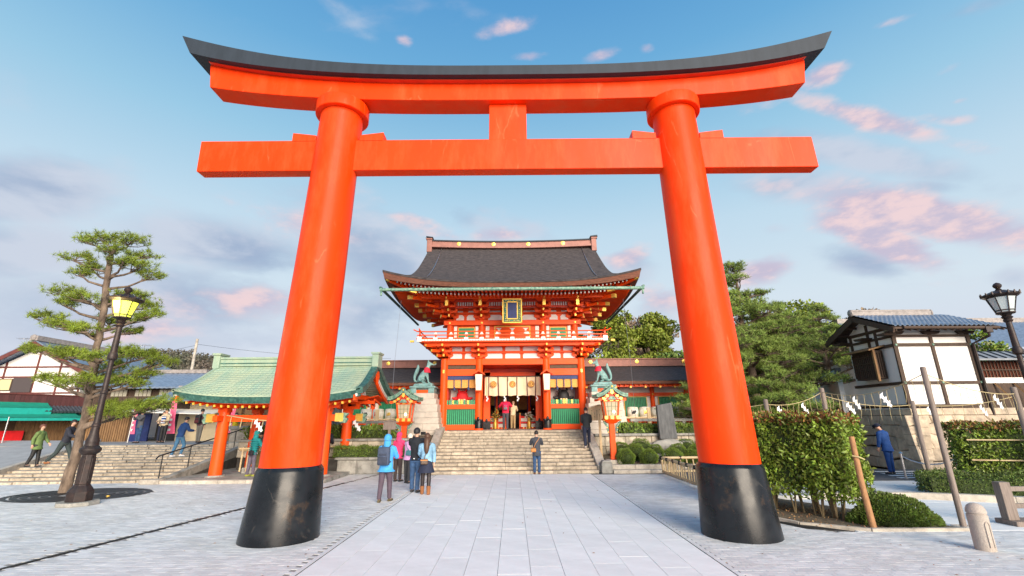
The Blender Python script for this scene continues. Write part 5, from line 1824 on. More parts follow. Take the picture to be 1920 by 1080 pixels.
def barrel(x, y, z, v, label, grp):
    t = thing('sake_barrel', label, 'barrel', (x, y, z), group=grp)
    MB().lathe([(.26, 0), (.285, .08), (.30, .25), (.29, .42), (.265, .50), (.1, .52)], 20).build('barrel_body', m_brl, t, smooth=50)
    r_ = MB()
    for zz in (.06, .13, .40, .46): r_.lathe([(.292, zz - .008), (.30, zz), (.292, zz + .008)], 20, cap=False)
    r_.build('rope_band', m_rope, t)
    d_ = MB()
    if v == 0: d_.box(-.2, .2, -.30, -.27, .38, .43)
    q = [(.0, .24, .09), (-.06, .2, .05), (.07, .28, .05), (.05, .16, .04)]
    for a, b, c in q[:(2 + v % 3)]: d_.ball((a, -.285, b), (c, .02, c * 1.1), 8, 5)
    d_.box(-.13, -.10, -.295, -.28, .12, .36)
    d_.build('printed_mark', [m_bgrn, m_black, m_bred, m_gold, m_pinkflag][v], t)


pos = [-6.0, -6.65, -7.3, -7.95]
names = ['nearest the left stone pedestal', 'second from the left stone pedestal', 'third from the left stone pedestal', 'fourth from the left stone pedestal']
for k, x in enumerate(pos): barrel(x, 25.55, 2.22, (0, 3, 2, 1)[k], 'white sake barrel on the shelf, ' + names[k], 'sake barrels left of the gate')
pos = [5.75, 6.5, 7.15, 7.8, 8.45, 9.1, 9.75, 10.5, 11.15]
nm2 = ['nearest', 'second from', 'third from', 'fourth from', 'fifth from', 'sixth from', 'seventh from', 'eighth from', 'ninth from']
for k, x in enumerate(pos): barrel(x, 25.55, 2.22, (4, 1, 3, 0, 2, 1, 4, 0, 3)[k], 'white sake barrel on the right shelf, ' + nm2[k] + ' the pedestal', 'sake barrels right of the gate')

# notice boards
for lab, x, y, z0, zb, zt, hw, mt, pm in (('pale new wooden notice board on a tall post right of the steps', 4.02, 22.0, .40, 2.05, 2.60, .50, m_woodpale, m_woodpale),
                                         ('small weathered wooden notice board on a post left of the steps', -5.22, 20.1, .0, 1.75, 2.05, .26, m_woodgrey, m_woodgrey)):
    t = thing('notice_board', lab, 'notice board', (x, y, z0))
    MB().box(-.05, .05, -.04, .04, 0, zb - z0 + .1).build('post', pm, t)
    h2 = zt - zb
    MB().prism([(-hw, 0), (hw, 0), (hw, h2), (0, h2 + hw * .28), (-hw, h2)], 'y', -.07, -.02, Matrix.Translation((0, 0, zb - z0))).build('board', mt, t)
    r_ = MB()
    for s in (-1, 1): r_.bar((0, -.05, zt - z0 + hw * .32), (s * (hw + .1), -.05, zt - z0 + hw * .0), .14, .035)
    r_.build('roof_strip', mt, t)
    if hw > .3:
        w_ = MB()
        for c in range(7):
            for k in range(9):
                if rnd.random() < .8:
                    xx, zz = -.36 + c * .12, zb - z0 + .5 - k * .055
                    w_.box(xx - .012, xx + .012 * rnd.choice((0, 1, 2)), -.073, -.071, zz - .02, zz + .008)
        w_.build('brushed_writing', m_interior, t, kind='stuff')
# stele
t = thing('stone_stele', 'tall dark slate stele on a rough boulder base among the bushes', 'stone monument', (7.25, 22.4, .5))
MB().add([(-.40, -.12, .7), (.42, -.12, .7), (.42, .12, .7), (-.40, .12, .7), (-.42, -.11, 2.22), (.30, -.10, 2.34), (.30, .10, 2.34), (-.42, .11, 2.22)],
         [(3, 2, 1, 0), (4, 5, 6, 7), (0, 1, 5, 4), (1, 2, 6, 5), (2, 3, 7, 6), (3, 0, 4, 7)]).build('slab', M('slate', (.07, .073, .078), .8, col2=(.13, .135, .14), scale=3, stretch=(3, 3, .6), bump=.3), t, bevel=.02)


def rock(c, r, seed=0):
    mb = MB()
    n, m2 = 12, 8
    mb.ball(c, r, n, m2)
    rr = random.Random(seed)
    k = [rr.uniform(0, 6) for _ in range(4)]
    vs = []
    for v in mb.v:
        d = Vector(v) - Vector(c)
        f_ = 1 + .16 * math.sin(d.x * 7 / r[0] * .4 + k[0]) + .12 * math.sin(d.y * 9 + k[1]) + .13 * math.sin(d.z * 8 + k[2])
        vs.append(tuple(Vector(c) + d * f_))
    mb.v = vs
    return mb


for k, (c, r) in enumerate((((-.1, 0, .4), (.75, .4, .42)), ((.75, .1, .32), (.5, .35, .34)), ((-.85, .1, .25), (.4, .3, .26)))):
    rock(c, r, k).build('boulder', m_stonegrey, t, smooth=25)
for k, (x, y, r) in enumerate(((9.6, 21.9, (.45, .35, .75)), (5.9, 22.2, (.35, .3, .25)))):
    tag(rock((0, 0, r[2] * .5), r, k + 5).build('rock', m_stonegrey, None, (x, y, .35), smooth=25), ('upright dark rock among the round bushes near the right pillar', 'small rock lying under the stone wall right of the red lantern')[k], 'rock')
# bamboo barrier
bf = thing('bamboo_barrier', 'low bamboo barrier of split poles tied with black cord beside the right pillar', 'bamboo fence', (5.9, 19.0, 0))
A_, B_ = Vector((5.86, 19.1, 0)), Vector((5.75, 14.2, 0))
C_ = Vector((9.2, 19.3, 0))
for P0, P1 in ((A_, B_), (A_, C_)):
    for z in (.12, .62):
        bw(MB().cyl(P0 + Vector((0, 0, z)), P1 + Vector((0, 0, z)), .05, n=10), 'bamboo_rail', m_bamboo, bf, smooth=40)
    L_ = (P1 - P0).length
    n_ = int(L_ / .24)
    for k in range(n_ + 1):
        p = P0.lerp(P1, k / n_)
        bw(MB().cyl(p + Vector((0, 0, .06)), p + Vector((rnd.uniform(-.06, .06), rnd.uniform(-.06, .06), .62)), .026, n=8), 'bamboo_stick', m_bamboo, bf, smooth=40)
        if k % 3 == 0: bw(MB().cyl(p + Vector((-.03, 0, .56)), p + Vector((-.03, 0, .68)), .056, n=8), 'cord_tie', m_black, bf)

# ------------------------------------------------------------------ street lamps


def street_lamp(x, y, lit, label, hgt=5.95):
    t = thing('street_lamp', label, 'street lamp', (x, y, 0), group='ornate cast iron lamps')
    MB().lathe([(.48, 0), (.48, .10)], 8, ph=PI / 8).build('foot_slab', m_stonegrey, t, bevel=.02)
    MB().lathe([(.30, .10), (.30, .34), (.25, .42), (.185, .50), (.185, .52)], 8, ph=PI / 8).build('foot', m_iron, t, bevel=.015)
    MB().lathe([(.18, .52), (.16, 1.28)], 8, ph=PI / 8).build('plinth', m_iron, t, bevel=.015)
    for k in range(4):
        a = k * PI / 2 + PI / 4 * 0
        MB().box(-.06, .06, -.012, .012, 0, .6, Matrix.Rotation(a, 4, 'Z') @ Matrix.Translation((0, -.165, .6))).build('relief_panel', m_iron, t, bevel=.01)
    MB().lathe([(.16, 1.28), (.22, 1.33), (.24, 1.38), (.24, 1.43), (.20, 1.47), (.16, 1.51), (.15, 1.58), (.16, 1.63), (.13, 1.72), (.10, 1.85), (.088, 2.0)], 16).build('base_moulding', m_iron, t, smooth=30)
    MB().lathe([(.088, 2.0), (.105, 2.02), (.105, 2.07), (.085, 2.10), (.076, 2.9), (.092, 2.93), (.092, 2.97), (.070, 3.0), (.064, 3.85), (.115, 3.90), (.125, 3.97), (.115, 4.04), (.085, 4.1), (.07, 4.85)], 20).build('shaft', m_iron, t, smooth=25)
    MB().lathe([(.085, 4.85), (.12, 4.90), (.09, 4.94), (.14, 5.0), (.10, 5.04), (.13, 5.08), (.20, 5.12)], 16).build('collar', m_iron, t, smooth=25)
    gl = MB().lathe([(.20, 5.12), (.34, 5.62)], 8, ph=PI / 8).build('glass', m_glasslit if lit else m_glassoff, t)
    if lit:
        pass
    fr = MB()
    for k in range(8):
        a = PI / 8 + k * PI / 4
        fr.bar((.205 * math.cos(a), .205 * math.sin(a), 5.12), (.35 * math.cos(a), .35 * math.sin(a), 5.62), .022)
    fr.lathe([(.20, 5.10), (.235, 5.12), (.235, 5.15), (.22, 5.15)], 8, ph=PI / 8).lathe([(.23, 5.19), (.25, 5.20), (.245, 5.22)], 8, ph=PI / 8, cap=False)
    fr.build('cage', m_iron, t)
    MB().lathe([(.34, 5.60), (.44, 5.66), (.46, 5.70), (.33, 5.76), (.14, 5.84), (.05, 5.86)], 8, ph=PI / 8).build('hood', m_iron, t)
    cr_ = MB()
    for k in range(16):
        a = PI / 8 + k * PI / 8
        rr_ = .44 if k % 2 == 0 else .42
        cr_.tube([(rr_ * math.cos(a), rr_ * math.sin(a), 5.68), ((rr_ + .02) * math.cos(a), (rr_ + .02) * math.sin(a), 5.77)], [.035, .012], 5)
    cr_.build('crest_leaves', m_iron, t, kind='stuff')
    MB().lathe([(.05, 5.84), (.08, 5.87), (.05, 5.90), (.10, 5.96), (.11, 6.01), (.07, 6.07), (.01, 6.10)], 12).build('finial', m_iron, t, smooth=40)
    if lit:
        ld = bpy.data.lights.new('lamp_light', 'POINT')
        ld.energy = 35
        ld.color = (1, .85, .35)
        ld.shadow_soft_size = .15
        lo_ = bpy.data.objects.new('lamp_light', ld)
        COL.objects.link(lo_)
        lo_.parent = t
        lo_.location = (0, 0, 5.62 - .95)
        lo_.location = (0, -.45, 5.4)
    return t


street_lamp(-11.7, 13.3, True, 'lit cast iron street lamp with yellow glass in front of the tall pine')
street_lamp(15.1, 13.6, False, 'unlit cast iron street lamp at the right edge beside the storehouse', 5.95)

# bollard
bo = thing('stone_bollard', 'round topped pale granite bollard in the right foreground', 'bollard', (7.72, 8.35, 0))
bo_m = MB().lathe([(.135, 0), (.135, .53), (.122, .54), (.122, .55), (.135, .56), (.127, .62), (.10, .67), (.055, .70), (.01, .71)], 28)
m_bol = M('speckled_granite', (.50, .44, .38), .8, col2=(.36, .31, .27), scale=60, bump=.4, bscale=70, dirt_sheen=(.22, .18, .15), dscale=4, damt=.4)
bo_m.build('shaft', m_bol, bo, smooth=40)
MB().tube([(-.035, -.136, .06), (-.035, -.136, .40), (-.02, -.137, .43), (0, -.138, .44), (.02, -.137, .43), (.035, -.136, .40), (.035, -.136, .06)], .008, 6).build('carved_groove', m_bol, bo)

# wooden posts with shimenawa rope
posts = [(8.88, 9.95, 3.12, .056), (12.0, 14.1, 2.55, .062), (12.9, 12.0, 2.8, .070), (7.55, 14.0, 2.62, .062), (9.42, 14.2, 2.95, .068)]
plab = ['tallest grey wooden rope post standing in the white slab walk', 'thinner grey wooden rope post behind the tallest one at the kerb', 'grey wooden rope post at the right edge behind the wooden rail', 'short grey rope post top showing over the left end of the hedge', 'grey rope post top showing over the middle of the hedge']
for (x, y, h2, r), lab in zip(posts, plab):
    t = thing('rope_post', lab, 'wooden post', (x, y, 0), group='posts of the straw rope enclosure')
    MB().lathe([(r, 0), (r * .96, h2), (r * .7, h2 + .02)], 12).build('pole', m_woodgrey, t, smooth=40)
    MB().box(-.15, .15, -.12, .12, 0, .03).build('foot_plate', m_steel, t)


def rope(label, a, b, sag, ns, sh):
    t = thing('straw_rope', label, 'rope', ((a[0] + b[0]) / 2, (a[1] + b[1]) / 2, 0), group='straw ropes of the enclosure')
    a, b = Vector(a), Vector(b)

    def p(u): return a.lerp(b, u) - Vector((0, 0, sag * 4 * u * (1 - u)))
    bw(MB().tube([p(i / 14) for i in range(15)], .009, 5), 'rope_line', m_rope, t)
    for k in range(ns):
        u = (k + .6) / ns
        q = p(u)
        bw(MB().tube([q, q + Vector((rnd.uniform(-.03, .03), 0, -.22)), q + Vector((rnd.uniform(-.05, .05), 0, -.42))], [.005, .007, .003], 4), 'strand', m_rope, t)
    for u, lb in sh:
        o = shide('paper_streamer', m_shide, p(u), rz=rnd.uniform(-.3, .3))
        o.scale = (.62, 1, .72)
        tag(o, lb, 'paper streamer', 'paper streamers on the straw ropes')


rope('straw rope from the middle hedge post to the tallest post', (9.42, 14.2, 2.85), (8.88, 9.95, 3.0), .25, 14, [(.35, 'white zigzag paper hanging before the gable side of the storehouse'), (.62, 'white zigzag paper blowing left of the tallest post over the hedge')])
rope('straw rope from the tallest post to the right edge post', (8.88, 9.95, 3.0), (12.9, 12.0, 2.65), .14, 14, [(.70, 'white zigzag paper blowing near the downpipe of the storehouse')])
rope('straw rope linking the two hedge posts', (7.55, 14.0, 2.5), (9.42, 14.2, 2.85), .16, 10, [(.18, 'white zigzag paper at the left end of the rope above the hedge'), (.6, 'white zigzag paper midway between the two hedge posts')])
rope('straw rope running left from the short hedge post', (6.4, 14.9, 2.45), (7.55, 14.0, 2.5), .06, 4, [])
rope('straw rope behind, from the thinner post to the right edge post', (12.0, 14.1, 2.45), (15.5, 14.4, 2.7), .14, 10, [(.12, 'white zigzag paper hanging right of the thinner post before the stone base'), (.62, 'white zigzag paper hanging before the right bay of the storehouse')])
rope('straw rope behind, from the middle hedge post to the thinner post', (9.42, 14.2, 2.75), (12.0, 14.1, 2.45), .15, 9, [(.25, 'white zigzag paper low over the right end of the big hedge')])
# stake in the hedge
t = thing('hedge_stake', 'orange brown round stake leaning in front of the big hedge', 'stake', (6.98, 9.78, 0))
MB().tube([(0, 0, 0), (-.02, .05, .8), (.0, .1, 1.72)], [.06, .055, .05], 10).build('stake_pole', m_stake, t, smooth=40)
MB().tube([(-.1, .05, 1.35), (.0, 0, 1.33), (.12, .02, 1.28)], .012, 5).build('tie', m_rope, t)
# wooden trestle rail at right edge
t = thing('wooden_barrier', 'grey wooden trestle barrier at the right edge of the slab walk', 'barrier', (10.05, 10.15, 0))
MB().box(-.11, .11, -.08, .08, .09, .80).build('post', m_woodgrey, t, bevel=.01)
MB().box(-.12, 1.6, -.22, .22, .0, .09).build('foot', m_woodgrey, t, bevel=.01)
for z in (.30, .62): MB().box(.10, 2.2, -.03, .03, z, z + .09).build('rail', m_woodgrey, t, bevel=.006)
# chain posts
cp = [(13.3, 16.6), (14.05, 15.4), (16.4, 15.2)]
for k, (x, y) in enumerate(cp):
    t = thing('chain_post', ['steel chain post beside the guard', 'steel chain post right of the guard', 'steel chain post hidden behind the rope post'][k], 'bollard', (x, y, .08), group='steel chain posts')
    MB().lathe([(.06, 0), (.06, .03), (.035, .04), (.035, .80)], 12).build('tube', m_steel, t, smooth=30)
    MB().lathe([(.06, .80), (.07, .83), (.03, .87)], 12).build('cap', m_steel, t, smooth=30)
for k in range(2):
    a, b = Vector((*cp[k], .82)), Vector((*cp[k + 1], .82))
    tag(MB().tube([a.lerp(b, i / 10) - Vector((0, 0, .9 * (i / 10) * (1 - i / 10))) for i in range(11)], .02, 6).build('hanging_chain', m_steel), ['white chain sagging between the two posts beside the guard', 'white chain sagging to the right behind the rope posts'][k], 'chain')
# dark parcel / car edge peeping behind the hedge
cx_ = gp(1765, 880)


# ------------------------------------------------------------------ storehouse on its stone base
SH = thing('storehouse', 'white plaster storehouse with dark timbers and blue grey tiled roof on a stone base', 'storehouse', (18, 20.7, 2.45))
X0, X1, Y0, Y1 = 16.46, 19.68, 19.5, 22.3
ZB, ZT = 2.50, 5.62
bw(MB().box(X0 + .04, X1 - .04, Y0 + .04, Y1 - .04, ZB, ZT + .2), 'plaster_wall', m_white, SH)
bw(MB().prism([(Y0 + .04, ZT + .2), (Y1 - .04, ZT + .2), ((Y0 + Y1) / 2, ZT + 1.05)], 'x', X0 + .04, X1 - .04), 'gable_plaster', m_white, SH)
for x, w in ((X0, .17), (18.05, .13), (X1 - .02, .15)):
    bw(MB().box(x - w / 2 + .02, x + w / 2 + .02, Y0 - .02, Y0 + .06, ZB, ZT + .1), 'corner_post' if x != 18.05 else 'stud', m_wooddk, SH, bevel=.008)
for z, hh in ((ZB - .02, .12), (3.42, .12), (5.02, .13), (5.42, .10)):
    bw(MB().box(X0 - .03, X1 + .05, Y0 - .035, Y0 + .05, z, z + hh), 'horizontal_beam', m_wooddk, SH, bevel=.006)
    bw(MB().box(X0 - .035, X0 + .05, Y0 + .06, Y1 + .03, z, z + hh), 'gable_beam', m_wooddk, SH, bevel=.006)
st_ = MB()
for x in (X0 + .02, 18.07, X1):
    for z in (3.48, 5.08): st_.lathe([(0, 0), (.055, 0), (.04, .03), (0, .035)], 8, M=Matrix.Translation((x, Y0 - .035, z)) @ Matrix.Rotation(R(90), 4, 'X'))
bw(st_, 'beam_stud', m_lantroof, SH, kind='stuff')
for y in (Y0 + .95, (Y0 + Y1) / 2, Y1 - .3):
    bw(MB().box(X0 - .03, X0 + .05, y - .05, y + .05, 5.15, 6.2 if abs(y - 20.9) < .3 else 5.9), 'gable_stud', m_wooddk, SH)
bw(MB().box(X0 - .04, X0 + .05, Y0 + .2, Y1 - .2, 5.78, 5.90), 'gable_beam', m_wooddk, SH)
for y in (Y0 + .02, (Y0 + Y1) / 2, Y1):
    bw(MB().prism([(y - .28, 5.58), (y - .18, 5.48), (y + .18, 5.48), (y + .28, 5.58)], 'x', X0 - .5, X0 + .0), 'corbel', m_wooddk, SH)
for x in (X0 + .05, 18.07, X1 - .1):
    bw(MB().prism([(x - .42, 5.66), (x - .30, 5.54), (x + .30, 5.54), (x + .42, 5.66)], 'y', Y0 - .10, Y0 - .0), 'corbel', m_wooddk, SH)
# roof: tiles laid one by one on the front slope
YR, ZR2 = 20.9, 6.62
rx0, rx1 = 15.92, 20.3
ye = 18.75
ze = 5.72
nrow, ncol = 9, 22
tm = MB()
tw = (rx1 - rx0) / ncol


def tile_sec(n=7):
    return [(i / (n - 1) * tw, .030 * math.sin(i / (n - 1) * 2 * PI + .6)) for i in range(n)]


sec = tile_sec()
vs = [(a, 0, b + .035) for a, b in sec] + [(a, .33, b) for a, b in sec] + [(a, 0, b + .005) for a, b in sec]
n7 = len(sec)
fs = [(i, i + 1, i + 1 + n7, i + n7) for i in range(n7 - 1)] + [(i, i + 2 * n7, i + 1 + 2 * n7, i + 1) for i in range(n7 - 1)]
tme = MB().add(vs, fs).mesh('roof_tile', m_rtile, smooth=60)
sl = math.atan2(ZR2 - ze, YR - ye)
L_ = math.hypot(ZR2 - ze, YR - ye)
for r_ in range(nrow):
    for c in range(ncol):
        d = r_ * L_ / nrow
        o = link_mesh('roof_tile', tme, SH, Vector((rx0 + c * tw, ye + d * math.cos(sl), ze + d * math.sin(sl) + .06)) - SH.location, (sl, 0, 0))
bw(MB().add([(rx0, ye, ze), (rx1, ye, ze), (rx1, YR, ZR2), (rx0, YR, ZR2), (rx0, 2 * YR - ye, ze), (rx1, 2 * YR - ye, ze),
             (rx0, ye, ze - .08), (rx1, ye, ze - .08), (rx1, YR, ZR2 - .08), (rx0, YR, ZR2 - .08), (rx0, 2 * YR - ye, ze - .08), (rx1, 2 * YR - ye, ze - .08)],
            [(0, 1, 2, 3), (3, 2, 5, 4), (7, 6, 9, 8), (8, 9, 10, 11), (0, 6, 7, 1), (0, 3, 9, 6), (3, 4, 10, 9), (1, 7, 8, 2), (2, 8, 11, 5), (4, 5, 11, 10)]), 'roof_deck', m_wooddk, SH)
rd = MB()
for c in range(ncol):
    rd.grid(3, 10, lambda u, v: (rx0 + (c + u) * tw, 2 * YR - ye - (YR - ye) * v, ze + .06 + (ZR2 - ze) * v + .03 * math.sin(u * 6.28)))
bw(rd, 'rear_tiles', m_rtile, SH, kind='stuff')
bw(MB().box(rx0 - .02, rx1 - .7, YR - .14, YR + .14, ZR2 + .02, ZR2 + .24).box(rx0 - .05, rx1 - .65, YR - .09, YR + .09, ZR2 + .24, ZR2 + .33), 'ridge', m_ridgetile, SH, bevel=.03)
bw(MB().ball((rx0 - .02, YR, ZR2 + .17), (.08, .17, .18), 10, 6).ball((rx1 - .66, YR, ZR2 + .17), (.08, .17, .18), 10, 6), 'ridge_end', m_ridgetile, SH, smooth=50, kind='stuff')
for sgn in (-1, 1):
    bw(MB().bar((rx0 + .03, YR, ZR2 - .12), (rx0 + .03, YR + sgn * (YR - ye), ze - .12), .07, .22), 'barge_board', m_wooddk, SH)
for k in range(7):
    y = ye + .25 + k * .62
    z = ZR2 - abs(y - YR) * (ZR2 - ze) / (YR - ye) - .2
    bw(MB().bar((rx0 + .05, y, z), (X0, y, z), .09, .1), 'purlin_end', m_wooddk, SH)
rft = MB()
for k in range(17):
    x = rx0 + .15 + k * .3
    rft.bar((x, ye + .03, ze - .12), (x, Y0, ze + .18), .05, .07)
bw(rft, 'eave_rafters', m_wooddk, SH, kind='stuff')
bw(MB().tube([(rx0 + .4, ye - .05, ze - .03), (rx1, ye - .05, ze - .06)], .06, 8), 'gutter', m_wooddk, SH, smooth=40)
dp = MB().box(X1 - .02, X1 + .26, ye - .14, ye + .04, ze - .28, ze - .02)
bw(dp, 'rain_head', m_iron, SH, bevel=.02)
bw(MB().tube([(X1 + .12, ye - .05, ze - .25), (X1 + .12, ye - .05, ze - .4), (X1 + .05, Y0 - .1, ze - .62), (X1 + .06, Y0 - .1, 1.2)], .055, 8), 'downpipe', m_iron, SH, smooth=50)
# lattice bay window on the gable side
bx = thing('x', '', '') if False else None
lwn = bw(MB().box(X0 - .42, X0, 20.25, 21.55, 3.72, 4.95), 'bay_window', m_wooddk, SH, bevel=.01)
lt = MB()
for k in range(12): lt.box(X0 - .46, X0 - .425, 20.3 + k * .11, 20.34 + k * .11, 3.8, 4.85)
for z in (4.1, 4.4, 4.7): lt.box(X0 - .47, X0 - .43, 20.25, 21.55, z, z + .03)
for k in range(4): lt.box(X0 - .38 + k * .1, X0 - .35 + k * .1, 20.20, 20.24, 3.8, 4.85)
lt.build('lattice', m_wooddk, lwn)
bw(MB().add([(X0 - .75, 20.05, 4.92), (X0 - .75, 21.8, 4.92), (X0, 21.8, 5.12), (X0, 20.05, 5.12), (X0 - .75, 20.05, 4.98), (X0 - .75, 21.8, 4.98), (X0, 21.8, 5.18), (X0, 20.05, 5.18)],
            [(3, 2, 1, 0), (4, 5, 6, 7), (0, 1, 5, 4), (1, 2, 6, 5), (2, 3, 7, 6), (3, 0, 4, 7)]), 'bay_roof', m_wood, SH)
bw(MB().bar((X0 - .46, 20.2, 3.6), (X0 - .46, 20.2, 5.0), .09), 'bay_post', m_wood, SH)
# stone base
sb = thing('stone_platform', 'battered base of large fitted tan stones under the storehouse', 'stone base', (17, 19.4, 0))
wcourses(sb, 16.05, 22.6, 19.06, 0, 2.16, 5, .38, .95, m_basestone, jit=.07, depth=.4, batter=.155, proud=.05)
wcourses(sb, 16.38, 22.6, 19.395, 2.165, 2.44, 1, .9, 1.6, m_basestone, jit=.0, depth=.4, batter=.155, proud=.01)
wcourses(sb, 0, 3.76, 0, 0, 2.16, 5, .4, .9, m_basestone, jit=.07, depth=.4, batter=.155, dirx=(0, -1), org=(16.06, 22.86), proud=.05)
wcourses(sb, 0, 3.44, 0, 2.165, 2.44, 1, .8, 1.4, m_basestone, jit=.0, depth=.4, batter=.155, dirx=(0, -1), org=(16.395, 22.86), proud=.01)
bw(MB().box(16.75, 30, 19.8, 30, -.05, 2.43), 'base_fill', m_mortar, sb)
# long plaster wall at left behind the hedge, with a black board dado
pw = thing('plaster_wall', 'low white plaster wall with tiled coping and black boards left of the storehouse', 'wall', (20, 33, 1.2))
Aw, Bw = Vector((25.5, 44, 0)), Vector((16.1, 22.6, 0))


def seg(mb, A, B, z0, z1, t, za=None, zb=None, off=0.0):
    """upright slab from A to B in plan, thickness t; tops and feet may differ at the two ends"""
    A, B = Vector((A[0], A[1], 0)), Vector((B[0], B[1], 0))
    d = (B - A).normalized()
    n = Vector((d.y, -d.x, 0))
    a0, a1 = (z0, z1) if za is None else za
    b0, b1 = (z0, z1) if zb is None else zb
    vs = []
    for P, lo, hi in ((A, a0, a1), (B, b0, b1)):
        for o_, z in ((off, lo), (off + t, lo), (off + t, hi), (off, hi)):
            q = P + n * o_
            vs.append((q.x, q.y, z))
    return mb.add(vs, [(0, 1, 2, 3), (7, 6, 5, 4), (0, 4, 5, 1), (1, 5, 6, 2), (2, 6, 7, 3), (3, 7, 4, 0)])


bw(seg(MB(), Aw, Bw, 1.2, 4.0, .2), 'plaster', m_white, pw)
bw(seg(MB(), Aw, Bw, 1.2, 2.85, .05, off=.21), 'board_dado', m_wooddk, pw)
cop_ = MB()
dW = (Bw - Aw).normalized()
nW = Vector((dW.y, -dW.x, 0))
LL = (Bw - Aw).length
k = 0
while k * .28 < LL - .2:
    c0 = Aw + dW * (k * .28 + .14)
    tlo = link_mesh('coping_tile', pw_t, pw) if False else None
    cop_.tube([c0 + nW * .65 + Vector((0, 0, 4.0)), c0 + nW * .1 + Vector((0, 0, 4.32))], .10, 6)
    k += 1
bw(cop_, 'coping_tiles', m_rtile, pw, kind='stuff')
bw(seg(MB(), Aw, Bw, 4.28, 4.45, .24, off=-.02), 'coping_ridge', m_rtiledk, pw)
# gallery wall to the right of the storehouse
gwt = thing('garden_wall', 'boarded garden wall with lattice strip and metal roof at the right edge', 'wall', (23, 21.8, 2.4))
bw(MB().box(19.9, 30, 21.9, 22.0, 2.45, 3.6), 'board_wall', m_wooddk, gwt)
bw(MB().box(19.9, 30, 21.86, 22.02, 3.6, 3.85), 'plaster_strip', m_white, gwt)
bw(MB().box(19.9, 30, 22.0, 22.05, 3.85, 4.65), 'lattice_back', M('red_brown_board', (.22, .05, .02), .7, var=.3, scale=9), gwt)
lt = MB()
for k in range(60): lt.box(19.95 + k * .16, 19.985 + k * .16, 21.92, 21.97, 3.85, 4.65)
lt.box(19.9, 30, 21.91, 21.98, 4.2, 4.24)
bw(lt, 'lattice_bars', m_wooddk, gwt, kind='stuff')
rfw = MB().add([(19.8, 21.4, 4.62), (30, 21.4, 4.62), (30, 22.2, 5.05), (19.8, 22.2, 5.05), (19.8, 21.4, 4.70), (30, 21.4, 4.70), (30, 22.2, 5.13), (19.8, 22.2, 5.13)], [(3, 2, 1, 0), (4, 5, 6, 7), (0, 1, 5, 4), (1, 2, 6, 5), (2, 3, 7, 6), (3, 0, 4, 7)])
bw(rfw, 'roof_sheet', M('grey_metal_roof', (.20, .22, .25), .5, var=.15, scale=3), gwt)
rb = MB()
for k in range(22): rb.bar((20 + k * .45, 21.4, 4.73), (20 + k * .45, 22.2, 5.16), .05)
bw(rb, 'roof_batten', m_rtiledk, gwt, kind='stuff')
for k in range(5): bw(MB().bar((20.4 + k * .9, 21.4, 2.5), (20.0 + k * .9, 21.85, 3.6), .07), 'brace', m_wood, gwt)
# big tiled roof behind at right
br = thing('tiled_building', 'building with a large blue grey tiled roof behind the storehouse at right', 'building', (27, 29, 2.4))
bw(MB().box(22.5, 36, 27.5, 33, 2.4, 6.0), 'wall', m_white, br)
tl = MB()
for c in range(56):
    tl.grid(2, 12, lambda u, v: (22 + (c + u) * .27, 26.4 + 3.9 * v, 5.9 + 2.3 * v + .045 * math.sin(u * PI) + .03 * (1 - (v * 12) % 1)))
bw(tl, 'roof_tiles', m_rtile, br, kind='stuff')
bw(MB().box(22, 37, 30.2, 30.6, 8.15, 8.5), 'ridge', m_ridgetile, br)

# ------------------------------------------------------------------ houses at left
HL = thing('timbered_house', 'white gabled house with maroon timbers and cream windows at far left', 'house', (-31.1, 31, 1))
hx0, hx1, hy = -34.3, -28.0, 30.0
bw(MB().prism([(hx0, .8), (hx1, .8), (hx1, 5.45), (-31.1, 7.05), (hx0, 5.45)], 'y', hy, hy + 9), 'wall', m_white, HL)
m_mar = M('maroon_timber', (.13, .035, .03), .6, var=.15)
for x, zt in ((-33.2, 6.0), (-31.15, 7.0), (-29.6, 6.3), (-28.1, 5.4)):
    bw(MB().box(x - .06, x + .06, hy - .04, hy + .02, 3.3, zt), 'stud', m_mar, HL)
for z in (5.62, 4.98, 3.95):
    bw(MB().box(hx0, hx1 - (0 if z < 5.5 else .3), hy - .05, hy + .02, z, z + .1), 'beam', m_mar, HL)
for a, b in ((-34.2, -33.35), (-33.30, -32.45)):
    f = bw(MB().box(a, b, hy - .08, hy, 4.15, 4.92), 'window', m_wooddk, HL)
    MB().box(a + .06, b - .06, hy - .10, hy - .081, 4.2, 4.87).build('pane', M('cream_blind', (.60, .52, .28), .5), f)
bw(MB().box(-32.4, -31.15, hy - .1, hy, 4.05, 4.98), 'shutter_case', M('grey_shutter', (.07, .055, .055), .6), HL)
for s in (-1, 1):
    xe = -31.1 + s * 4.0
    r_ = MB().add([(-31.1, 29.3, 7.2), (xe, 29.3, 5.10), (xe, 39.5, 5.10), (-31.1, 39.5, 7.2), (-31.1, 29.3, 7.38), (xe, 29.3, 5.28), (xe, 39.5, 5.28), (-31.1, 39.5, 7.38)], [(3, 2, 1, 0), (4, 5, 6, 7), (0, 1, 5, 4), (1, 2, 6, 5), (2, 3, 7, 6), (3, 0, 4, 7)])
    bw(r_, 'roof', m_rtile, HL)
    bw(MB().bar((-31.1, 29.28, 7.15), (xe, 29.28, 5.05), .08, .24), 'barge_board', m_mar, HL)
bw(MB().box(-31.35, -30.85, 29.2, 39.5, 7.3, 7.62).ball((-31.1, 29.2, 7.5), (.2, .12, .2), 10, 6), 'ridge', m_ridgetile, HL)
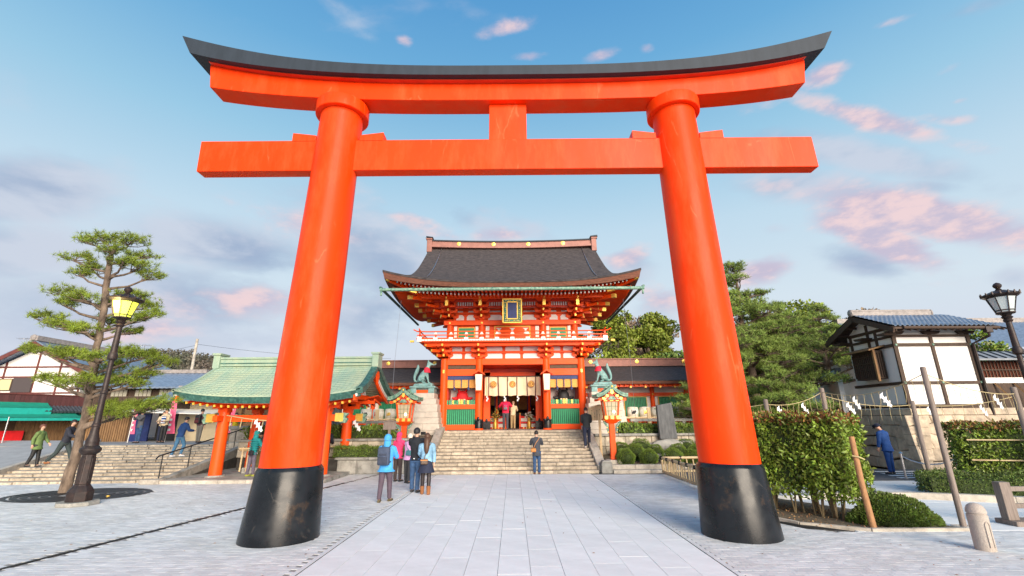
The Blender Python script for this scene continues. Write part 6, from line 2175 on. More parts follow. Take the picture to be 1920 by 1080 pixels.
# ground floor shops with awnings
A = Vector((-27.9, 24.3, 0))
B = Vector((-25.9, 29.6, 0))
SP = thing('shop_row', 'low shop front with board shutters and maroon fascia under green awnings at far left', 'shop', (-28, 27, .6))
bw(seg(MB(), A, B, .2, 2.75, .15), 'wall', m_interior, SP)
dAB = (B - A).normalized()
nAB = Vector((dAB.y, -dAB.x, 0))
LAB = (B - A).length
k = 0
u = 1.7
while u < LAB - .9:
    p0, p1 = A + dAB * u, A + dAB * (u + .19)
    bw(seg(MB(), p0, p1, .55, 2.6, .05, off=.16 + rnd.uniform(0, .01)), 'shutter_board', m_wood, SP)
    u += .2
fas = MB()
u = -2.0
while u < LAB + .3:
    p0, p1 = A + dAB * u, A + dAB * (u + .22)
    bw(seg(MB(), p0, p1, 3.05, 3.65, .05, off=.6 + rnd.uniform(0, .01)), 'fascia_board', m_darkroof, SP)
    u += .225
bw(seg(MB(), A - dAB * 2, B + dAB * .4, 3.64, 3.70, .3, off=.4), 'fascia_cap', m_mar, SP)
ptl = MB()
u = 2.4
while u < LAB + .3:
    c0 = A + dAB * u
    ptl.tube([c0 + nAB * 1.2 + Vector((0, 0, 2.74)), c0 + nAB * .6 + Vector((0, 0, 3.05))], .08, 6)
    u += .17
bw(ptl, 'pent_roof_tiles', m_rtiledk, SP, kind='stuff')


def awning(label, u0, u1, o0, o1, z0, z1, mt, cat='awning', drop=.16):
    t = thing('awning', label, cat, A + dAB * ((u0 + u1) / 2) + Vector((0, 0, z0)))
    P0, P1 = A + dAB * u0, A + dAB * u1
    q = [P0 + nAB * o0 + Vector((0, 0, z1)), P1 + nAB * o0 + Vector((0, 0, z1)), P1 + nAB * o1 + Vector((0, 0, z0)), P0 + nAB * o1 + Vector((0, 0, z0))]
    bw(MB().grid(16, 4, lambda u, v: q[0].lerp(q[1], u).lerp(q[3].lerp(q[2], u), v) - Vector((0, 0, .05 * math.sin(PI * v))), thick=(0, 0, -.03)), 'canvas', mt, t, smooth=40)
    bw(MB().grid(16, 1, lambda u, v: q[3].lerp(q[2], u) - Vector((0, 0, drop * v)), thick=(0, .02, 0)), 'valance', m_teal, t)


awning('upper green awning at the left edge above the red benches', -2.5, 2.6, .5, 1.2, 2.95, 3.35, m_awning, drop=.35)
awning('lower green awning at the left edge above the red benches', -2.5, 3.8, .9, 2.0, 2.42, 2.72, m_awning)
awning('long green awning over the board shutters behind the pine', 2.4, LAB + .3, .5, 1.3, 2.46, 2.78, m_awning)
t = thing('awning_pole', 'thin pale pole holding the green awning at the left edge', 'pole', A + dAB * .6 + nAB * 2.0)
MB().cyl((0, 0, .1), (0, 0, 2.45), .03, n=8).build('tube', m_steel, t)
MB().box(-.12, .12, -.12, .12, 0, .12).build('foot_block', m_stone, t)
for k, (u, o_) in enumerate(((.9, .75), (.5, 1.5))):
    t = thing('bench', ['bench covered in red cloth against the shop wall at far left', 'low bench covered in red cloth with a blue label at far left'][k], 'bench', A + dAB * u + nAB * o_ + Vector((0, 0, .85)), math.atan2(dAB.y, dAB.x))
    MB().box(-1.1, 1.1, -.35, .35, .28, .38).box(-1.1, 1.1, -.36, -.34, .08, .3).build('red_cloth', m_redcloth, t)
    for a in (-.9, .9):
        for b in (-.25, .25): MB().box(a - .04, a + .04, b - .04, b + .04, -.35, .3).build('leg', m_wooddk, t)
    if k == 0: MB().box(-.2, 1.1, .25, .38, .38, .9).build('back_cushion', m_redcloth, t, bevel=.03)
    else: MB().box(.7, .82, -.38, -.365, .1, .34).build('blue_label', M('blue_label', (.03, .10, .6), .5), t)
# tea house behind the stairs
TS = thing('tea_house', 'brown boarded tea house with dark upper rail and tiled roof above the broad stairs', 'tea house', (-22, 29, 1.06))
bw(MB().box(-27.0, -22.6, 28.0, 28.1, 1.0, 2.95), 'lower_wall', m_interior, TS)
x = -27.0
while x < -22.7:
    bw(MB().box(x, x + .10, 27.94, 27.99, 1.06, 2.95), 'wall_batten', m_wood, TS)
    x += .135
bw(MB().box(-22.6, -21.5, 28.0, 28.1, 1.0, 3.0), 'indigo_panel', m_navy, TS)
bw(MB().box(-21.5, -20.0, 28.6, 28.7, 1.0, 3.0), 'dark_opening', m_black, TS)
bw(MB().box(-20.0, -17.0, 28.2, 28.4, 1.0, 3.6), 'beige_wall', M('beige_render', (.50, .42, .28), .85, var=.06), TS)
for x, w in ((-17.0, .9), (-15.9, .9)):
    bw(MB().box(x, x + w, 27.9, 28.0, 1.06, 3.0), 'board_door', m_wood, TS)
bw(MB().box(-17.1, -13.8, 28.0, 28.3, 1.0, 3.4), 'shed_wall', m_interior, TS)
bw(MB().box(-27.0, -19.4, 28.1, 33, 2.9, 2.98), 'balcony_floor', m_wooddk, TS)
x = -27
while x < -19.5:
    bw(MB().box(x, x + .15, 28.12, 28.16, 2.98, 3.58), 'rail_board', m_wooddk, TS)
    x += .165
bw(MB().box(-27, -19.4, 28.1, 28.2, 3.58, 3.65), 'rail_cap', m_wooddk, TS)
bw(MB().box(-26.5, -19.8, 30.0, 34, 2.98, 4.35), 'upper_wall', m_wooddk, TS)
for k in range(4):
    x = -25.9 + k * 1.55
    f = bw(MB().box(x, x + 1.1, 29.93, 29.99, 3.3, 4.2), 'window', m_wooddk, TS)
    for q in range(4): MB().box(x + .06 + q * .26, x + .28 + q * .26, 29.90, 29.925, 3.35, 4.15).build('pane', m_white if k == 3 else M('curtained_glass', (.42, .40, .32), .3) if (k, q) == (0, 0) else bpy.data.materials.get('curtained_glass') or m_glassoff, f)


def hiproof(name, x0, x1, y0, y1, z0, z1, par, mt, ins=1.6):
    q = MB()
    cy = (y0 + y1) / 2
    n = int((x1 - x0) / .3)
    for c in range(n):
        xa, xb = x0 + (x1 - x0) * c / n, x0 + (x1 - x0) * (c + 1) / n

        def h(x): return min(1, (x - x0) / ins, (x1 - x) / ins)
        q.grid(2, 8, lambda u, v: (xa + (xb - xa) * u, y0 + (cy - y0) * v * max(.02, h((xa + xb) / 2)), z0 + (z1 - z0) * v * max(.02, h((xa + xb) / 2)) + .03 * math.sin(u * PI) + .02 * (1 - (v * 8) % 1)), thick=(0, 0, -.1))
    q.add([(x0, y0, z0), (x0 + ins, cy, z1), (x0, y1, z0)], [(0, 1, 2)]).add([(x1, y0, z0), (x1 - ins, cy, z1), (x1, y1, z0)], [(0, 1, 2)]).add([(x0, y1, z0), (x1, y1, z0), (x1 - ins, cy, z1), (x0 + ins, cy, z1)], [(0, 1, 2, 3)])
    bw(q, name, mt, par, kind='stuff')
    bw(MB().box(x0 + ins - .1, x1 - ins + .1, cy - .15, cy + .15, z1, z1 + .25), 'ridge', m_ridgetile, par)


hiproof('roof_tiles', -27.8, -18.8, 29.2, 35.0, 4.25, 5.4, TS, m_rtile, 2.6)
bw(MB().box(-27.6, -19.0, 29.4, 34.8, 4.17, 4.22), 'eave_board', m_wooddk, TS)
hiproof('lower_roof_tiles', -21.6, -13.5, 27.2, 30.5, 3.35, 4.05, TS, m_rtile, 1.0)
bw(MB().add([(-23.4, 27.9, 2.95), (-17.2, 27.9, 2.75), (-17.2, 26.9, 2.52), (-23.4, 26.9, 2.75), (-23.4, 27.9, 3.0), (-17.2, 27.9, 2.8), (-17.2, 26.9, 2.57), (-23.4, 26.9, 2.80)], [(3, 2, 1, 0), (4, 5, 6, 7), (0, 1, 5, 4), (1, 2, 6, 5), (2, 3, 7, 6), (3, 0, 4, 7)]), 'white_canopy', m_whitep, TS)
# ochre gabled house further back
OH = thing('ochre_house', 'ochre gabled house with dark tiled roof beyond the tea house', 'house', (-24.5, 40, 1))
bw(MB().prism([(-30, 1), (-24, 1), (-24, 4.7), (-27, 5.7), (-30, 4.7)], 'y', 38, 46), 'wall', M('ochre_render', (.62, .36, .15), .85, var=.05), OH)
for s in (-1, 1):
    xe = -27 + s * 3.9
    bw(MB().add([(-27, 37.2, 5.9), (xe, 37.2, 4.5), (xe, 46, 4.5), (-27, 46, 5.9), (-27, 37.2, 6.1), (xe, 37.2, 4.7), (xe, 46, 4.7), (-27, 46, 6.1)], [(3, 2, 1, 0), (4, 5, 6, 7), (0, 1, 5, 4), (1, 2, 6, 5), (2, 3, 7, 6), (3, 0, 4, 7)]), 'roof', m_rtile, OH)
    bw(MB().bar((-27, 37.15, 5.85), (xe, 37.15, 4.45), .08, .25), 'barge_board', M('rust_board', (.30, .09, .05), .6), OH)
# utility pole and aerials
t = thing('utility_pole', 'pale concrete utility pole standing behind the tiled roofs', 'utility pole', (-29.4, 42, 1))
MB().cyl((0, 0, 0), (0, 0, 8.6), .15, .11, 10).build('pole', m_stone, t)
for k, (px, py, lab) in enumerate(((35, 690, 'tall television aerial on the roof of the timbered house'), (268, 665, 'television aerial above the roof behind the lamp'))):
    p = at(px, py, 36)
    t = thing('roof_aerial', lab, 'aerial', (p.x, p.y, p.z - 1.0))
    MB().cyl((0, 0, 0), (0, 0, 3.4 if k == 0 else 1.8), .025, n=5).build('mast', m_steel, t)
    q = MB()
    hh = 3.3 if k == 0 else 1.7
    q.bar((-.7, 0, hh), (.7, 0, hh), .025)
    for i in range(6): q.bar((-.6 + i * .22, -.3, hh + .03), (-.6 + i * .22, .3, hh + .03), .02)
    q.bar((-.5, 0, hh - 1.1), (.7, 0, hh - 1.1), .025)
    q.build('antenna', m_steel, t)
# banners
for k, (x, y, h2, lab) in enumerate(((-21.45, 26.6, 2.0, 'slim pink banner on a white pole beside the visitor in grey'), (-19.4, 26.6, 2.35, 'broad pink banner on a white pole beside the shop keeper'), (-16.2, 27.0, 2.0, 'slim pink banner on a white pole near the pavilion post'))):
    t = thing('banner', lab, 'banner', (x, y, 1.06), group='pink shop banners')
    MB().cyl((0, 0, 0), (.05, 0, h2 + .15), .022, n=6).build('pole', m_whitep, t)
    w = .42 if k == 1 else .22
    MB().grid(6, 10, lambda u, v: (.04 + u * w * (.3 + .7 * (1 - v) ** .5) if k == 1 else .04 + u * w, .05 * math.sin(v * 6 + u * 2), .45 + v * (h2 - .45)), thick=(0, .01, 0)).build('cloth', m_pinkflag, t, smooth=60)
    q = MB()
    for i in range(5): q.box(.08, .08 + w * .35, -.03, -.025 + .0, .6 + i * .27, .72 + i * .27)
    q.build('lettering_patch', m_whitep, t)
# wires
for k, (a, b) in enumerate((((-42, 36, 5.8), (-29.4, 42, 9.0)), ((-29.4, 42, 9.1), (-16, 60, 10.0)))):
    a, b = Vector(a), Vector(b)
    tag(MB().tube([a.lerp(b, i / 8) - Vector((0, 0, 1.6 * (i / 8) * (1 - i / 8))) for i in range(9)], .012, 4).build('overhead_wire', m_black), ['overhead wire running left from the utility pole', 'overhead wire running right from the utility pole'][k], 'wire')
# stone fence and terrace blocks seen through the pavilion
sf_ = thing('stone_wall_block', 'dressed stone wall and blocks seen through the open pavilion', 'stone wall', (-11.5, 23.6, 0))
n0 = 0
wcourses(sf_, -13.8, -8.2, 23.2, 1.0 - .9, 1.75, 3, .8, 1.5, m_stone, jit=.0)
bw(MB().box(-13.9, -8.1, 23.1, 23.6, 1.76, 1.92), 'coping_stone', m_stonegrey, sf_, bevel=.02)
for a, b, z in ((-12.9, -11.9, 2.35), (-11.6, -10.2, 2.6), (-10.1, -8.6, 2.9)):
    bw(MB().box(a, b, 23.3, 23.7, 1.93, z), 'stone_block', m_stonegrey, sf_, bevel=.03)
struct(MB().box(-12.0, -12.6 + .0, 22.4, 23.2, 0, 1.0), 'terrace_step', m_stonegrey) if False else None


# ------------------------------------------------------------------ vegetation
def unit(v):
    return v / np.maximum(1e-9, np.linalg.norm(v, axis=1, keepdims=True))


def leaf_mesh(name, P, size, mat, seed=0, up=.4, ratio=.5, mats=None, mi=None):
    """a pointed leaf (4 corners, slightly folded) at every point"""
    rs = np.random.RandomState(seed)
    n = len(P)
    d = unit(rs.normal(size=(n, 3)) + np.array([0, 0, up]))
    e = rs.normal(size=(n, 3))
    e = unit(e - d * (e * d).sum(1, keepdims=True))
    f = np.cross(d, e)
    s = (size * rs.uniform(.6, 1.25, (n, 1)))
    V = np.stack([P, P + d * s * .5 + e * s * ratio * .5 + f * s * .08, P + d * s, P + d * s * .5 - e * s * ratio * .5 + f * s * .08], 1).reshape(-1, 3)
    F = np.arange(n * 4).reshape(-1, 4)
    return npmesh(name, V, F, mat, mats=mats, mi=mi)


def needle_mesh(name, P, mat, ln=.14, k=12, seed=0, wid=.012):
    """a tuft of k thin needles at every point, sweeping upward and outward"""
    rs = np.random.RandomState(seed)
    n = len(P)
    ax = unit(rs.normal(size=(n, 3)) * np.array([1, 1, .5]) + np.array([0, 0, .75]))
    d = unit(ax[:, None, :].repeat(k, 1).reshape(-1, 3) * .75 + rs.normal(size=(n * k, 3)) * .62)
    c = P[:, None, :].repeat(k, 1).reshape(-1, 3)
    e = rs.normal(size=(n * k, 3))
    e = unit(e - d * (e * d).sum(1, keepdims=True)) * wid
    s = ln * rs.uniform(.7, 1.2, (n * k, 1))
    V = np.stack([c - e * .5, c + e * .5, c + d * s], 1).reshape(-1, 3)
    return npmesh(name, V, np.arange(len(V)).reshape(-1, 3), mat)


def ellipsoid_pts(rs, c, r, n, shell=.55, flat=False):
    p = unit(rs.normal(size=(n, 3)))
    rad = shell + (1 - shell) * rs.uniform(0, 1, (n, 1)) ** .5
    p = p * rad
    if flat: p[:, 2] = np.where(p[:, 2] < 0, p[:, 2] * .45, p[:, 2])
    return p * np.array(r) + np.array(c)


def pine(name, label, base, trunk, pads, rad=.3, seed=1, mat=None, tuft=None, ln=.15, dens=1.0, group=None, k=12, wid=.013, cat='pine tree'):
    """trunk: list of (dx,dy,z,radius); pads: (dx,dy,z,rx,ry,rz) flat cushions of needles at limb ends"""
    rs = np.random.RandomState(seed)
    rr = random.Random(seed)
    t = thing(name, label, cat, base, group=group)
    pts = [Vector(q[:3]) for q in trunk]
    tr = MB()
    # refine the trunk with a slight wander
    fine, fr = [], []
    for i in range(len(pts) - 1):
        for j in range(5):
            u = j / 5
            fine.append(pts[i].lerp(pts[i + 1], u) + Vector((rr.uniform(-.025, .025), rr.uniform(-.025, .025), 0)))
            fr.append(trunk[i][3] * (1 - u) + trunk[i + 1][3] * u)
    fine.append(pts[-1])
    fr.append(trunk[-1][3])
    tr.tube(fine, fr, 14)
    tr.build('trunk', m_trunk, t, smooth=60)

    def trunk_at(z):
        for i in range(len(pts) - 1):
            if pts[i].z <= z <= pts[i + 1].z:
                u = (z - pts[i].z) / max(1e-6, pts[i + 1].z - pts[i].z)
                return pts[i].lerp(pts[i + 1], u), trunk[i][3] * (1 - u) + trunk[i + 1][3] * u
        return (pts[-1], trunk[-1][3]) if z > pts[-1].z else (pts[0], trunk[0][3])
    tw = MB()
    TP = []
    for (dx, dy, z, rx, ry, rz_) in pads:
        c = Vector((dx, dy, z))
        hd = math.hypot(dx - trunk_at(z)[0].x, dy - trunk_at(z)[0].y)
        s0, sr = trunk_at(max(.5, z - .25 - hd * .22))
        lr = min(sr * .75, .035 + .022 * hd + rx * .035)
        mid = s0.lerp(c, .5) + Vector((rr.uniform(-.12, .12), rr.uniform(-.12, .12), -.10 * hd * .5 + rr.uniform(-.05, .08)))
        q1 = s0.lerp(mid, .5) + Vector((rr.uniform(-.06, .06), rr.uniform(-.06, .06), rr.uniform(-.04, .04)))
        tip = c + Vector((0, 0, -rz_ * .35))
        limb = MB()
        limb.tube([s0, q1, mid, mid.lerp(tip, .55) + Vector((0, 0, rr.uniform(-.05, .08))), tip], [lr * .8, lr * .62, lr * .5, lr * .38, lr * .25], 8)
        limb.build('limb', m_trunk, t, smooth=60)
        area = rx * ry
        nb = max(5, int(12 * area * dens + 5))
        for b in range(nb):
            a = rr.uniform(0, 2 * PI)
            q = math.sqrt(rr.uniform(.05, 1))
            e = c + Vector((rx * q * math.cos(a), ry * q * math.sin(a), rz_ * (.75 * (1 - q * q) + rr.uniform(-.35, .30))))
            st = mid.lerp(tip, rr.uniform(.2, 1)) if q > .4 else tip
            m1 = st.lerp(e, .55) + Vector((rr.uniform(-.08, .08), rr.uniform(-.08, .08), -.04 * q))
            tw.tube([st, m1, e], [.020, .014, .007], 4, cap=False)
            nt_ = int((tuft or 9) * rr.uniform(.7, 1.4))
            for h in range(nt_):
                u = rr.uniform(0.25, 1.05)
                p = (m1.lerp(e, u)) + Vector((rr.gauss(0, .09), rr.gauss(0, .09), rr.gauss(.04, .05)))
                TP.append(tuple(p))
    tw.build('twigs', m_trunk, t, kind='stuff', fix=False)
    me = needle_mesh('needles', np.array(TP), mat or m_needle, ln=ln, k=k, seed=seed, wid=wid)
    tag(link_mesh('needle_clusters', me, t), kind='stuff')
    return t


# tall cloud pruned pine at left, its cushions placed as they grow
PB = Vector((-14.05, 15.6, 0))


def pp(px, py, rx, rz_, dy=0.0, ry=None):
    Y = 15.6 + dy
    p = at(px, py, Y) - PB
    return (p.x, p.y, p.z, rx, ry or rx * .75, rz_)


tp = [(123, 921, .14), (150, 820, .12), (165, 755, .112), (182, 650, .102), (196, 565, .105), (205, 500, .09), (212, 462, .065)]
trk = []
for px, py, r in tp:
    p = at(px, py, 15.6) - PB
    trk.append((p.x, p.y, max(0, p.z), r))
trk[0] = (trk[0][0], trk[0][1], 0.0, .165)
pads = [pp(190, 448, .55, .16, .1), pp(245, 452, .75, .20, -.1), pp(212, 470, .5, .15, -.5), pp(268, 478, .55, .14, .3), pp(160, 450, .35, .15, .5),
        pp(140, 485, .62, .22, 0), pp(175, 505, .5, .16, .3), pp(262, 500, .62, .2, 0), pp(280, 518, .5, .17, .2), pp(232, 492, .4, .14, -.5), pp(150, 512, .4, .14, -.3),
        pp(120, 548, .6, .22, .1), pp(160, 560, .65, .2, -.3), pp(200, 572, .45, .16, .6), pp(250, 556, .6, .2, .3), pp(275, 575, .5, .2, .5), pp(118, 570, .45, .15, .4),
        pp(85, 595, .55, .18, .2), pp(125, 612, .75, .20, 0), pp(165, 620, .6, .2, -.4), pp(205, 605, .5, .18, .7), pp(255, 600, .65, .2, .3), pp(240, 622, .5, .16, .6), pp(285, 590, .4, .15, .2),
        pp(100, 660, .75, .17, .1), pp(140, 668, .7, .18, -.3), pp(190, 672, .6, .2, -.7), pp(235, 662, .8, .26, .5), pp(270, 668, .7, .24, .1), pp(215, 690, .6, .2, .9), pp(300, 680, .6, .2, .3), pp(60, 655, .3, .1, .1),
        pp(95, 712, .6, .2, .2), pp(130, 722, .6, .18, -.1), pp(170, 712, .5, .2, -.6), pp(215, 712, .7, .22, .5), pp(245, 720, .7, .2, .2), pp(275, 705, .6, .2, .4),
        pp(205, 775, .7, .24, -.3), pp(245, 770, .85, .24, .1), pp(285, 762, .65, .18, .3), pp(310, 752, .4, .12, .2), pp(225, 762, .6, .2, .8)]
pine('tall_pine', 'tall cloud pruned pine rising behind the lit street lamp at left', PB, trk, pads, seed=4, tuft=10, ln=.18, wid=.014, dens=1.9, k=14)


def random_pads(rr, hgt, base_z, rmax, n_layers, per, wob=.25):
    out = []
    for k in range(n_layers):
        f = k / max(1, n_layers - 1)
        z = base_z + (hgt - base_z) * f
        R_ = rmax * (1 - f) ** .7 + .5
        for j in range(per if f < .85 else 3):
            a = rr.uniform(0, 6.28)
            q = rr.uniform(.35, 1)
            s = rr.uniform(.7, 1.15) * (.5 + .33 * R_)
            out.append((R_ * q * math.cos(a), R_ * q * math.sin(a), z + rr.uniform(-wob, wob), s, s * .85, s * rr.uniform(.16, .26)))
    return out


specs = [(12.5, 24.2, 10.0, 4.2, 1.9, 9, 6, 'tall thin pine standing just right of the right torii pillar', 21),
         (14.6, 25.2, 8.2, 3.2, 2.2, 7, 6, 'broad layered pine in the middle of the grove right of the right pillar', 22),
         (21.3, 31.0, 9.2, 4.8, 3.0, 6, 8, 'rounded pine nearest the storehouse gable', 23),
         (11.9, 20.8, 4.0, 1.2, 1.3, 5, 6, 'low pine at the foot of the grove over the left end of the hedge', 24),
         (10.5, 22.6, 6.6, 1.9, 1.6, 8, 6, 'pine showing in the gap left of the right torii pillar', 25)
         ]
for x, y, h_t, bz, rm, nl, per, lab, sd_ in specs:
    rr = random.Random(sd_)
    zb = 1.2 if y > 22.9 else .2
    pd = random_pads(rr, h_t - zb, bz - zb + .6, rm, nl, per)
    tk = [(0, 0, 0, .26), (.1, 0, (h_t - zb) * .35, .20), (-.05, .1, (h_t - zb) * .7, .12), (.05, 0, h_t - zb - .15, .05)]
    pine('garden_pine', lab, (x, y, zb), tk, pd, seed=sd_, mat=m_needle2, tuft=8, ln=.22, wid=.022, dens=1.15, k=9, group='pines in the grove right of the torii')


def broadleaf(name, label, loc, h_t, rad, seed, mat, leaf=.3, n=5200, group=None, lobes=14, trunk_h=None, sx=1.0, cat='tree'):
    rs = np.random.RandomState(seed)
    rr = random.Random(seed)
    t = thing(name, label, cat, loc, group=group)
    th = trunk_h or h_t * .35
    tr = MB().tube([(0, 0, 0), (.1, 0, th * .5), (0, .1, th), (0, 0, h_t * .7)], [rad * .09, rad * .07, rad * .06, rad * .02], 8)
    tr.build('trunk', m_trunk2, t, smooth=60)
    P = []
    lb = MB()
    for k in range(lobes):
        a = rr.uniform(0, 6.28)
        f = rr.uniform(0, 1)
        z = th * .85 + (h_t - th) * (f * .85 + .02)
        R_ = rad * math.sqrt(max(.05, 1 - ((f - .35) / .75) ** 2)) * rr.uniform(.2, .72)
        r = rad * rr.uniform(.28, .46)
        c = (R_ * math.cos(a) * sx, R_ * math.sin(a), z)
        P.append(ellipsoid_pts(rs, c, (r, r, r * .72), int(n / lobes), .72, True))
        lb.tube([(0, 0, th * .7), (c[0] * .5, c[1] * .5, (th * .7 + c[2]) / 2), c], [rad * .035, rad * .025, rad * .01], 5)
    lb.build('branches', m_trunk2, t, kind='stuff')
    P = np.concatenate(P)
    tag(link_mesh('crown', leaf_mesh('crown', P, leaf, mat, seed, up=.2, ratio=.75), t), kind='stuff')
    return t


lsp = [(13.5, 62, 12.5, 5.2, m_leaftree, 'large bright yellow green tree on the hill just right of the gate roof'),
       (20.0, 64, 11.5, 4.6, m_leaftree, 'bright green domed tree on the hill, second right of the gate roof'),
       (26.0, 60, 11.5, 5.0, m_leaftree2, 'dark green tree on the hill beside the right torii pillar'),
       (17.0, 74, 14.5, 5.5, m_leafbrown, 'bare brown crowned tree on top of the hill right of the gate'),
       (23.5, 76, 14.5, 5.5, m_leafbrown, 'bare brown crowned tree on the hilltop nearest the right pillar'),
       (9.5, 70, 9.5, 4.6, m_leaftree2, 'dark tree on the hill partly behind the gate balcony at right'),
       (33, 58, 11, 5.5, m_leaftree2, 'dark green tree on the hill behind the pine grove'),
       (40, 60, 12, 5.5, m_leaftree, 'yellow green tree on the hill behind the pine grove'),
       (46, 58, 10.5, 5, m_leafbrown, 'pinkish brown bare tree behind the pine nearest the storehouse'),
       (-11, 66, 8.5, 3.5, m_leafbrown, 'bare twiggy tree showing over the left wing roof beside the gate')]
for k, (x, y, h_t, r, mt, lab) in enumerate(lsp):
    broadleaf('hill_tree', lab, (x, y, 4.6 if x > 0 else 2.0), h_t + (1.2 if x > 0 else 0), r, 40 + k, mt, leaf=.42, n=9000 if k < 3 else 6500, lobes=20, group='trees on the hill behind the gate', trunk_h=h_t * .25)
for k in range(6):
    broadleaf('hill_shrub', ['lowest dark tree on the slope next to the gate balcony', 'second low dark tree on the slope from the gate', 'third low dark tree on the slope from the gate', 'fourth low dark tree on the slope from the gate', 'fifth low dark tree on the slope from the gate', 'low dark tree on the slope behind the grove pines'][k], (10 + k * 4.3, 52 + (k % 2) * 3, 2.0), 6.6 + (k % 3) * .8, 3.6, 60 + k, (m_leaftree2, m_leaftree)[k % 2], leaf=.36, n=5000, lobes=14, group='lower trees on the slope behind the gate', trunk_h=1.2)
broadleaf('bright_shrub_tree', 'bright fresh green leafy tree between the pines and the white wall', (15.3, 25.6, 1.2), 4.4, 1.1, 71, M('fresh_leaves', (.16, .24, .02), .5, irand=.4), leaf=.14, n=2400, lobes=9)
broadleaf('garden_tree', 'glossy green tree growing behind the boarded garden wall at right edge', (24.3, 23.6, 2.4), 4.4, 1.6, 72, m_leaf, leaf=.17, n=4200, lobes=12)
broadleaf('round_tree', 'round olive green tree beyond the ochre house left of the pavilion roof', (-33, 60, 2), 8.2, 2.8, 73, m_leaftree, leaf=.35, n=4000, lobes=10)
broadleaf('small_pine_bush', 'small pruned green tree in front of the right wing next to the right pillar', (9.6, 23.9, 1.4), 2.0, .8, 74, m_needle2, leaf=.16, n=1800, lobes=6)

# far hills: rolling ground under a sheet of crowns
hl = MB().grid(60, 16, lambda u, v: (-260 + 420 * u, 150 + 180 * v, (-1 + (34 + 9 * math.sin(u * 9 + 1) + 5 * math.sin(u * 23) - 60 * max(0, u - .34)) * math.sin(PI * min(1, v * .9) * .55) ** 1.1 * (1 if u < .62 else max(0, 1 - (u - .62) * 4)))))
struct(hl, 'far_hill', m_soil, smooth=60)
rs = np.random.RandomState(9)


def hillz(u, v):
    return -1 + (34 + 9 * math.sin(u * 9 + 1) + 5 * math.sin(u * 23) - 60 * max(0, u - .34)) * math.sin(PI * min(1, v * .9) * .55) ** 1.1 * (1 if u < .62 else max(0, 1 - (u - .62) * 4))


HP = []
for k in range(2300):
    u, v = rs.uniform(.08, .62), rs.uniform(.05, 1.0)
    c = (-260 + 420 * u, 150 + 180 * v, hillz(u, v) + 1.6)
    r = rs.uniform(2.2, 4.2)
    HP.append(ellipsoid_pts(rs, c, (r, r, r * .8), 30, .8, True))
far = leaf_mesh('far_forest', np.concatenate(HP), 1.5, M('far_forest_leaves', (.075, .085, .055), .8, col2=(.13, .105, .085), scale=.05, irand=.35), 5, up=.2, ratio=.8)
tag(link_mesh('far_forest', far), kind='stuff')
# near hill slope behind the gate right
struct(MB().grid(20, 8, lambda u, v: (6 + 60 * u, 50 + 40 * v, 1.5 + 5.5 * math.sin(PI * .5 * v) * (.6 + .4 * math.sin(u * 3.1)))), 'near_hill', m_soil, smooth=60)


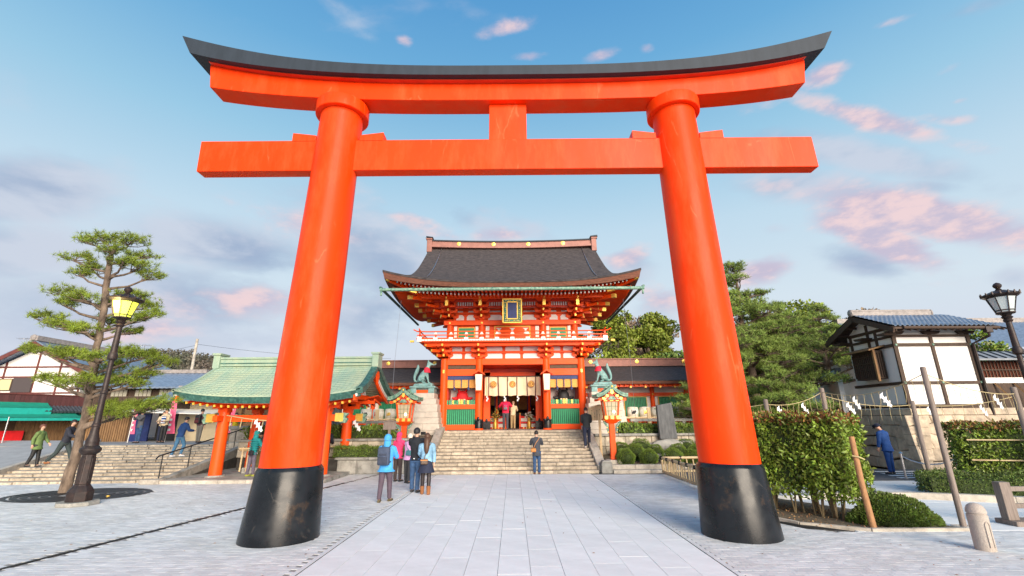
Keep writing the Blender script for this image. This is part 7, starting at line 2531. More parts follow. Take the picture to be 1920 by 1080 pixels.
def hedge(name, label, corners, z0, z1, leaf, dens, mat, seed, cat='hedge', stems=False, core=True, red=None, rough=.10, group=None, up=.5):
    """leafy block over a 4 cornered plan"""
    rs = np.random.RandomState(seed)
    q = [np.array(c, float) for c in corners]
    cen = sum(q) / 4
    t = thing(name, label, cat, (cen[0], cen[1], 0), group=group)
    P = []

    def jitter(p, s): return p + rs.normal(size=p.shape) * s
    hgt = z1 - z0
    for i in range(4):
        a, b = q[i], q[(i + 1) % 4]
        L2 = np.linalg.norm(b - a)
        n = int(L2 * hgt * dens)
        u, w = rs.uniform(0, 1, n), rs.uniform(0, 1, n)
        xy = a[None] + (b - a)[None] * u[:, None]
        inn = (cen - xy)
        inn = inn / np.linalg.norm(inn, axis=1, keepdims=True)
        wv = .07 * np.sin(u * L2 * 5 + seed) + .05 * np.sin(w * hgt * 7 + u * 9)
        dep = rs.exponential(rough, n) + wv
        xy = xy + inn * dep[:, None]
        P.append(jitter(np.column_stack([xy, z0 + w * hgt]), .03))
    n = int(np.linalg.norm(q[1] - q[0]) * np.linalg.norm(q[2] - q[1]) * dens * 1.1)
    u, w = rs.uniform(0, 1, n), rs.uniform(0, 1, n)
    top = (q[0][None] * ((1 - u) * (1 - w))[:, None] + q[1][None] * (u * (1 - w))[:, None] + q[2][None] * (u * w)[:, None] + q[3][None] * ((1 - u) * w)[:, None])
    TPz = z1 - rs.exponential(rough * .5, n) + .04 * np.sin(u * 23) + .03 * np.sin(w * 11 + u * 40)
    Tt = jitter(np.column_stack([top, TPz]), .03)
    P.append(Tt)
    P = np.concatenate(P) - np.array([cen[0], cen[1], 0])
    if red is not None:
        mi = ((P[:, 2] > z1 - .16) & (rs.uniform(size=len(P)) < .55)).astype(int)
        me = leaf_mesh('leaves', P, leaf, mat, seed, up=up, mats=[mat, red], mi=mi)
    else:
        me = leaf_mesh('leaves', P, leaf, mat, seed, up=up)
    tag(link_mesh('leaves', me, t), kind='stuff')
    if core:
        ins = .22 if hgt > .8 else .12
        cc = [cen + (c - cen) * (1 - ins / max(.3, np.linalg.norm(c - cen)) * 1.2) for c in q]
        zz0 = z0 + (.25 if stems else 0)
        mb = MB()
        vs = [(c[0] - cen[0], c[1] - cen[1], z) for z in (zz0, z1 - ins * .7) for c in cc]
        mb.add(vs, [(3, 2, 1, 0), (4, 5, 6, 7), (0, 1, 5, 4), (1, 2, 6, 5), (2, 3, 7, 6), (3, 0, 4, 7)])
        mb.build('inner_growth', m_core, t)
    if stems:
        sm = MB()
        L2 = np.linalg.norm(q[1] - q[0])
        for k in range(int(L2 * 7)):
            u = rnd.random()
            w = rnd.uniform(.08, .5)
            p = q[0] * (1 - u) * (1 - w) + q[1] * u * (1 - w) + q[2] * u * w + q[3] * (1 - u) * w
            x, y = p[0] - cen[0], p[1] - cen[1]
            for j in range(3):
                dx, dy = rnd.uniform(-.22, .22), rnd.uniform(-.18, .12)
                sm.tube([(x, y, 0), (x + dx * .5, y + dy * .5, z0 + .15), (x + dx, y + dy, z0 + .9)], [.022, .016, .008], 5, cap=False)
        sm.build('stems', M('hedge_stem', (.20, .15, .08), .9) if 'hedge_stem' not in bpy.data.materials else bpy.data.materials['hedge_stem'], t, kind='stuff')
    return t


hedge('big_hedge', 'big glossy clipped hedge with bare stems below beside the right torii pillar', [(5.25, 12.5), (6.95, 10.1), (7.95, 11.0), (6.4, 13.4)], -.0 + .42, 2.13, .098, 1500, m_leaf, 81, stems=True, red=m_leafred, rough=.09)
hedge('far_hedge', 'clipped hedge with bamboo rails before the storehouse base at right edge', [(13.55, 14.6), (18.5, 13.1), (18.9, 14.2), (14.1, 15.7)], .45, 1.86, .10, 750, m_leaf, 82, red=m_leafred)
t = thing('hedge_rail', 'two pale bamboo rails tied along the hedge at the right edge', 'bamboo rail', (15, 14, 0))
for z in (.85, 1.42):
    bw(MB().cyl((13.7, 14.5, z), (18.5, 13.0, z), .022, n=6), 'rail', m_bamboo, t)
hedge('low_hedge', 'low rounded azalea hedge behind the pale kerb at right', [(11.3, 13.5), (18.5, 11.3), (18.8, 12.4), (11.9, 14.5)], .05, .55, .055, 1500, m_leafdk, 83, rough=.05)
for sgn, nm, a, b, y0, z0, z1, lab in ((1, 'terrace_hedge', 5.2, 12.3, 23.05, 1.42, 1.80, 'dark spiky hedge on the terrace under the right stone rail'), (-1, 'terrace_hedge', -12.0, -5.4, 21.3, 1.38, 1.80, 'dark spiky hedge on the terrace under the left stone rail')):
    hedge(nm, lab, [(a, y0), (b, y0), (b, y0 + .5), (a, y0 + .5)], z0, z1, .15, 420, m_leafball, 84, rough=.06, up=1.2)
hedge('terrace_hedge', 'long low clipped hedge between the two tiers left of the steps', [(-7.6, 20.35), (-3.95, 20.35), (-3.95, 20.85), (-7.6, 20.85)], .62, 1.04, .06, 1300, m_leafball, 86, rough=.03)
hedge('basin_hedge', 'low green shrub strip behind the water basin', [(-12.6, 22.4), (-8.2, 22.4), (-8.2, 23.0), (-12.6, 23.0)], .25, .95, .09, 700, m_leafdk, 87, rough=.08, up=1.0)
hedge('basin_hedge', 'flat clipped hedge right of the basin behind the dark suited man', [(-8.1, 21.6), (-6.9, 21.6), (-6.9, 22.2), (-8.1, 22.2)], .3, 1.0, .06, 1000, m_leafball, 89, rough=.04)
# azalea mound beside the stake
def mound(name, label, c, r, leaf, n, mat, seed, cat, group=None, full=False, up=.5):
    rs = np.random.RandomState(seed)
    t = thing(name, label, cat, c, group=group)
    P = unit(rs.normal(size=(n, 3)))
    if not full: P[:, 2] = np.abs(P[:, 2])
    lump = 1 + .045 * np.sin(P[:, 0] * 7 + seed) + .045 * np.sin(P[:, 1] * 8 + 2 * seed) + .04 * np.sin(P[:, 2] * 9)
    P = P * lump[:, None] * (1 - rs.exponential(.035, (n, 1)))
    P = P * np.array(r)
    tag(link_mesh('leaves', leaf_mesh('leaves', P, leaf, mat, seed, up=up), t), kind='stuff')
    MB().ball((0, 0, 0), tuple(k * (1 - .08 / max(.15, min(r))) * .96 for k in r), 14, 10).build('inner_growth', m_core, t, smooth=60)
    return t


mound('azalea_mound', 'broad dark azalea mound at the right end of the big hedge', (7.75, 10.25, -.02), (.80, .52, .56), .055, 9500, m_leafdk, 91, 'shrub')
balls = [(4.75, 20.5, .34), (5.75, 20.55, .32), (6.75, 20.5, .35), (7.6, 20.6, .30), (8.4, 20.5, .34), (5.4, 21.4, .38), (6.35, 21.6, .34), (7.35, 21.5, .36), (8.15, 21.6, .32), (9.0, 21.5, .36),
         (4.95, 22.1, .36), (5.9, 22.25, .44), (8.0, 22.3, .42), (8.9, 22.35, .40), (9.55, 20.9, .34), (10.3, 21.8, .42)]
bl_ = ['front row, nearest the red lantern base', 'front row, second from the red lantern', 'front row, third from the red lantern', 'front row, fourth from the red lantern', 'front row, above the corner of the bamboo barrier', 'middle row, nearest the red lantern', 'middle row, second from the red lantern', 'middle row, right below the dark stele', 'middle row, right of the dark stele', 'middle row, fifth from the red lantern',
       'back row, just right of the lantern post', 'back row, largest, left of the stele boulders', 'back row, right of the stele boulders', 'back row, next to the upright rock', 'front right, behind the bamboo barrier rail', 'back right, beside the right torii pillar']
for k, ((x, y, r), lab) in enumerate(zip(balls, bl_)):
    mound('round_bush', 'clipped round bush in the ' + lab if not lab.startswith(('front right', 'back right')) else 'clipped round bush ' + lab, (x, y, .30 + r * .62 + max(0, (y - 20.2) * .09)), (r * 1.14, r * 1.14, r * 1.0), .045, 4200, m_leafball, 100 + k, 'bush', full=True, group='clipped round bushes beside the steps')
# litter of leaves and gravel under the hedge
P = np.column_stack([nrs.uniform(5.3, 8.3, 900), nrs.uniform(9.8, 13, 900), np.full(900, .04)])
P = P[(P[:, 0] + P[:, 1] * .62 > 12.3) & (P[:, 0] + P[:, 1] * .62 < 14.5)]
tag(link_mesh('bed_litter', leaf_mesh('bed_litter', P, .05, M('dry_leaf', (.35, .20, .09), .8, irand=.5), 7, up=0)), kind='stuff')


# ------------------------------------------------------------------ people
m_skin = M('skin', (.62, .36, .25), .55)
CM = {}


def cloth(name, col, var=.12, rough=.8, bump=.9, bscale=9):
    if name not in CM: CM[name] = M(name, col, rough, var=var, scale=6, bump=bump, bscale=bscale)
    return CM[name]


m_hair = M('dark_hair', (.018, .013, .011), .5, var=.3, scale=20)
m_hairbr = M('brown_hair', (.075, .035, .018), .5, var=.35, scale=22, stretch=(4, 4, 1))
m_shoe = M('dark_shoe', (.03, .028, .028), .5)


def rotx(v, a):
    c, s_ = math.cos(a), math.sin(a)
    return Vector((v.x, v.y * c - v.z * s_, v.y * s_ + v.z * c))


def person(label, loc, face, h=1.68, legs=((0, 0), (0, 0)), arms=((0, 8, 10), (0, 8, 10)), lean=0, top=None, bottom=None, shoe=None, hair=m_hair, hairlen=0,
           hood=None, hat=None, coat=0, skirt=None, flare=1.0, bulk=1.0, headpitch=0, headyaw=0, boots=None, collar=True, width=1.0, group=None, vest=None, quilt=False, scarf=None):
    """face: heading in degrees (0 looks along +y, away from the camera).
    legs: (swing forward, knee bend); arms: (swing forward, out from the body, elbow bend), left first"""
    s = h / 1.70
    t = thing('person', label, 'person', loc, R(-face), group=group)
    ln = R(lean)
    hip = Vector((0, 0, .90))
    V3 = Vector

    def up(z, y=0, x=0):
        return hip + rotx(V3((x, y, z)), -ln)
    chest, neck = up(.42), up(.56)
    hc = neck + rotx(V3((0, .01, .16)), -ln - R(headpitch)) + V3((0, 0, 0))
    J = dict(hip=hip, mid=up(.2), chest=chest, neck=neck, head=hc)
    J['sh'] = [up(.505, 0, -.175 * width), up(.505, 0, .175 * width)]
    el, wr, hd, fdir = [], [], [], []
    for i, (sw, out, bd) in enumerate(arms):
        sg = -1 if i == 0 else 1
        d1 = V3((sg * math.sin(R(out)), math.sin(R(sw)) * math.cos(R(out)), -math.cos(R(sw)) * math.cos(R(out)))).normalized()
        e = J['sh'][i] + d1 * .285
        # the forearm turns forward and a little inward by the elbow bend
        a2 = R(sw + bd)
        inn = -sg * min(.55, abs(bd) / 160)
        d2 = V3((sg * math.sin(R(out)) * .5 + inn, math.sin(a2), -math.cos(a2))).normalized()
        w = e + d2 * .245
        el.append(e)
        wr.append(w)
        fdir.append(d2)
        hd.append(w + d2 * .085)
    kn, an, toe = [], [], []
    for i, (sw, bd) in enumerate(legs):
        sg = -1 if i == 0 else 1
        hj = hip + V3((sg * .09, 0, -.02))
        a1 = R(sw)
        k = hj + V3((sg * .015, math.sin(a1), -math.cos(a1))) * .42
        a2 = R(sw - bd)
        a = k + V3((sg * .01, math.sin(a2), -math.cos(a2))) * .42
        kn.append(k)
        an.append(a)
        fa = a2 if bd > 25 else 0
        toe.append(a + V3((sg * .02, .15 * math.cos(fa), -.035 + .15 * math.sin(fa) * 1)))
    zmin = min(min(a.z for a in an) - .065, min(q.z for q in toe) - .03)
    off = V3((0, 0, -zmin))

    def T_(p): return (p + off) * s
    # one continuous body: trunk, head, limbs and fingers
    pts, ed, rad = [], [], []

    def add(p, par, r):
        pts.append(T_(p))
        rad.append(r * s)
        if par is not None: ed.append((par, len(pts) - 1))
        return len(pts) - 1
    r0 = add(hip, None, .105)
    r1 = add(J['mid'], r0, .095)
    r2 = add(chest, r1, .11)
    r3 = add(neck, r2, .05)
    r3b = add(neck.lerp(hc, .5), r3, .047)
    r4 = add(hc, r3b, .082)
    hup = rotx(V3((0, 0, 1)), -ln - R(headpitch))
    hfw = rotx(V3((math.sin(R(headyaw)), math.cos(R(headyaw)), 0)), -ln - R(headpitch))
    hrt = hfw.cross(hup)
    r5 = add(hc + hup * .075, r4, .078)
    add(hc + hfw * .085 - hup * .01, r4, .018)      # nose
    add(hc + hfw * .05 - hup * .065, r4, .04)       # jaw
    for sg in (-1, 1): add(hc + hrt * sg * .085, r4, .018)   # ears
    for i in range(2):
        sg = -1 if i == 0 else 1
        a = add(J['sh'][i] - V3((0, 0, .02)), r2, .052)
        b = add(el[i], a, .040)
        c = add(wr[i], b, .028)
        d = add(hd[i] - fdir[i] * .03, c, .032)
        side = V3((0, 1, 0)) if abs(fdir[i].y) < .8 else V3((1, 0, 0))
        side = (side - fdir[i] * side.dot(fdir[i])).normalized()
        bend = V3((-sg * .02, 0, 0))
        for q, (o_, l_) in enumerate(((-.030, .062), (-.010, .075), (.010, .070), (.028, .055))):
            f1 = add(hd[i] + side * o_ + fdir[i] * .01, d, .010)
            f2 = add(hd[i] + side * o_ * 1.1 + fdir[i] * (.01 + l_ * .55) + bend * .4, f1, .009)
            add(hd[i] + side * o_ * 1.1 + fdir[i] * (.01 + l_) + bend, f2, .007)
        th = add(hd[i] - fdir[i] * .02 + side * .045 + bend * .3, d, .011)
        add(hd[i] + fdir[i] * .015 + side * .058 + bend, th, .009)
        k0 = add(hip + V3((sg * .09, 0, -.05)), r0, .085)
        k1 = add(kn[i], k0, .055)
        k2 = add(kn[i].lerp(an[i], .35), k1, .052)
        k3 = add(an[i], k2, .036)
        add(toe[i], k3, .032)
    skin_obj('body', pts, ed, rad, m_skin, t, sub=1)
    eye = MB()
    for sg in (-1, 1): eye.ball(T_(hc + hrt * sg * .032 + hfw * .078 + hup * .012), .010 * s, 6, 4)
    eye.build('eyes', m_black, t)

    seed_ = rnd.uniform(0, 99)

    def wr_(a, z, x=0):
        return 1 + .022 * math.sin(a * 3 + z * 31 + seed_) + .018 * math.sin(a * 5 - z * 47 + seed_ * 2 + x * 20) + .012 * math.sin(a * 9 + z * 80)

    def limb(q, rd, wob_=.05):
        """a clothed limb: many rings with creases bunched near the joints"""
        Q, RR = [], []
        for i in range(len(q) - 1):
            for j in range(3):
                u_ = j / 3
                Q.append(q[i].lerp(q[i + 1], u_))
                RR.append((rd[i] * (1 - u_) + rd[i + 1] * u_) * (1 + wob_ * math.sin(len(Q) * 2.1 + seed_) + wob_ * .5 * math.sin(len(Q) * 3.7 + seed_)))
        Q.append(q[-1])
        RR.append(rd[-1])
        return MB().tube(Q, RR, 14)

    def loft(rings, n=26):
        fine_ = []
        for A_, B_ in zip(rings[:-1], rings[1:]):
            for j in range(3):
                u_ = j / 3
                fine_.append((A_[0].lerp(B_[0], u_),) + tuple(A_[k] * (1 - u_) + B_[k] * u_ for k in (1, 2, 3)))
        rings = fine_ + [rings[-1]]
        """rings: (centre, rx, ry) stacked, tilted with the lean"""
        mb = MB()
        vs, fs = [], []
        for c, rx, ry, tl in rings:
            for k in range(n):
                a = 2 * PI * k / n
                v = rotx(V3((rx * math.cos(a), ry * math.sin(a), 0)), -tl)
                w_ = wr_(a, c.z)
                vs.append(T_(c + v * w_))
        for i in range(len(rings) - 1):
            for k in range(n):
                a, b = i * n + k, i * n + (k + 1) % n
                fs.append((a, b, b + n, a + n))
        fs.append(tuple(reversed(range(n))))
        fs.append(tuple(range((len(rings) - 1) * n, len(rings) * n)))
        return mb.add(vs, fs)
    B = bulk
    topm = top or cloth('grey_top', (.2, .2, .2))
    rings = []
    if coat: rings.append((hip + V3((0, 0, -coat)), .205 * B * flare, .17 * B * flare, 0))
    rings += [(up(-.06), .178 * B, .135 * B, ln * .3), (up(.06), .168 * B, .125 * B, ln * .6), (up(.2), .165 * B * (width * .5 + .5), .122 * B, ln), (up(.36), .190 * B * width, .13 * B, ln), (up(.48), .198 * width * (B * .5 + .5), .115 * B, ln), (up(.545), .12 * width, .085, ln), (up(.60), .062, .062, ln)]
    tm_ = loft(rings)
    tm_.build('jacket', topm, t, smooth=70, sub=1)
    for i in range(2):
        mb = MB()
        p0, p1, p2 = T_(J['sh'][i] + V3((0, 0, .0))), T_(el[i]), T_(wr[i])
        q = [p0 + (T_(chest) - p0) * .25, p0, p0.lerp(p1, .5), p1.lerp(p0, .12), p1, p1.lerp(p2, .15), p1.lerp(p2, .6), p2]
        rd_ = [.072, .082, .076, .067, .066, .064, .056, .048]
        mb = limb(q, [r_ * s * (B * .6 + .4) for r_ in rd_])
        mb.build('sleeve', topm, t, smooth=70, sub=1)
    bm_ = bottom or cloth('dark_trousers', (.03, .03, .04))
    for i in range(2):
        sg = -1 if i == 0 else 1
        p0, p1, p2 = T_(hip + V3((sg * .085, 0, .02))), T_(kn[i]), T_(an[i] + V3((0, 0, -.0)))
        q = [p0, p0.lerp(p1, .3), p0.lerp(p1, .8), p1, p1.lerp(p2, .2), p1.lerp(p2, .7), p2]
        fl = flare if not coat else 1.0
        rd_ = [.108, .102, .082, .074, .072, .062 * fl, .060 * fl]
        if skirt: rd_ = [.098, .092, .072, .064, .066, .055, .046]
        mb = limb(q, [r_ * s for r_ in rd_], .035 if not skirt else .0)
        mb.build('trouser_leg' if not skirt else 'stocking', bm_, t, smooth=70, sub=1)
        sh_ = MB()
        a, tt = T_(an[i]), T_(toe[i])
        heel = a + (a - tt) * .35
        heel.z = tt.z
        mz = min(tt.z, heel.z)
        sh_.tube([heel + V3((0, 0, .01 * s)), a + V3((0, 0, -.045 * s)), a.lerp(tt, .6) + V3((0, 0, -.012 * s)), tt + (tt - a) * .15], [.034 * s, .05 * s, .042 * s, .026 * s], 10)
        if boots:
            sh_.tube([a + V3((0, 0, -.04 * s)), a + (p1 - a) * .42], [.055 * s, .068 * s], 12)
        sh_.build('boot' if boots else 'shoe', boots or shoe or m_shoe, t, smooth=60)
    pv = loft([(hip + V3((0, 0, -.10)), .15, .12, 0), (hip + V3((0, 0, .0)), .162, .128, 0), (up(.08), .15, .115, ln * .5)])
    pv.build('waist', bm_ if not skirt else skirt, t, smooth=70)
    if skirt:
        mb = MB()
        n = 28
        vs, fs = [], []
        for z, r_ in ((.06, .15), (-.05, .185), (-.18, .225), (-.30, .265)):
            for k in range(n):
                a = 2 * PI * k / n
                rr_ = r_ * (1 + .05 * math.sin(a * 7) * (-z + .1))
                vs.append(T_(hip + V3((rr_ * math.cos(a), rr_ * .85 * math.sin(a), z))))
        for i in range(3):
            for k in range(n):
                a, b = i * n + k, i * n + (k + 1) % n
                fs.append((a, b, b + n, a + n))
        mb.add(vs, fs).build('skirt', skirt, t, smooth=70)
    # hair, hood or hat
    Mh = Matrix((hrt, hfw, hup)).transposed().to_4x4()
    Mh.translation = T_(hc)

    def head_shell(r, zlo, front, grow=1.0, back=0):
        mb = MB()
        n, m2 = 16, 9
        vs, fs = [], []
        for i in range(m2):
            f = i / (m2 - 1)
            th = PI * (.02 + f * (.60 if not back else .62))
            for k in range(n):
                a = 2 * PI * k / n
                x, y, z = math.sin(th) * math.cos(a), math.sin(th) * math.sin(a), math.cos(th)
                cut = 1.0
                if y > .25 and f > front: z = max(z, .15)
                vs.append(((x * r * .92 * grow) * s, (y * r * 1.08) * s - .008 * s, (z * r * 1.12 + .028) * s))
        for i in range(m2 - 1):
            for k in range(n):
                a, b = i * n + k, i * n + (k + 1) % n
                fs.append((a, b, b + n, a + n))
        fs.append(tuple(reversed(range(n))))
        return mb.add(vs, fs, Mh)
    if hood:
        hdm = head_shell(.120, 0, .4)
        hdm.build('hood', hood, t, smooth=70, sub=1)
        MB().tube([T_(neck + V3((0, -.01, -.06))), T_(neck + V3((0, -.02, .0))), T_(neck.lerp(hc, .5) + V3((0, -.02, 0))), T_(hc + V3((0, -.02, -.02)))], [.125 * s, .105 * s, .098 * s, .118 * s], 16).build('hood_collar', hood, t, smooth=60, sub=1)
    else:
        if hat:
            head_shell(.112, 0, .25).build('hat', hat, t, smooth=70, sub=1)
            if label.find('peaked') >= 0:
                MB().lathe([(.0, .0), (.125 * s, .0), (.12 * s, .03 * s), (.0, .05 * s)], 20, M=Mh @ Matrix.Translation((0, .02 * s, .09 * s))).build('cap_crown', hat, t, smooth=50)
                MB().box(-.07 * s, .07 * s, .09 * s, .17 * s, .055 * s, .065 * s, Mh).build('cap_peak', m_black, t)
        head_shell(.105, 0, .35).build('hair', hair, t, smooth=70, sub=1)
        if hairlen:
            mb = MB()
            p0 = hc + hup * .02 - hfw * .05
            ax = [p0, hc - hfw * .09 - hup * .08, neck - V3((0, .12, .05)) * 1.0, neck - V3((-.0, .155, hairlen * .7)), neck - V3((-.0, .150, hairlen))]
            mb.tube([T_(p) for p in ax], [.085 * s, .10 * s, .10 * s, .075 * s, .03 * s], 12)
            o_ = mb.build('long_hair', hair, t, smooth=70, sub=1)
    if collar and not hood:
        MB().tube([T_(neck + V3((0, -.0, -.03))), T_(neck + V3((0, 0, .035)))], [.066 * s, .058 * s], 12).build('collar', topm, t, smooth=60)
    if quilt:
        qb = MB()
        for k in range(6):
            z = .02 + k * .085
            rx = (.175 + .012 * k) * B
            n = 18
            qb.tube([T_(up(z) + rotx(V3((rx * math.cos(2 * PI * a / n), rx * .74 * math.sin(2 * PI * a / n), 0)), -ln)) for a in range(n + 1)], .022 * s, 6)
        qb.build('quilted_ridge', topm, t, smooth=60)
    t['_s'] = s
    return t, T_, up, s, J


def backpack(pr, mat, trim, size=1.0, z=.30, label=None, lbl='backpack'):
    t, T_, up, s, J = pr
    w = .16 * size
    b = MB().box(-w, w, -.30, -.14, z - .24 * size, z + .22 * size)
    vs = [T_(up(v[2], v[1], v[0])) for v in b.v]
    t2 = thing('backpack', label, 'backpack', t.location, t.rotation_euler.z)
    o = MB().add(vs, b.f).build('pack_body', mat, t2, bevel=.05 * s, seg=4, smooth=60)
    for (a0, a1, z0, z1, dp) in ((-w * .8, w * .8, z - .20 * size, z - .03, -.335), (-w * .65, w * .65, z + .01, z + .06, -.315)):
        q = MB().box(a0, a1, dp, -.28, z0, z1)
        MB().add([T_(up(v[2], v[1], v[0])) for v in q.v], q.f).build('pocket', trim, t2, bevel=.02 * s, seg=3)
    for sg in (-1, 1):
        st = [(sg * .10, -.13, z + .20), (sg * .115, -.05, .565), (sg * .12, .07, .52), (sg * .125, .125, .38), (sg * .14, .10, .2), (sg * .15, -.12, .12)]
        MB().tube([T_(up(q[2], q[1], q[0])) for q in st], .018 * s, 6).build('strap', mat, t2)
    del t['_s']
    t['_s'] = s
    return t2


def shoulder_bag(pr, mat, side, z, label, y=-.16, size=1.0, trim=None, strap=None, x=None):
    t, T_, up, s, J = pr
    t2 = thing('shoulder_bag', label, 'bag', t.location, t.rotation_euler.z)
    cx = (side * .14 if x is None else x)
    q = MB().box(cx - .13 * size, cx + .13 * size, y - .055, y + .04, z - .10 * size, z + .09 * size)
    MB().add([T_(up(v[2], v[1], v[0])) for v in q.v], q.f).build('bag_body', mat, t2, bevel=.035 * s, seg=4, smooth=60)
    if trim:
        q = MB().box(cx - .135 * size, cx + .135 * size, y - .062, y - .05, z + .03, z + .055)
        MB().add([T_(up(v[2], v[1], v[0])) for v in q.v], q.f).build('bag_trim', trim, t2)
    pts = [(cx, y - .0, z + .08), (cx * .4 - side * .02, -.155, .34), (-side * .12, -.09, .545), (-side * .13, .03, .56), (-side * .06, .14, .36), (cx * .9, .15, z + .1), (cx + side * .06, 0, z + .08)]
    MB().tube([T_(up(q[2], q[1], q[0])) for q in pts], .012 * s, 6).build('bag_strap', strap or mat, t2)
    return t2


c_blue = cloth('sky_blue_rainwear', (.06, .34, .72))
c_plum = cloth('plum_grey_trousers', (.085, .060, .085))
c_navy = cloth('navy_cloth', (.012, .018, .045))
c_char = cloth('charcoal_cloth', (.035, .037, .042))
c_jean = cloth('blue_denim', (.03, .075, .17), var=.3)
c_jeanlt = cloth('light_denim', (.20, .38, .55), var=.3)
c_pink = cloth('hot_pink_jacket', (.80, .045, .16))
c_lil = cloth('lilac_jacket', (.66, .36, .62))
c_grey = cloth('slate_wool_coat', (.055, .06, .075))
c_teal = cloth('teal_quilted', (.004, .20, .21))
c_guard = cloth('guard_blue_uniform', (.008, .055, .22))
c_tan = cloth('tan_trousers', (.38, .25, .12))
c_beige = cloth('beige_coat', (.62, .48, .30))
c_red = cloth('raspberry_jacket', (.62, .015, .06))
c_dkred = cloth('grey_trousers', (.06, .06, .075))
c_bwn = M('brown_suede', (.24, .095, .035), .85, var=.15)
c_leath = M('orange_leather', (.50, .19, .035), .45, var=.15)
c_beige2 = cloth('pale_knit', (.66, .58, .48))
c_mono = M('brown_monogram_bag', (.10, .065, .045), .5, var=.3, scale=30)

p = person('person in a sky blue hooded rain jacket walking away with arms folded forward', gp(720, 941), 8, 1.66, legs=((-8, 2), (10, 4)), arms=((25, 18, 70), (25, 14, 70)), top=c_blue, bottom=c_plum, hood=c_blue, coat=.14, flare=1.25, bulk=1.1, shoe=cloth('olive_shoe', (.10, .08, .04)))
backpack(p, cloth('slate_pack', (.05, .07, .12)), cloth('slate_pocket', (.035, .045, .075)), 1.05, label='large slate blue backpack worn by the person in the sky blue jacket')
p = person('person in a hot pink hooded jacket partly hidden behind the lilac jacket', gp(744, 903), 25, 1.62, legs=((0, 0), (4, 2)), arms=((10, 12, 25), (50, 8, 70)), top=c_pink, bottom=cloth('dark_brown_trousers', (.06, .042, .04)), hood=c_pink, coat=.1, bulk=1.05)
p = person('person in a lilac jacket and pale knitted hat behind the man in black', gp(763, 906), 30, 1.58, legs=((2, 0), (-3, 2)), arms=((55, 14, 70), (40, 8, 80)), top=c_lil, bottom=c_char, hat=c_beige2, coat=.1, bulk=1.05, lean=4)
shoulder_bag(p, cloth('teal_bag', (.06, .22, .25)), 1, .16, 'teal shoulder bag of the person in the lilac jacket', y=-.14)
p = person('man in black jacket, jeans and black knitted hat raising a camera', gp(777, 923), 12, 1.80, legs=((2, 0), (-4, 0)), arms=((62, 22, 95), (62, 22, 95)), top=cloth('black_jacket', (.010, .013, .02)), bottom=c_jean, hat=m_black, coat=.03, bulk=1.0, width=1.05, headpitch=-6)
cm_ = thing('camera', 'small dark camera held up to his eye by the man in black', 'camera', gp(777, 923), R(-12))
MB().box(.02, .17, .22, .30, 1.66, 1.76).cyl((.09, .30, 1.71), (.09, .40, 1.71), .035, n=12).build('camera_body', m_blackmetal, cm_, bevel=.008)
MB().box(-.02, .02, -.155, -.14, .965, .99).build('belt_label', m_shide, p[0])
p = person('woman in a light denim jacket, navy skirt and brown boots with long hair', gp(797, 927), -6, 1.66, legs=((3, 0), (-5, 2)), arms=((22, 10, 40), (-2, 10, 6)), top=c_jeanlt, bottom=M('dark_stocking', (.018, .012, .014), .5), skirt=c_navy, hair=m_hairbr, hairlen=.33, boots=c_bwn, shoe=c_bwn, bulk=1.02)
shoulder_bag(p, c_mono, -1, .03, 'brown bag with tan trim on the back of the woman in denim', y=-.20, size=.85, trim=c_leath, x=-.05)
p = person('woman in a slate grey coat standing at the foot of the central steps', gp(1007, 889) + Vector((0, -.05, 0)), 0, 1.60, legs=((0, 0), (0, 0)), arms=((38, 16, 95), (38, 16, 95)), top=c_grey, bottom=c_jean, coat=.20, flare=1.0, shoe=cloth('brown_shoe', (.12, .05, .03)), bulk=.98)
shoulder_bag(p, c_leath, -1, .06, 'orange brown leather shoulder bag of the woman in the grey coat', y=-.17, size=.85)
zs_ = .1235 * 7
p = person('man in a black jacket climbing the right side of the central steps', at(1102, 845, 19.65 + 6.4 * .345), 6, 1.72, legs=((-14, 4), (16, 10)), arms=((14, 6, 60), (14, 6, 60)), top=cloth('black_blouson', (.015, .02, .025)), bottom=c_navy, shoe=cloth('pale_shoe', (.5, .45, .42)), bulk=1.02, headpitch=6)
p[0].location.z = zs_
p = person('person in a raspberry red jacket praying inside the gate', Vector((at(948, 803, 26.0).x, 26.0, 1.6)), 0, 1.68, legs=((3, 0), (-4, 0)), arms=((35, 34, 90), (35, 34, 90)), top=c_red, bottom=c_dkred, bulk=1.12)
backpack(p, cloth('magenta_pack', (.60, .01, .10)), cloth('grey_pocket', (.15, .15, .17)), .8, label='magenta backpack worn by the person praying inside the gate')
p = person('bent elderly person in a cream coat beside the red jacket in the gate', Vector((at(962, 803, 26.1).x, 26.1, 1.6)), 10, 1.46, legs=((3, 4), (-2, 2)), arms=((40, 10, 40), (40, 10, 40)), top=c_beige, bottom=c_tan, hair=M('grey_brown_hair', (.35, .22, .14), .6), lean=12, coat=.04)
p = person('person in a teal quilted hooded jacket washing hands at the basin', gp(468, 893, .12), 28, 1.58, legs=((-4, 2), (5, 2)), arms=((30, 12, 30), (30, 12, 35)), top=c_teal, bottom=cloth('lilac_grey_trousers', (.12, .10, .14)), hood=c_teal, coat=.08, quilt=True, lean=5, bulk=1.05, shoe=cloth('lime_shoe', (.35, .38, .05)))
shoulder_bag(p, cloth('black_bag', (.012, .012, .018)), 1, -.02, 'black shoulder bag of the person in the teal jacket', y=-.17)
p = person('dark haired man stooping over the basin left of the big pillar', Vector((at(492, 835, 21.0).x, 21.1, .12)), 175, 1.62, legs=((4, 4), (0, 2)), arms=((50, 8, 35), (50, 8, 35)), top=c_char, bottom=c_char, lean=34)
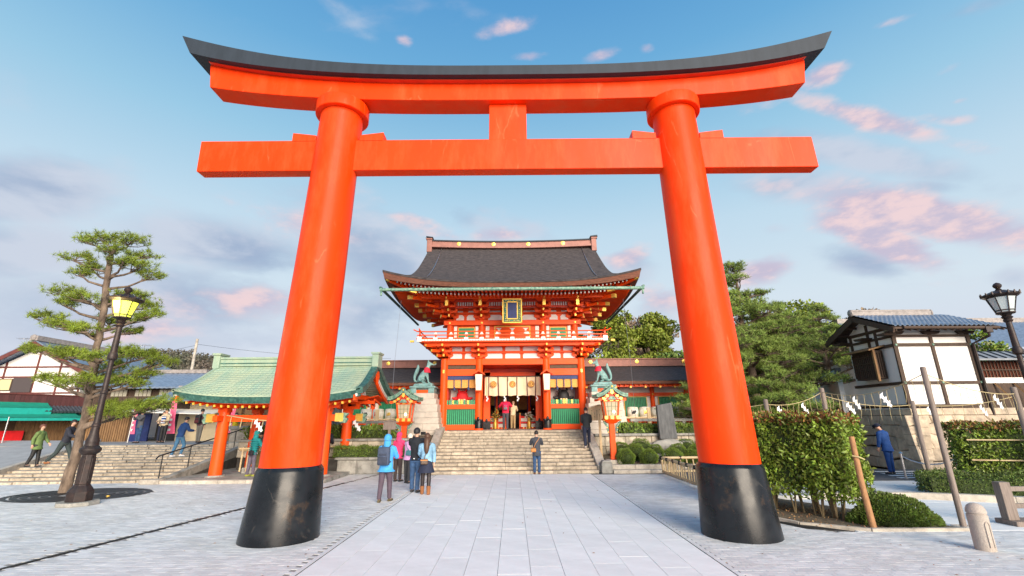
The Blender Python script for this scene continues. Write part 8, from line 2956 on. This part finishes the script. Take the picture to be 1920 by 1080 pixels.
p = person('man in a dark suit half hidden behind the right edge of the left pillar', Vector((at(609, 860, 20.6).x, 20.6, .12)), 5, 1.72, legs=((5, 0), (-6, 4)), arms=((5, 8, 20), (15, 8, 50)), top=cloth('dark_suit', (.012, .016, .03)), bottom=m_black, coat=.1)
p = person('guard in a blue uniform and peaked cap with bowed head beside the stone base', gp(1668, 889, .1) + Vector((.12, 0, 0)), -20, 1.72, legs=((0, 0), (2, 0)), arms=((4, 10, 12), (6, 10, 14)), top=c_guard, bottom=c_guard, hat=cloth('navy_cap', (.01, .015, .035)), coat=.16, bulk=1.12, width=1.05, headpitch=28, lean=6)
p = person('person in a green coat walking on the ramp at far left', at(60, 878, 19.3) + Vector((0, 0, .05)), 75, 1.56, legs=((6, 2), (-8, 10)), arms=((20, 8, 20), (-20, 8, 20)), top=cloth('moss_green_coat', (.13, .20, .06)), bottom=m_black, coat=.22, hair=M('red_brown_hair', (.14, .05, .03), .6), flare=1.1)
p = person('man in a dark jacket striding uphill on the broad left stairs', at(112, 872, 18.7), 80, 1.68, legs=((24, 4), (-24, 16)), arms=((-30, 8, 20), (30, 8, 40)), top=cloth('black_blue_jacket', (.02, .022, .035)), bottom=cloth('dark_green_trousers', (.03, .045, .045)), lean=10, shoe=c_bwn)
p = person('person in a navy hooded jacket and light jeans climbing the broad left stairs', at(331, 856, 21.0), 30, 1.62, legs=((-10, 6), (26, 38)), arms=((-18, 16, 40), (24, 12, 60)), top=cloth('bright_navy_jacket', (.015, .06, .20)), bottom=cloth('washed_jeans', (.07, .20, .36)), coat=.04, lean=12, shoe=m_shide, bulk=1.1)
p = person('person in a grey hooded coat standing beside the slim pink banner', Vector((at(257, 826, 25.8).x, 25.8, 1.06)), 200, 1.66, arms=((50, 8, 90), (50, 8, 90)), top=cloth('mid_grey_coat', (.09, .09, .10)), bottom=c_jean, coat=.12)
p = person('shop keeper in a navy and white striped apron beside the broad pink banner', Vector((at(303, 826, 26.0).x, 26.0, 1.06)), 185, 1.70, arms=((20, 12, 60), (20, 12, 60)), top=c_beige, bottom=m_black)
q = MB()
t_, T_, up, s, J = p
for z0, z1 in ((.08, .46),):
    q.add([T_(up(z, .15, x)) for z in (z0, z1) for x in (-.13, .13)] + [T_(up(z, .135, x)) for z in (z0, z1) for x in (-.13, .13)], [(0, 1, 3, 2), (4, 6, 7, 5), (0, 4, 5, 1), (2, 3, 7, 6), (0, 2, 6, 4), (1, 5, 7, 3)])
q.build('apron', c_guard, t_)
for z0, z1 in ((.10, .14), (.24, .28), (.38, .42)):
    MB().add([T_(up(z, .156, x)) for z in (z0, z1) for x in (-.13, .13)] + [T_(up(z, .150, x)) for z in (z0, z1) for x in (-.13, .13)], [(0, 1, 3, 2), (4, 6, 7, 5), (0, 4, 5, 1), (2, 3, 7, 6), (0, 2, 6, 4), (1, 5, 7, 3)]).build('apron_stripe', m_shide, t_)
p = person('customer in beige standing left of the shop keeper', Vector((at(294, 826, 26.6).x, 26.8, 1.06)), 150, 1.60, arms=((30, 8, 40), (30, 8, 40)), top=c_beige, bottom=c_navy)
p = person('man with a dark red and black backpack on the upper forecourt', Vector((at(371, 824, 25.6).x, 25.6, 1.06)), 10, 1.68, legs=((3, 0), (-3, 0)), top=cloth('dark_plaid', (.08, .035, .045)), bottom=cloth('khaki_grey_trousers', (.16, .15, .13)))
backpack(p, m_black, cloth('black_red_pocket', (.10, .015, .02)), .95, label='dark backpack of the man on the upper forecourt')
p = person('person in yellow sitting among the stone blocks behind the pavilion', Vector((at(436, 800, 24.2).x, 24.4, 1.06)), 170, 1.45, arms=((40, 8, 60), (40, 8, 60)), top=cloth('yellow_jacket', (.65, .50, .02)), bottom=m_black, hair=m_hair)
p = person('person in pale blue half hidden behind the left pavilion post', Vector((at(407, 800, 24.6).x, 24.8, 1.06)), 100, 1.66, arms=((20, 10, 30), (30, 10, 40)), top=cloth('pale_blue_coat', (.16, .22, .32)), bottom=c_jean)
for o in list(bpy.data.objects):
    if '_s' in o: del o['_s']
